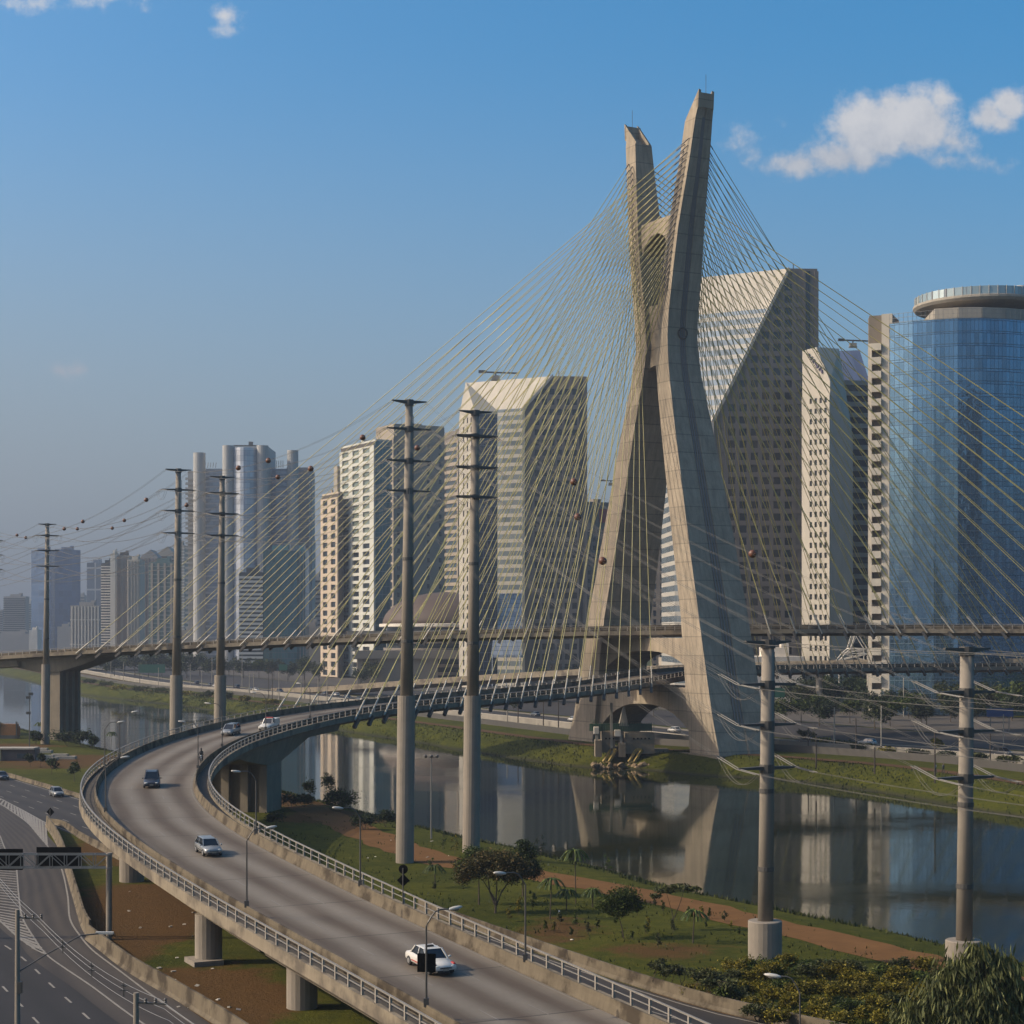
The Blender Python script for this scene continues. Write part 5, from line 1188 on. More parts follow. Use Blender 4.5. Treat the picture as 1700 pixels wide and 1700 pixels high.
    if kind == 'pickup':
        q = MB(); q.box((r + 1.0, 0, 1.22), (1.9, Wd * .96, .72)); q.build('cargo_box', paint, e)
        q = MB(); q.box((-.15, 0, H + .07), (.28, Wd * .72, .14)); q.build('light_bar', REDL, e)
    if kind in ('suv', 'van'):
        for sy in (1, -1): q = MB(); q.tube([(r0 - .1, sy * wr * .8, H + .05), (r1 + .1, sy * wr * .8, H + .05)], .025, 5); q.build('roof_rail', M['steel'], e)
    return e
def on_way(e, W, px, py, o, dirn=-1, dz=.05, lo=0, hi=1e9):
    s = W.find(px, py, o, dz, lo, hi); p = W.P(s, o, dz); q = W.P(s + dirn * 2, o, dz); e.location = p
    d = q - p; e.rotation_euler = (0, -math.atan2(d.z, math.hypot(d.x, d.y)), math.atan2(d.y, d.x)); return e
def lane(W, px, py):
    best = min(((proj(W.P(s, o, 0))[0] - px) ** 2 + (proj(W.P(s, o, 0))[1] - py) ** 2, s, o) for s in W.S for o in frange(-4.6, 4.6, 24)); return best[2]
for px, py, lab, paint, kind, kw in ((712, 1606, 'white saloon with red side trim behind the black lamp-post panel', PW, 'sedan', dict(L=4.6, Wd=1.78, red=True)), (346, 1417, 'silver hatchback on the middle of the curving viaduct', PS, 'hatch', dict(L=3.9, Wd=1.68)),
                                     (250, 1304, 'dark blue off-roader on the outer lane of the viaduct bend', PD, 'suv', dict(L=4.5, Wd=1.84, H=1.72)), (382, 1220, 'silver people carrier where the viaduct straightens beyond the bend', PS, 'van', dict(L=4.3, Wd=1.76, H=1.64)),
                                     (446, 1212, 'white pickup with red light bar, farthest vehicle on the viaduct', PW, 'pickup', dict(L=4.6, Wd=1.78, H=1.72))):
    c = make_car(lab, paint, kind, **kw); on_way(c, LOW, px, py, lane(LOW, px, py))
c = make_car('small pale silver hatchback on the highway left of the viaduct bend', PS, 'hatch', L=3.7, Wd=1.64, H=1.50); on_way(c, HW, 97, 1310, 2.0)
c = make_car('dark saloon at the left edge of the highway', PD, 'sedan'); on_way(c, HW, 6, 1291, 2.0)
# avenue traffic on the far bank
farW = Way([(x, y, 1.12) for x, y, _ in far_way(54, 0)[6:]], 6.0)
proto = [make_car('', PW, 'hatch'), make_car('', PG_, 'sedan'), make_car('', PD, 'van', H=1.7)]
cand = [s for s in farW.S if 330 < farW.P(s, 0).y < 900]
for i in range(27):
    p = proto[i % 3]; o = p if i < 3 else copy_tree(p); s = cand[int((i + random.uniform(.1, .9)) / 27 * len(cand))]; on = random.choice((-5.4, -1.8, 1.8, 5.4)); q = farW.P(s, on)
    o.location = q; o.rotation_euler = (0, 0, farW.heading(s) + (math.pi if on < 0 else 0)); o['group'] = 'cars on the far avenue'; o['label'] = ['tiny white hatchback in the traffic on the far avenue', 'tiny grey saloon in the traffic on the far avenue', 'tiny dark van in the traffic on the far avenue'][i % 3]

# ------------------------------------------------------------------ people
SKIN = mat('skin', (.22, .13, .09), .6); CL = [mat('dark_clothing', (.015, .015, .018), .8), mat('white_shirt', (.45, .44, .42), .8), mat('grey_trousers', (.06, .06, .065), .8)]
def skin_figure(parent, joints, edges, radii, m, name='body'):
    me = bpy.data.meshes.new(name); me.from_pydata(joints, edges, []); o = bpy.data.objects.new(name, me); COL.objects.link(o); o.parent = parent
    sk = o.modifiers.new('skin', 'SKIN'); lay = me.skin_vertices[0] if me.skin_vertices else None
    if lay is None:
        with bpy.context.temp_override(object=o, active_object=o, selected_objects=[o]): bpy.ops.mesh.customdata_skin_add()
        lay = me.skin_vertices[0]
    for v, r in zip(lay.data, radii): v.radius = (r, r)
    lay.data[0].use_root = True; sb = o.modifiers.new('sub', 'SUBSURF'); sb.levels = sb.render_levels = 1; me.materials.append(m); return o
def person(loc, rot, label, top, legs, ride=False, cat='person', group=None):
    e = empty('person', loc, label, cat, group, rot)
    if ride:      # seated, arms forward to the handlebar
        J = [(0, 0, .82), (.06, 0, 1.08), (.16, 0, 1.36), (.20, 0, 1.50), (.22, 0, 1.60), (.22, 0, 1.74)]
        E_ = [(0, 1), (1, 2), (2, 3), (3, 4), (4, 5)]; Rr = [.17, .15, .19, .07, .10, .10]
        for sy in (1, -1):
            k = len(J); J += [(.17, sy * .2, 1.36), (.36, sy * .27, 1.14), (.60, sy * .30, 1.04), (.66, sy * .30, 1.03), (.0, sy * .12, .80), (.40, sy * .20, .74), (.28, sy * .2, .36), (.38, sy * .2, .30)]
            E_ += [(2, k), (k, k + 1), (k + 1, k + 2), (k + 2, k + 3), (0, k + 4), (k + 4, k + 5), (k + 5, k + 6), (k + 6, k + 7)]; Rr += [.075, .055, .045, .05, .10, .085, .06, .05]
    else:
        J = [(0, 0, .92), (0, 0, 1.15), (0, 0, 1.40), (0, 0, 1.50), (.02, 0, 1.60), (.02, 0, 1.72)]; E_ = [(0, 1), (1, 2), (2, 3), (3, 4), (4, 5)]; Rr = [.14, .13, .16, .06, .10, .09]
        for sy, st in ((1, .14), (-1, -.14)):
            k = len(J); J += [(0, sy * .2, 1.40), (-st * .5, sy * .24, 1.13), (st * -.9, sy * .23, .90), (-st, sy * .23, .82), (0, sy * .09, .88), (st, sy * .10, .48), (st * 1.1, sy * .10, .07), (st * 1.1 + .13, sy * .10, .04)]
            E_ += [(2, k), (k, k + 1), (k + 1, k + 2), (k + 2, k + 3), (0, k + 4), (k + 4, k + 5), (k + 5, k + 6), (k + 6, k + 7)]; Rr += [.065, .05, .04, .045, .09, .07, .045, .05]
    skin_figure(e, J, E_, Rr, legs)
    mb = MB(); mb.blob((J[2][0] - .02, 0, J[2][2] - .12), (.17, .24, .30), 12, 8); mb.build('shirt', top, e, smooth=True)
    mb = MB(); mb.blob((J[5][0], 0, J[5][2] - .02), (.13, .115, .15) if ride else (.105, .09, .13), 12, 8); mb.build('helmet' if ride else 'head', CL[0] if ride else SKIN, e, smooth=True)
    if not ride: mb = MB(); mb.blob((J[5][0] - .02, 0, J[5][2] + .04), (.105, .095, .10), 10, 6); mb.build('hair', CL[0], e, smooth=True)
    return e
def motorcycle(label):
    e = empty('motorcycle', (0, 0, 0), label, 'motorcycle')
    for x in (.66, -.62):
        mb = MB(); ring = [(x + .27 * math.cos(q), 0, .31 + .27 * math.sin(q)) for q in frange(0, 2 * math.pi, 21)]; mb.tube(ring, .05, 7, cap=False); w = mb.build('wheel', M['rubber'], e)
        mb = MB()
        for q in frange(0, math.pi, 7)[:-1]: mb.tube([(x - .25 * math.cos(q), 0, .31 - .25 * math.sin(q)), (x + .25 * math.cos(q), 0, .31 + .25 * math.sin(q))], .012, 4)
        mb.build('spokes', M['chrome'], w)
    mb = MB(); mb.blob((.16, 0, .78), (.28, .14, .13), 10, 6); mb.build('fuel_tank', PD, e, smooth=True)
    mb = MB(); mb.box((-.28, 0, .74), (.62, .22, .10)); mb.build('seat', M['rubber'], e)
    mb = MB(); mb.box((.05, 0, .42), (.42, .26, .30)); mb.tube([(.05, 0, .42), (-.62, .08, .31)], .04, 6); mb.build('engine', M['steel_mid'], e)
    for sy in (1, -1): mb = MB(); mb.tube([(.66, sy * .08, .31), (.46, sy * .08, .98)], .03, 6); mb.build('fork', M['chrome'], e)
    mb = MB(); mb.tube([(.50, -.33, 1.0), (.46, 0, .98), (.50, .33, 1.0)], .018, 6); mb.build('handlebar', M['steel'], e)
    mb = MB(); mb.blob((.56, 0, .88), (.09, .09, .09), 10, 6); mb.build('headlight', HEADL, e, smooth=True)
    mb = MB(); mb.tube([(.1, -.16, .30), (-.7, -.18, .36)], .045, 7); mb.build('exhaust', M['chrome'], e); return e
mc = motorcycle('dark motorcycle ridden along the inner lane at the viaduct bend'); on_way(mc, LOW, 335, 1264, lane(LOW, 335, 1264), dz=.035)
rd = person(tuple(mc.location), 0, 'motorcyclist in dark clothes and helmet riding at the viaduct bend', CL[0], CL[0], ride=True); rd.rotation_euler = mc.rotation_euler
for px, py, lab, k in ((1253, 1248, 'tiny person in a white shirt under the bridge tower', 1), (1553, 1284, 'left one of two tiny walkers on the far path', 1), (1566, 1284, 'right one of two tiny walkers on the far path', 2), (893, 1213, 'tiny person on the far path left of the bridge tower', 2)):
    g = gnd(px, py, 1.05); person(tuple(g), random.uniform(0, 6), lab, CL[k], CL[2])

# ------------------------------------------------------------------ lamp posts, signs, gantry, poles
def lamp(base, h, arm, label, group='lamp posts on the viaduct', r=.075, panel=None):
    """arm: horizontal vector of the curved arm"""
    e = empty('lamp_post', tuple(base), label, 'lamp post', group); a = Vector(arm)
    mb = MB(); mb.tube([(0, 0, -.3), (0, 0, h - .9)] + [tuple(a * k + Vector((0, 0, h - .9 + .9 * math.sin(min(1, k * 2.4) * math.pi / 2)))) for k in (.06, .15, .28, .45, .75)], [r, r * .72] + [r * .6] * 5, 8); mb.build('pole', M['steel'], e)
    mb = MB(); d = a.normalized(); c = a * .95 + Vector((0, 0, h + .02)); hd = math.atan2(d.y, d.x)
    mb.blob((0, 0, 0), (.50, .17, .12), 10, 6); mb.v = [(c.x + x * math.cos(hd) - y * math.sin(hd), c.y + x * math.sin(hd) + y * math.cos(hd), c.z + z + x * .12) for x, y, z in mb.v]; hd_o = mb.build('lamp_head', M['lamp_white'], e, smooth=True)
    mb = MB(); mb.blob((0, 0, 0), (.3, .13, .07), 8, 4); mb.v = [(c.x + x * math.cos(hd) - y * math.sin(hd), c.y + x * math.sin(hd) + y * math.cos(hd), c.z + z - .1) for x, y, z in mb.v]; mb.build('lens', M['porcelain'], hd_o)
    mb = MB(); mb.box((0, 0, .15), (.3, .3, .5)); mb.build('base', M['steel'], e); return e
def deck_lamp(px, py, o, top_py, inward, label, lo=0, hi=1e9):
    s = LOW.find(px, py, o, 1.0, lo, hi); p = LOW.P(s, o, .9); h = EYE + (HY - top_py) * p.y / F - p.z; n = LOW.P(s, o - 1) - LOW.P(s, o); n.z = 0; n.normalize()
    return lamp(p, h, n * (2.0 if inward * o > 0 else -2.0), label), p
SB = LOW.find(134, 1310, -5.6, .9, 0, 190)
l1, p1 = deck_lamp(700, 1672, -5.56, 1512, 1, 'near lamp post on the left barrier with a square black panel behind it')
deck_lamp(405, 1500, -5.56, 1376, 1, 'lamp post on the left barrier level with the silver hatchback')
deck_lamp(880, 1600, 5.56, 1447, 1, 'lamp post on the right barrier in front of the leafy trees')
deck_lamp(602, 1468, 5.56, 1340, 1, 'lamp post on the right barrier left of the single-armed pylon foot')
deck_lamp(422, 1385, 5.56, 1280, 1, 'lamp post on the inner barrier before the fluted river pier')
deck_lamp(171, 1350, -5.56, 1258, 1, 'lamp post on the outer barrier just before the bend')
deck_lamp(168, 1272, -5.56, 1199, 1, 'lamp post on the outer barrier at the tightest part of the bend', lo=SB)
deck_lamp(198, 1252, -5.56, 1182, 1, 'lamp post on the outer barrier just after the bend', lo=SB)
deck_lamp(334, 1276, 5.56, 1198, 1, 'lamp post on the inner barrier beside the motorcyclist', lo=SB - 20)
deck_lamp(375, 1246, 5.56, 1168, 1, 'lamp post on the inner barrier beside the silver people carrier', lo=SB)
deck_lamp(440, 1215, 5.56, 1150, 1, 'lamp post on the inner barrier beside the white pickup', lo=SB)
deck_lamp(513, 1196, 5.56, 1135, 1, 'lamp post on the inner barrier above the river pier head', lo=SB)
# square sign seen from behind on the near lamp post
def sign_board(p, label, shapes, post_h, face):
    """sign seen from the back: black board(s) on a post; face = direction the board plane faces"""
    e = empty('road_sign', tuple(p), label, 'road sign'); f = Vector(face).normalized(); sd = Vector((-f.y, f.x, 0))
    if post_h: mb = MB(); mb.tube([(0, 0, -.2), (0, 0, post_h)], .05, 8); mb.build('post', M['steel'], e)
    for kind, z, r in shapes:
        n = dict(square=4, diamond=4, round=20)[kind]; a0 = math.pi / 4 if kind == 'square' else 0; mb = MB()
        rr = [sd * (r * math.cos(a0 + 2 * math.pi * j / n)) + Vector((0, 0, z + r * math.sin(a0 + 2 * math.pi * j / n))) for j in range(n)]
        mb.loft([[q + f * .09 for q in rr], [q + f * .13 for q in rr]]); mb.build('sign_panel', M['black'], e)
        mb = MB(); mb.beam(f * .07 + sd * (-r * .6) + Vector((0, 0, z)), f * .07 + sd * (r * .6) + Vector((0, 0, z)), .05); mb.build('bracket', M['black'], e)
    return e
zz = EYE + (HY - 1599) * p1.y / F
s_ = LOW.find(700, 1672, -5.56, 1.0); sign_board(p1 + Vector((0, 0, zz - p1.z)), 'square black sign back fixed half way up the near lamp post', [('square', 0, .78)], 0, (.1, 1, 0))
s_ = LOW.find(662, 1506, 6.2, .3); p = LOW.P(s_, 6.4, .1); sign_board(p, 'round sign above a diamond sign, both seen from behind, on the right walkway', [('round', 3.1, .36), ('diamond', 2.25, .5)], 3.2, (.2, 1, 0))
p = gnd(83, 1366); sign_board(p, 'diamond warning sign seen from behind at the gore tip', [('diamond', 1.5, .62)], 1.9, (.3, .95, 0))
# overhead gantry with two dark boards
def gantry():
    p = gnd(181, 1560); e = empty('sign_gantry', tuple(p), 'steel lattice sign gantry reaching over the ramp from the left', 'gantry'); h = EYE + (HY - 1416) * p.y / F
    mb = MB(); mb.tube([(0, 0, -.3), (0, 0, h)], .26, 14); mb.build('post', M['conc_pole'], e)
    dx = -1.0; L = 15.0; zb, zt = h - 1.25, h - .1; mb = MB(); n = 12
    for y in (-.45, .45):
        for z in (zb, zt): mb.beam((.2, y, z), (-L, y, z), .10)
        for i in range(n):
            a, b = -L * i / n, -L * (i + 1) / n
            mb.beam((a, y, zb if i % 2 else zt), (b, y, zt if i % 2 else zb), .06); mb.beam((a, y, zb), (a, y, zt), .06)
    for i in range(n + 1):
        for z in (zb, zt): mb.beam((-L * i / n, -.45, z), (-L * i / n, .45, z), .05)
    mb.build('lattice_beam', M['steel_mid'], e)
    mb = MB(); mb.tube([(-L, 0, -.3), (-L, 0, h)], .26, 14); mb.build('post', M['conc_pole'], e)
    k = p.y / F
    for i, (x0, x1, y0, y1) in enumerate(((57, 131, 1408, 1444), (-55, 34, 1411, 1446))):
        mb = MB(); mb.box((((x0 + x1) / 2 - 181) * k, .75, EYE + (HY - (y0 + y1) / 2) * k), ((x1 - x0) * k, .12, (y1 - y0) * k)); mb.build('sign_panel', M['black'], e)
gantry()
# street poles in the lower left corner with sagging cables
def street_pole(px, top_py, Z, label, arm=None, r=.16):
    x = (px - CX) * Z / F; h = EYE + (HY - top_py) * Z / F; e = empty('utility_pole', (x, Z, 0), label, 'utility pole')
    mb = MB(); mb.tube([(0, 0, -1), (.0, 0, h)], [r * 1.25, r * .85], 12); mb.build('post', M['conc_pole'], e)
    mb = MB(); mb.beam((-.1, 0, h - .5), (1.6, -.2, h - .55), .09); mb.build('crossarm', M['steel'], e)
    for q in (.5, 1.0, 1.5): mb = MB(); mb.lathe((q, -.1, h - .5), [(.05, 0), (.10, .06), (.05, .12), (.10, .18), (.04, .24)], 8); mb.build('insulator', M['steel'], e)
    if arm:
        a = Vector(arm); z0 = h - 3.9; mb = MB(); mb.tube([(0, 0, z0), (a.x * .35, a.y * .35, z0 + 1.0), (a.x * .78, a.y * .78, z0 + 2.05), (a.x, a.y, z0 + 2.1)], .045, 7); mb.build('lamp_arm', M['steel'], e)
        mb = MB(); c = a * 1.08; mb.box((c.x, c.y, z0 + 2.13), (1.1, .26, .14)); mb.build('lamp_head', M['lamp_white'], e)
        mb = MB(); mb.box((.18, -.1, z0 - .9), (.25, .25, .7)); mb.build('junction_box', M['steel'], e)
    return Vector((x + 1.2, Z - .1, h - .3))
q1 = street_pole(29, 1510, 112, 'concrete street pole with a long lamp arm at the lower left corner', (4.6, 1.8, 0))
q2 = street_pole(226, 1648, 92, 'top of a short street pole with insulators at the lower edge')
q0 = Vector((-46, 150, 11)); q3 = Vector((-4, 62, 10))
for i, (a, b) in enumerate(((q0, q1), (q1, q2), (q2, q3))):
    for j, dz in enumerate((0, -.5, -1.1)):
        mb = MB(); d = Vector((.25 * j, 0, dz)); mb.tube([a.lerp(b, k) + d - Vector((0, 0, 2.4 * k * (1 - k))) for k in frange(0, 1, 17)], .015, 4, cap=False)
        tag(mb.build('street_cable', M['steel_mid']), ['slack street cable running left past the lamp-arm pole', 'slack street cable between the lamp-arm pole and the short pole', 'slack street cable leaving the short pole at the lower edge'][i], 'cable', 'slack cables between the street poles')
    for k in (.25, .5, .75) if i == 1 else ():
        p = a.lerp(b, k) - Vector((0, 0, 2.4 * k * (1 - k) + .3)); mb = MB(); mb.beam((0, 0, -.45), (0, 0, .35), .05); mb.beam((-.22, 0, -.1), (.22, 0, -.1), .05); mb.beam((-.15, 0, .2), (.15, 0, .1), .05)
        o = mb.build('cable_spacer', M['steel']); o.location = p; tag(o, 'dark spacer clip on the slack cables above the ramp', 'spacer', 'spacer clips on the slack street cables')
lamp(gnd(1328, 1860), EYE + (HY - 1622) * (79500 / 810) / F, (-1.5, .3, 0), 'street lamp with a round head rising before the yellow shrubs', None, .06)
mb = MB(); p = gnd(1412, 1618); mb.box((0, 0, .35), (.12, .12, .9)); o = mb.build('marker_post', M['white']); o.location = p; tag(o, 'short white marker post standing in the lawn behind the shrubs', 'marker post')
# tall floodlight mast by the water, poles along the far bank
p = gnd(716, 1392); e = empty('floodlight_mast', tuple(p), 'slim floodlight mast at the river edge between the two tall pylons', 'mast'); h = EYE + (HY - 1258) * p.y / F
mb = MB(); mb.tube([(0, 0, -.3), (0, 0, h)], [.12, .07], 8); mb.build('pole', M['steel_mid'], e); mb = MB(); mb.beam((-.8, 0, h), (.8, 0, h), .08); mb.build('crossarm', M['steel'], e)
for x in (-.75, 0, .75): mb = MB(); mb.blob((x, 0, h + .2), (.24, .24, .2), 8, 5); mb.build('floodlight', M['steel'], e, smooth=True)
p = gnd(49, 1245); e = empty('floodlight_mast', tuple(p), 'slim dark mast with lamp boxes at the water left of the bridge pier', 'mast'); h = EYE + (HY - 1152) * p.y / F
mb = MB(); mb.tube([(0, 0, -.3), (0, 0, h)], [.14, .09], 8); mb.build('pole', M['steel'], e)
for z, x in ((h, .5), (h - .8, -.5), (h - 4.3, -.4)): mb = MB(); mb.box((x * .6, 0, z), (.9, .5, .6)); mb.build('floodlight', M['steel'], e)
def far_pole(px, base_py, top_py, label, m, r=.16, z0=1.0):
    g = gnd(px, base_py, z0); h = (base_py - top_py) * g.y / F; e = empty('utility_pole', tuple(g), label, 'utility pole', 'poles along the far bank')
    mb = MB(); mb.tube([(0, 0, -.3), (0, 0, h)], [r, r * .7], 8); mb.build('post', m, e); mb = MB(); mb.beam((-.7, .2, h - .5), (.7, -.2, h - .5), .10); mb.build('crossarm', M['steel'], e)
dk = mat('tarred_pole_wood', (.045, .035, .028), .9)
for px, b, t, pale in ((1385, 1245, 1174, 1), (1463, 1252, 1172, 1), (1355, 1272, 1222, 0), (1452, 1282, 1240, 0), (1552, 1297, 1212, 0), (1644, 1268, 1218, 0), (1666, 1240, 1186, 1), (1421, 1250, 1192, 0), (1342, 1250, 1205, 0), (1500, 1190, 1125, 1), (1680, 1190, 1130, 1), (842, 1202, 1154, 1), (860, 1206, 1150, 0), (902, 1206, 1150, 0), (927, 1212, 1148, 0), (760, 1180, 1148, 0), (700, 1184, 1150, 1),
                    (184, 1128, 1098, 1), (205, 1133, 1100, 1), (232, 1136, 1104, 0), (263, 1140, 1108, 1), (316, 1140, 1102, 1), (335, 1148, 1114, 1), (388, 1148, 1112, 0), (414, 1158, 1118, 1), (421, 1158, 1118, 1), (446, 1160, 1108, 0), (452, 1162, 1110, 0), (463, 1162, 1114, 1), (500, 1165, 1122, 1), (506, 1166, 1118, 0), (528, 1170, 1126, 1), (543, 1172, 1122, 1), (352, 1142, 1090, 1), (402, 1140, 1085, 1), (1205, 1190, 1120, 0)):
    far_pole(px, b, t, 'pale slim concrete pole beside the far avenue' if pale else 'dark tarred wooden pole on the far bank', M['conc_pale'] if pale else dk)
def panel_sign(px, py, w, h, base_py, m, label):
    g = gnd(px, base_py, 1.0); k = g.y / F; e = empty('road_sign', tuple(g), label, 'road sign'); z = (base_py - py) * k
    mb = MB(); mb.box((0, 0, z), (w * k, .2, h * k)); mb.build('sign_panel', m, e)
    for x in (-.35, .35): mb = MB(); mb.tube([(x * w * k, .2, -.2), (x * w * k, .2, z)], .12, 6); mb.build('post', M['steel_mid'], e)
panel_sign(1660, 1183, 44, 14, 1215, M['sign_blue'], 'blue direction sign beyond the avenue at the right edge')
panel_sign(1292, 1150, 22, 16, 1180, M['sign_green'], 'green direction sign right behind the bridge tower')
panel_sign(252, 1110, 44, 14, 1128, M['sign_green'], 'long green sign board far left of the close pylon pair')
panel_sign(470, 1108, 14, 10, 1135, M['sign_green'], 'small green sign right of the close pylon pair')

# ------------------------------------------------------------------ works at the water under the tower
def intake():
    o = gnd(1040, 1262, -1.0); o = Vector(((1040 - CX) * 389 / F, 389, 0)); e = empty('intake_platform', tuple(o), 'concrete water intake platform with yellow frames between the tower feet', 'platform'); K = 389 / F
    def pz(py): return EYE + (HY - py) * K
    def pxx(px): return (px - 1040) * K
    mb = MB()
    for x0, x1, y0, y1, dy in ((998, 1020, 1213, 1248, 0), (1037, 1085, 1216, 1250, 0), (987, 998, 1228, 1255, -1), (1026, 1037, 1232, 1255, -1), (1020, 1037, 1240, 1256, 1.5), (1085, 1110, 1244, 1268, 2)):
        mb.box(((pxx(x0) + pxx(x1)) / 2, dy, (pz(y0) + pz(y1)) / 2), (pxx(x1) - pxx(x0), 5, pz(y0) - pz(y1)))
    mb.build('wall', M['conc'], e)
    mb = MB()
    for x, n in ((1005, 3), (1051, 5)):
        for i in range(n): mb.box((pxx(x + i * 6.2), -2.55, pz(1225)), (.32, .2, .32))
    mb.build('drain_hole', M['black'], e)
    for x, w, y0, y1 in ((985, 8, 1206, 1217), (1019, 10, 1211, 1221)): mb = MB(); mb.box((pxx(x + w / 2), -2.2, (pz(y0) + pz(y1)) / 2), (w * K, 2, pz(y0) - pz(y1))); mb.build('bracket_block', M['white'], e)
    for x in (990, 1014, 1030): mb = MB(); mb.box((pxx(x), -2.4, (pz(1166) + pz(1255)) / 2 if x == 1014 else (pz(1216) + pz(1255)) / 2), (.55, .5, (pz(1166) - pz(1255)) if x == 1014 else pz(1216) - pz(1255))); mb.build('column', M['conc_pale'], e)
    mb = MB()
    for i in range(27):
        x = 981 + i * 4; mb.tube([(pxx(x), -1, pz(1214)), (pxx(x), -1, pz(1194 if x < 990 else 1199))], .05, 4)
    mb.box((pxx(1030), -.9, pz(1207)), (pxx(1085) - pxx(981), .06, 1.6)); mb.build('mesh_fence', M['green_net'], e)
    for x in (1000, 1042):                                  # slanting trash-rack frames
        mb = MB()
        for a in (0, 9): mb.beam((pxx(x + a), -3.6, pz(1263)), (pxx(x + 13 + a), -2.4, pz(1243)), .5)
        mb.beam((pxx(x + 13), -2.4, pz(1243)), (pxx(x + 22), -2.4, pz(1243)), .5); mb.beam((pxx(x), -3.6, pz(1263)), (pxx(x + 9), -3.6, pz(1263)), .4); mb.build('slanted_frame', M['yellow'], e)
    mb = MB(); mb.loft([[(pxx(1027), -1, pz(1205)), (pxx(1043), -1, pz(1205)), (pxx(1043), 2, pz(1205)), (pxx(1027), 2, pz(1205))], [(pxx(1034.5), -.6, pz(1172)), (pxx(1036.5), -.6, pz(1172)), (pxx(1036.5), 0, pz(1172)), (pxx(1034.5), 0, pz(1172))]]); mb.build('cone_roof', M['conc_pale'], e)
    for i in range(46):
        x = random.uniform(982, 1092); mb = MB(); q = random.uniform(.35, 1.0); mb.blob((0, 0, 0), (q, q * .9, q * .6), 7, 4); mb.v = [(a * random.uniform(.75, 1.2), b * random.uniform(.75, 1.2), c * random.uniform(.75, 1.2)) for a, b, c in mb.v]
        r = mb.build('boulder', M['rock']); r.location = o + Vector((pxx(x), random.uniform(-6.5, -2.5), random.uniform(-2.6, -1.5))); r.rotation_euler = (random.random(), random.random(), random.random() * 6); tag(r, 'ochre boulder piled at the waterline below the intake platform', 'boulder', 'boulders below the intake platform')
intake()
# far ramp viaduct behind the river and its columns
FR = Way([(-100, 790, 1.4), (-80, 762, 2.6), (-60, 735, 4.6), (-20, 690, 8.6), (14, 655, 11.6), (50, 620, 14.2), (95, 585, 16.4), (150, 560, 17.6), (230, 545, 18)], 4.0)
e = empty('far_ramp_viaduct', tuple(FR.P(FR.L / 2, 0)), 'pale curving ramp viaduct beyond the river behind the lower deck', 'viaduct'); off = tuple(e.location)
mb = MB(); FR.sweep(mb, [(-6, .9), (-5.7, .9), (-5.7, 0), (5.7, 0), (5.7, .9), (6, .9), (6, -1.2), (3, -2.4), (-3, -2.4), (-6, -1.2)], step=6); mb.build('deck', M['fascia'], e, off=off)
for k in frange(.3, .98, 10):
    p = FR.P(FR.L * k, 0); mb = MB(); mb.lathe((p.x, p.y, 0), [(1.1, 0), (1.1, p.z - 2.3)], 14); mb.build('pier', M['conc_pale'], e, off=off)
# site hut, orange hoarding and clutter on the left bank
def hut():
    g = gnd(34, 1262); e = empty('site_hut', tuple(g), 'low grey site hut with a flat roof at the left edge', 'hut'); K = g.y / F
    mb = MB(); mb.box((0, 0, 1.1), (56 * K, 4, 2.4)); mb.build('wall', mat('mauve_wall', (.075, .06, .06), .8), e); mb = MB(); mb.box((-6 * K, 0, 2.5), (66 * K, 5, .3)); mb.build('roof', M['conc_pale'], e)
    mb = MB(); mb.box((-31 * K, -2.4, 1.0), (5 * K, .6, 2.6)); mb.build('column', M['white'], e); mb = MB(); mb.box((8 * K, -2.05, 1.0), (18 * K, .1, .9)); mb.build('window', M['window_blue'], e)
    g = gnd(16, 1226); e = empty('digger', tuple(g), 'rusty orange digger body parked behind the site hut', 'machine'); K = g.y / F
    mb = MB(); mb.box((0, 0, 1.9), (30 * K, 3, 2.2)); mb.box((0, 0, 3.3), (26 * K, 2.6, .7)); mb.build('body', M['orange'], e)
    for x in (-14, 14): mb = MB(); mb.box((x * K, -1.4, 2.2), (2 * K, .4, 4.2)); mb.build('post', M['steel'], e)
    mb = MB(); mb.box((0, 0, .45), (28 * K, 3.2, .9)); mb.build('track', M['steel'], e)
    for i, (px, py) in enumerate(((72, 1262), (40, 1252), (60, 1250), (95, 1260))):
        g = gnd(px, py); mb = MB(); mb.box((0, 0, .3), (random.uniform(4, 8), 2, .6)); mb.box((.5, .3, .8), (random.uniform(2, 4), 1.4, .5)); o = mb.build('rubble_slab', M['conc_pale']); o.location = g; tag(o, ['pale slab heap right of the site hut', 'slab heap behind the site hut', 'slab heap behind the hut nearer the pylon', 'slab heap by the red dirt right of the hut'][i], 'rubble')
hut()
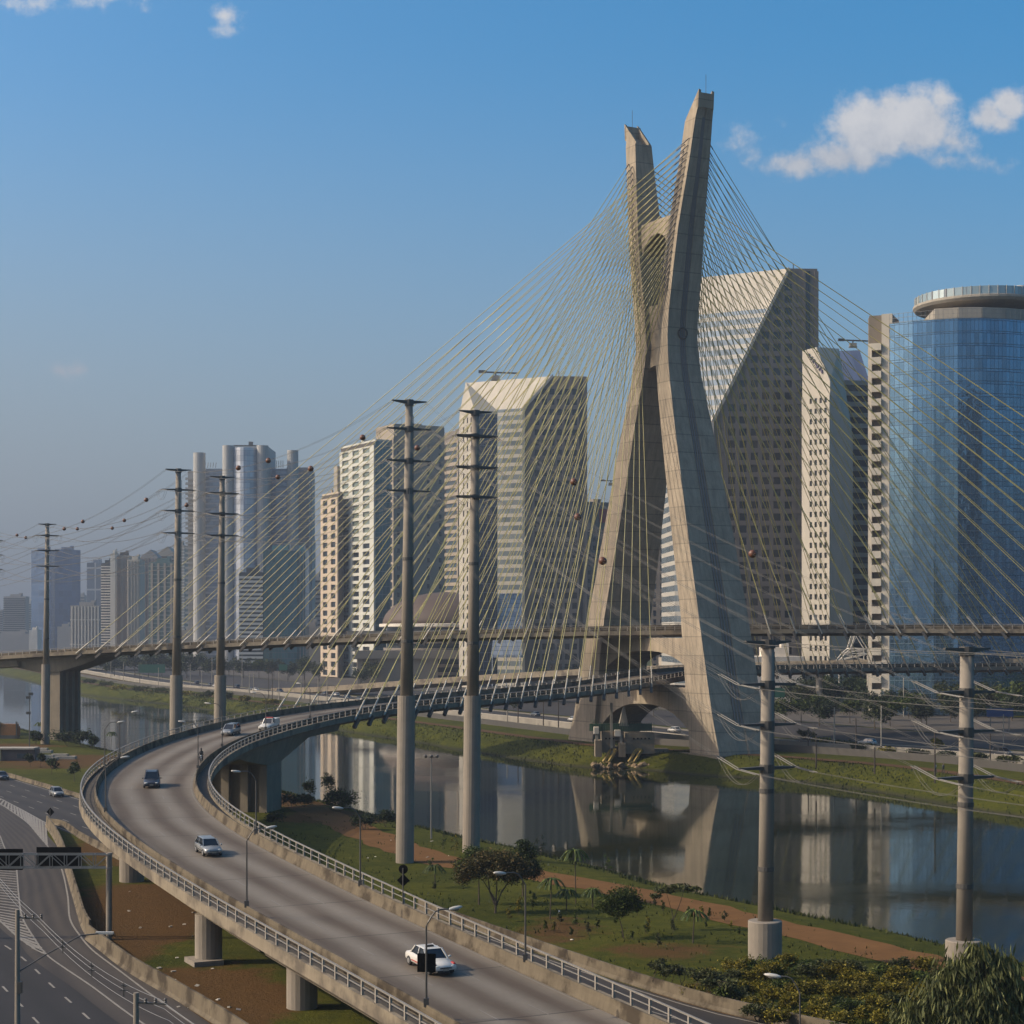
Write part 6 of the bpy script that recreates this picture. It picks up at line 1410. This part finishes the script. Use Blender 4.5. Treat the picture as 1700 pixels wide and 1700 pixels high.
# ------------------------------------------------------------------ vegetation
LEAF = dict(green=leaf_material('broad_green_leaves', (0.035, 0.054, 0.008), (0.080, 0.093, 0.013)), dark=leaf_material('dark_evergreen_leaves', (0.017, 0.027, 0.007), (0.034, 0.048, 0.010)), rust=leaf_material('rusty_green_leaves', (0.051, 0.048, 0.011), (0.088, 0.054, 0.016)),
            yellow=leaf_material('yellow_olive_leaves', (0.105, 0.088, 0.008), (0.190, 0.145, 0.014)), olive=leaf_material('dull_olive_leaves', (0.042, 0.048, 0.014), (0.067, 0.067, 0.019)), euc=leaf_material('drooping_pale_leaves', (0.063, 0.069, 0.018), (0.128, 0.128, 0.045)), far=leaf_material('far_tree_leaves', (0.028, 0.039, 0.014), (0.050, 0.059, 0.020)))
def leaf_mesh(name, blobs, n, size, material, droop=0.0, aspect=1.6, shell=.55, up=.0):
    """n leaf-sized faces spread through a set of ellipsoids, denser towards their surface"""
    B = np.array([(b + b[3:4] * 2 if len(b) == 4 else b) for b in [list(b) for b in blobs]], float)     # x y z rx ry rz
    vol = B[:, 3] * B[:, 4] * B[:, 5]; k = RNG.choice(len(B), n, p=vol ** .75 / (vol ** .75).sum())
    d = RNG.normal(size=(n, 3)); d /= np.linalg.norm(d, axis=1, keepdims=True); r = (shell + (1 - shell) * RNG.random(n)) * np.where(RNG.random(n) < .25, RNG.random(n), 1)
    lump = 1 + .28 * np.sin(d[:, 0] * 7 + k) * np.sin(d[:, 1] * 6 + 2 * k) + .15 * RNG.normal(size=n)
    c = B[k, :3] + d * B[k, 3:] * (r * lump)[:, None]
    a = RNG.normal(size=(n, 3)); a[:, 2] *= .6
    a = a * (1 - droop) + droop * (np.stack([d[:, 0] * .5, d[:, 1] * .5, -np.ones(n)], 1)); a /= np.linalg.norm(a, axis=1, keepdims=True)
    b = np.cross(a, RNG.normal(size=(n, 3))); b /= np.linalg.norm(b, axis=1, keepdims=True)
    s = size * (.6 + .8 * RNG.random(n))[:, None]
    P = np.stack([c - a * s * aspect / 2, c + b * s * .5 / 1.0 * .6 + a * s * .05, c + a * s * aspect / 2, c - b * s * .5 * .6 + a * s * .05], 1).reshape(-1, 3)
    me = bpy.data.meshes.new(name); me.vertices.add(4 * n); me.vertices.foreach_set('co', P.ravel()); me.loops.add(4 * n); me.loops.foreach_set('vertex_index', np.arange(4 * n)); me.polygons.add(n)
    me.polygons.foreach_set('loop_start', np.arange(n) * 4); me.polygons.foreach_set('loop_total', np.full(n, 4)); me.update(calc_edges=True); me.materials.append(material); return me
def tree(label, loc, blobs, n, size, leaf, stems, r=.12, cat='tree', name='tree', group=None, **kw):
    e = empty(name, tuple(loc), label, cat, group); o = bpy.data.objects.new('crown', leaf_mesh('crown', blobs, n, size, LEAF[leaf], **kw)); COL.objects.link(o); o.parent = e
    mb = MB()
    for st in stems:
        P = [Vector(p) for p in st]; mb.tube(P, [r * (1 - .7 * i / (len(P) - 1)) for i in range(len(P))], 6)
    for b in blobs[:10]:
        st = stems[min(len(stems) - 1, int(abs(b[0]) * 3) % len(stems))]; p = Vector(st[-1]); mb.tube([p, p.lerp(Vector(b[:3]), .5) + Vector((.05, 0, .1)), Vector(b[:3])], [r * .35, r * .22, r * .1], 5)
    mb.build('trunk', M['trunk'], e); return e
def palm(label, loc, h, fl, n, leaf, r=.09, group=None):
    e = empty('palm', tuple(loc), label, 'palm', group); mb = MB(); top = Vector((.12 * h * random.uniform(-.5, .5), 0, h)); mb.tube([(0, 0, -.2), top * .5, top], [r * 1.3, r, r * .8], 7); mb.build('trunk', M['trunk'], e)
    mb = MB()
    for i in range(n):
        q = 2 * math.pi * i / n + random.uniform(-.2, .2); dr = Vector((math.cos(q), math.sin(q), 0)); up = random.uniform(.25, .9); pts = [top + dr * fl * k + Vector((0, 0, fl * (up * k - (up + .55) * k * k))) for k in frange(0, 1, 7)]; sd = Vector((-dr.y, dr.x, 0))
        for a, b in zip(pts, pts[1:]):
            for sg in (-1, 1):
                w = fl * .085; mb.quad([a, b, b + sd * sg * w - Vector((0, 0, w * .7)), a + sd * sg * w * .9 - Vector((0, 0, w * .5))])
    mb.build('crown', LEAF[leaf], e); return e
def rb(n, rx, ry, z0, z1, r0, r1):
    return [[random.uniform(-rx, rx), random.uniform(-ry, ry), random.uniform(z0, z1), random.uniform(r0, r1)] for _ in range(n)]
# park trees on the near bank
g = gnd(822, 1516); tree('spreading multi-stemmed tree with rusty green crown in the middle of the lawn', g, [[-2.2, 0, 4.2, 1.5, 1.4, 1.1], [-.8, .5, 5.0, 1.5, 1.4, 1.0], [.9, 0, 4.9, 1.5, 1.4, 1.1], [2.4, .3, 4.2, 1.4, 1.3, 1.0], [.2, -.7, 3.9, 1.3, 1.2, .8], [-3.0, .4, 3.4, 1.0, 1.0, .8], [1.6, -.5, 3.6, 1.1, 1.1, .8]], 10500, .17, 'rust',
     [[(0, 0, -.2), (.05, 0, 1.2), (-1.2, 0, 3.2)], [(0, 0, -.2), (.1, 0, 1.4), (.2, .1, 3.6)], [(.05, 0, .6), (.6, 0, 2.0), (1.6, 0, 3.4)], [(.0, 0, .8), (-.5, .2, 2.0), (-.7, .3, 3.6)]], .13)
g = gnd(795, 1502); tree('slim-trunked tree with green crown behind the left of the spreading tree', g, [[0, 0, 4.0, 1.4, 1.3, 1.1], [-1.4, 0, 3.7, 1.2, 1.1, .9], [1.0, 0, 4.4, 1.2, 1.1, .9], [-.6, 0, 5.0, 1.1, 1.1, .7]], 6500, .17, 'green', [[(0, 0, -.2), (0, 0, 1.6), (0, 0, 3.2)]], .11)
g = gnd(868, 1488); tree('dark evergreen tree behind the right of the spreading tree', g, [[0, 0, 3.2, 1.5, 1.4, 1.3], [.3, 0, 4.4, 1.3, 1.2, 1.1], [-.6, 0, 2.4, 1.2, 1.1, .8], [1.0, 0, 2.6, 1.1, 1.1, .9], [0, 0, 5.2, .8, .8, .6]], 7500, .16, 'dark', [[(0, 0, -.2), (0, 0, 1.2), (0, 0, 2.6)]], .12)
g = gnd(1036, 1558); tree('round dense green tree on a leaning thin trunk in the lawn', g, [[-.7, 0, 3.2, 1.25, 1.2, .95], [.1, .2, 3.6, 1.2, 1.1, .9], [-1.5, 0, 2.9, .95, .9, .7], [.9, 0, 3.0, .85, .85, .75], [-.5, -.3, 2.5, 1.1, 1.0, .6]], 9000, .14, 'green', [[(0, 0, -.2), (-.2, 0, 1.0), (-.6, 0, 2.4)]], .08)
g = gnd(1120, 1545); tree('thin flat-topped acacia-like tree by the dirt track', g, [[-.9, 0, 3.6, 1.0, .8, .28], [.4, 0, 3.9, 1.1, .8, .26], [1.6, 0, 3.7, .8, .7, .24], [-1.7, 0, 3.1, .6, .6, .25]], 1100, .2, 'olive', [[(0, 0, -.2), (-.2, 0, 1.5), (-.7, 0, 3.3)], [(-.1, 0, 1.0), (.4, 0, 2.2), (.8, 0, 3.5)]], .05)
for px, b, t, lab in ((913, 1526, 1460, 'young palm with drooping fronds right of the dark evergreen'), (956, 1500, 1412, 'tall thin palm by the track'), (723, 1474, 1437, 'small palm left of the spreading tree'), (940, 1512, 1478, 'low palm among the shrubs left of the round tree'), (984, 1506, 1476, 'low palm touching the round tree'), (1150, 1566, 1512, 'thin young palm in the open lawn'), (64, 1228, 1200, 'small palm left of the far left pylon'), (184, 1246, 1216, 'small palm at the water right of the bridge pier')):
    g = gnd(px, b); h = (b - t) * g.y / F; palm(lab, g, h, 1.0 + .10 * h, 15, 'green', .05)
def bush(px, py, w, h, leaf, label, n=700, size=.2, group=None, cat='shrub', z0=0.0, depth=.8, stems=None):
    g = gnd(px, py, z0); K = g.y / F; W_, H_ = w * K / 2, h * K; bl = [[random.uniform(-.6, .6) * W_, random.uniform(-.5, .5) * W_ * depth, H_ * random.uniform(.45, .75), W_ * random.uniform(.4, .6), W_ * random.uniform(.4, .6) * depth, H_ * random.uniform(.22, .36)] for _ in range(6)]
    return tree(label, g, bl, n, size, leaf, stems or [[(0, 0, -.2), (.1 * W_, 0, H_ * .3), (.2 * W_, 0, H_ * .5)], [(0, 0, -.2), (-.2 * W_, 0, H_ * .3), (-.4 * W_, 0, H_ * .5)]], .05, cat, 'shrub', group)
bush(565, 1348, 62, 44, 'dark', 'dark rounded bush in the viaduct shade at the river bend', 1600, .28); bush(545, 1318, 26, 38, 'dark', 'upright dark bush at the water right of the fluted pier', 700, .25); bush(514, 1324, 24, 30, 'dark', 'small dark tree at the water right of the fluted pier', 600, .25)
bush(482, 1342, 44, 26, 'olive', 'grey-green shrub at the foot of the fluted pier', 1000, .25); bush(505, 1340, 40, 22, 'olive', 'low shrub right of the fluted pier foot', 800, .25); bush(458, 1372, 38, 26, 'dark', 'dark shrub on the orange earth beside the viaduct rail', 900, .22); bush(444, 1338, 30, 12, 'olive', 'low weeds left of the fluted pier foot', 500, .2)
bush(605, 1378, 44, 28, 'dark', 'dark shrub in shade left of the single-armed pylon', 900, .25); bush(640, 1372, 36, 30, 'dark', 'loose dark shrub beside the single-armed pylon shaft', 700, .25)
for px, py, w, h, lab in ((112, 1238, 60, 26, 'wide dark shrub at the foot of the far left pylon'), (136, 1240, 40, 30, 'dark shrub right of the far left bridge pier'), (60, 1236, 26, 24, 'spiky shrub left of the far left pylon'), (152, 1242, 26, 22, 'low dark shrub on the grassy point by the river')):
    bush(px, py, w, h, 'dark', lab, 900, .4)
for px, b, t, lab in ((50, 1274, 1252, 'first small tree in the verge, left of the others'), (68, 1274, 1252, 'second small tree in the verge'), (86, 1286, 1258, 'third small tree in the verge with dark round crown'), (123, 1298, 1264, 'tallest small tree in the verge beside the viaduct bend')):
    g = gnd(px, b); h = (b - t) * g.y / F; tree(lab, g, rb(4, h * .25, h * .25, h * .55, h * .85, h * .16, h * .28), 500, .28, 'dark', [[(0, 0, -.2), (0, 0, h * .4), (0, 0, h * .6)]], .06)
# staked saplings
i = 0
for px, b, t in ((897, 1430, 1388), (1008, 1450, 1420), (755, 1420, 1388), (735, 1412, 1380), (722, 1480, 1462), (905, 1545, 1528), (921, 1548, 1530), (948, 1555, 1540), (975, 1552, 1530), (992, 1543, 1526), (1075, 1550, 1522), (1072, 1552, 1530), (1117, 1550, 1526), (1140, 1528, 1506), (1164, 1520, 1504), (1178, 1526, 1508), (1203, 1530, 1514), (1171, 1540, 1530), (1213, 1540, 1530), (1227, 1552, 1540), (1088, 1504, 1494), (1100, 1512, 1496), (1071, 1502, 1494), (1050, 1560, 1546), (1092, 1574, 1550), (1058, 1520, 1500), (860, 1520, 1490), (884, 1512, 1480), (930, 1535, 1515), (958, 1540, 1515), (845, 1530, 1505), (715, 1450, 1425), (660, 1400, 1380), (1023, 1535, 1520)):
    g = gnd(px, b); h = (b - t) * g.y / F
    tree('thin staked sapling in the park lawn', g, [[random.uniform(-.16, .16) * h, random.uniform(-.14, .14) * h, h * (.34 + .16 * q_), .17 * h * (1.25 - .2 * q_), .15 * h, .12 * h] for q_ in range(5)], 150 + int(70 * h), .11, ('olive', 'green', 'yellow', 'green')[i % 4], [[(0, 0, -.2), (0, 0, h * .5), (.03, 0, h * .9)]], .025, 'sapling', 'sapling', 'saplings in the park lawn'); i += 1
# yellow-green shrub bed in the lower right
random.seed(21); i = 0
for row, (y0, n, x0, x1) in enumerate(((1622, 9, 1215, 1560), (1638, 12, 1150, 1575), (1658, 13, 1130, 1590), (1680, 13, 1170, 1620), (1706, 12, 1240, 1650), (1735, 10, 1300, 1690))):
    for k in range(n):
        px = x0 + (x1 - x0) * (k + random.uniform(.2, .8)) / n; py = y0 + random.uniform(-6, 8) + (1560 - px) * -.01
        bush(px, py, random.uniform(44, 70), random.uniform(24, 42), random.choice(('yellow', 'yellow', 'yellow', 'olive', 'green')), 'bushy yellow-green shrub in the dense bed at the lower right', 1400, .145, 'shrubs in the lower right bed')
for px, py, w, h, lab in ((1092, 1646, 44, 52, 'first bent-stemmed shrub at the left end of the bed'), (1122, 1652, 40, 50, 'second bent-stemmed shrub from the left end of the bed'), (1162, 1664, 50, 56, 'third bent-stemmed shrub from the left end of the bed'), (1196, 1676, 50, 54, 'fourth bent-stemmed shrub from the left end of the bed')):
    g = gnd(px, py); K = g.y / F; W_, H_ = w * K, h * K
    tree(lab, g, [[random.uniform(-.5, .5) * W_, random.uniform(-.3, .3) * W_, H_ * random.uniform(.7, .95), W_ * .26, W_ * .22, H_ * .10] for _ in range(6)], 620, .17, 'olive', [[(0, 0, -.2), (-.2 * W_, 0, H_ * .35), (0, 0, H_ * .8)], [(.1, 0, -.2), (.25 * W_, 0, H_ * .3), (.1 * W_, 0, H_ * .8)], [(0, 0, .1), (.35 * W_, 0, H_ * .5), (.4 * W_, 0, H_ * .8)]], .05, 'shrub', 'shrub')
# weeping tree at the right edge
Z = 106; g = Vector(((1630 - CX) * Z / F, Z, 0)); bl = [[-.2, 0, 7.6, 1.0, 1.0, .8], [-1.4, 0, 6.5, 1.5, 1.3, 1.2], [1.0, .2, 6.7, 1.4, 1.3, 1.2], [-2.6, -.3, 5.0, 1.5, 1.3, 1.5], [0, -.6, 5.2, 1.7, 1.4, 1.6], [2.1, 0, 5.0, 1.5, 1.3, 1.5], [-4.2, -.2, 3.7, 1.3, 1.2, 1.2], [-1.6, -.8, 3.5, 1.8, 1.3, 1.5], [1.2, -.8, 3.4, 1.7, 1.3, 1.5], [3.2, 0, 3.4, 1.2, 1.2, 1.4]]
tree('large weeping tree with long drooping pale leaves at the right edge', g, bl, 9500, .19, 'euc', [[(0, 0, -.2), (.1, 0, 2.5), (0, 0, 5.5), (-.1, 0, 7.2)]], .2, 'tree', 'weeping_tree', None, droop=.78, aspect=3.2, shell=.35)
# trees of the far bank: copies of a few kinds
random.seed(5); kinds = []
for lf in ('far', 'far', 'dark', 'olive', 'green'):
    e = tree('', (0, 0, -50), rb(8, 2.6, 2.6, 4.0, 7.6, 1.4, 2.4), 1300, .62, lf, [[(0, 0, -.3), (.1, 0, 2.0), (0, 0, 4.5)]], .2); kinds.append(e)
first = {}
def far_tree(px, py, h, label, z0=1.0, wide=1.0, kind=None):
    k = random.randrange(5) if kind is None else kind; g = gnd(px, py, z0); e = kinds[k] if k not in first else copy_tree(kinds[k]); first[k] = 1
    s = h * g.y / F / 9.3; e.location = g; e.scale = (s * wide, s * wide, s); e.rotation_euler = (0, 0, random.uniform(0, 6)); e['label'] = label; e['group'] = 'trees along the far avenue'; e['category'] = 'tree'
A_ = 'bushy tree among the roadside trees beyond the avenue right of the tower'; B_ = 'bushy tree in the green belt along the far avenue left of the tower'
for px, py, h in ((1300, 1168, 46), (1322, 1172, 54), (1344, 1176, 60), (1366, 1170, 52), (1392, 1178, 64), (1418, 1176, 58), (1440, 1172, 50), (1462, 1182, 60), (1488, 1180, 66), (1516, 1186, 64), (1540, 1184, 56), (1566, 1178, 50), (1580, 1190, 60), (1618, 1188, 56), (1640, 1192, 60), (1680, 1194, 66), (1700, 1186, 60), (1330, 1200, 44), (1360, 1206, 54), (1452, 1212, 56), (1478, 1206, 46), (1530, 1204, 44), (1280, 1166, 40), (1600, 1174, 50), (1660, 1178, 50)):
    far_tree(px, py, h, A_)
for i in range(46):
    px = 1275 + 440 * (i + random.uniform(.1, .9)) / 46; far_tree(px, random.uniform(1146, 1176), random.uniform(34, 56), A_)
for i in range(22):
    px = 1275 + 440 * (i + random.uniform(.1, .9)) / 22; far_tree(px, random.uniform(1180, 1204), random.uniform(34, 52), A_)
for i in range(16):
    px = 900 + 340 * (i + random.uniform(.1, .9)) / 16; far_tree(px, random.uniform(1140, 1168), random.uniform(26, 40), 'tree in the dark planting behind the bridge tower')
for px, py, h in ((1300, 1114, 26), (1325, 1113, 22), (1350, 1114, 22), (1440, 1112, 24), (1466, 1114, 30), (1480, 1113, 22)): far_tree(px, py, h, 'small tree in the planting at the foot of the towers right of the bridge tower')
for px, py, h in ((176, 1122, 34), (190, 1124, 40), (206, 1120, 36), (224, 1122, 44), (246, 1124, 40), (268, 1122, 46), (290, 1124, 42), (310, 1126, 44), (332, 1122, 40), (352, 1124, 38), (380, 1122, 34), (404, 1126, 36), (430, 1126, 34), (455, 1128, 36), (478, 1130, 34), (505, 1128, 38), (530, 1132, 34), (598, 1138, 32), (622, 1136, 40), (648, 1134, 44), (668, 1132, 42), (700, 1130, 40), (724, 1128, 38), (745, 1126, 40), (768, 1122, 34), (830, 1118, 36), (850, 1118, 38), (875, 1116, 38), (900, 1114, 36), (925, 1114, 34), (948, 1112, 34), (860, 1182, 34), (838, 1180, 30), (640, 1128, 34), (690, 1122, 34), (160, 1116, 30), (140, 1112, 26), (120, 1108, 22), (100, 1106, 20), (80, 1104, 18), (60, 1104, 16), (40, 1100, 14), (20, 1098, 12), (165, 1104, 22), (182, 1108, 20), (330, 1060, 18), (310, 1062, 20)):
    far_tree(px, py, h, B_)
for px, py, h in ((1040, 1190, 32), (1062, 1188, 30), (1085, 1190, 34), (1050, 1176, 24)): far_tree(px, py, h, 'tree seen through the arch between the bridge tower feet')
# bushes along the far bank
fb = 0
for px, py, w, h in ((200, 1150, 40, 14), (232, 1152, 44, 16), (268, 1156, 46, 16), (305, 1160, 44, 14), (340, 1160, 36, 14), (386, 1166, 34, 20), (404, 1168, 26, 16), (176, 1142, 30, 14), (150, 1138, 30, 12), (1360, 1238, 40, 14), (1400, 1242, 46, 14), (1430, 1248, 40, 14), (1475, 1254, 44, 14), (1520, 1258, 44, 16), (1565, 1262, 44, 16), (1560, 1244, 30, 20), (1620, 1266, 46, 16), (1670, 1270, 46, 16), (450, 1172, 30, 12), (1340, 1228, 34, 16)):
    bush(px, py, w, h, 'olive' if fb % 3 else 'yellow', 'low olive bush on the far river bank', 420, .55, 'bushes on the far river bank', z0=1.0); fb += 1
for i in range(34):
    px, py = random.choice(((random.uniform(180, 330), random.uniform(1470, 1680)), (random.uniform(270, 420), random.uniform(1600, 1690)), (random.uniform(820, 1180), random.uniform(1500, 1600)), (random.uniform(560, 780), random.uniform(1395, 1440))))
    g = gnd(px, py); mb = MB(); w = random.uniform(.12, .4); mb.box((0, 0, .05), (w, w * random.uniform(.3, .9), random.uniform(.04, .12))); o = mb.build('litter_scrap', M['conc_pale'] if i % 3 else M['white']); o.location = g; o.rotation_euler = (random.uniform(-.3, .3), random.uniform(-.3, .3), random.uniform(0, 6)); tag(o, 'pale scrap of rubbish lying on the rough ground', 'litter', 'scraps of rubbish on the near bank')
# rough grass along both banks
def bank_grass():
    n = 52000; dn = np.array([-0.89, -0.455]); P = []
    i = RNG.integers(6, 150, n); t = RNG.random(n); far = RNG.random(n) < .55
    a = np.where(far[:, None], fE[i] * (1 - t[:, None]) + fE[i + 1] * t[:, None], nE[i] * (1 - t[:, None]) + nE[i + 1] * t[:, None])
    d = RNG.random(n) ** .8 * np.where(far, 12, 9) + .3; p = a + np.where(far, -1, 1)[:, None] * dn * d[:, None]
    zf = np.interp(d, [0, 3, 6, 9, 12], [-2.6, -1.7, -.5, .5, .95]); zn = np.interp(d, [0, 3, 6, 9, 13], [-2.6, -1.9, -1.0, -.35, -.05]); z = np.where(far, zf, zn)
    n2 = 30000; L = np.stack([RNG.uniform(-30, 46, n2), RNG.uniform(118, 262, n2)], 1)
    dpath = np.min(np.linalg.norm(L[:, None, :] - DP.C[None, ::3, :2], axis=2), 1); hwc = HW.C[(HW.C[:, 1] > 60) & (HW.C[:, 1] < 330)]; dh = (L - np.stack([np.interp(L[:, 1], hwc[:, 1], hwc[:, 0]), L[:, 1]], 1))[:, 0] * .89
    wx = np.interp(L[:, 1], nE[::-1, 1], nE[::-1, 0]) if nE[0, 1] > nE[-1, 1] else np.interp(L[:, 1], nE[:, 1], nE[:, 0])
    ok = (dpath > 3.1) & (dh > 5.6) & (L[:, 0] < wx - 14) & (np.sin(L[:, 0] * .55 + 2 * np.sin(L[:, 1] * .21)) + np.sin(L[:, 1] * .4 + L[:, 0] * .13) + RNG.normal(size=n2) * .7 > .1); L = L[ok]
    p = np.concatenate([p, L]); z = np.concatenate([z, np.zeros(len(L))]); n = len(p)
    s = (.10 + .24 * RNG.random(n) ** 2) * np.where(np.arange(n) >= n - len(L), .62, 1); q = RNG.random(n) * 6.28; ex = np.stack([np.cos(q) * s, np.sin(q) * s], 1); v = np.empty((n, 3, 3)); v[:, 0, :2] = p - ex * .6; v[:, 1, :2] = p + ex * .6; v[:, 2, :2] = p + RNG.normal(size=(n, 2)) * .12
    v[:, 0, 2] = z - .1; v[:, 1, 2] = z - .1; v[:, 2, 2] = z + s * 1.5
    me = bpy.data.meshes.new('grass'); me.vertices.add(3 * n); me.vertices.foreach_set('co', v.ravel()); me.loops.add(3 * n); me.loops.foreach_set('vertex_index', np.arange(3 * n)); me.polygons.add(n); me.polygons.foreach_set('loop_start', np.arange(n) * 3); me.polygons.foreach_set('loop_total', np.full(n, 3)); me.update(calc_edges=True)
    me.materials.append(leaf_material('bank_grass_blades', (0.023, 0.031, 0.004), (0.050, 0.052, 0.008))); o = bpy.data.objects.new('grass', me); COL.objects.link(o); tag(o, 'rough green grass covering both river banks', 'grass', kind='stuff')
bank_grass()

# ------------------------------------------------------------------ haze over the whole place
def build_haze():
    mb = MB(); mb.box((0, 2500, 148), (26000, 17500, 316)); o = mb.build('haze', None) if False else None
    me = bpy.data.meshes.new('haze'); me.from_pydata(mb.v, [], mb.f); o = bpy.data.objects.new('haze', me); COL.objects.link(o)
    m = bpy.data.materials.new('thin_haze'); m.use_nodes = True; t = NT(m.node_tree); t.n.clear()
    out = t.add('ShaderNodeOutputMaterial'); v = t.add('ShaderNodeVolumePrincipled'); t.l.new(v.outputs[0], out.inputs['Volume'])
    v.inputs['Color'].default_value = (0.33, 0.375, 0.44, 1); v.inputs['Density'].default_value = HAZE_DENSITY; v.inputs['Anisotropy'].default_value = 0.2
    me.materials.append(m); o['kind'] = 'stuff'
    SC.cycles.volume_step_rate = 10; SC.cycles.volume_max_steps = 32
build_haze()
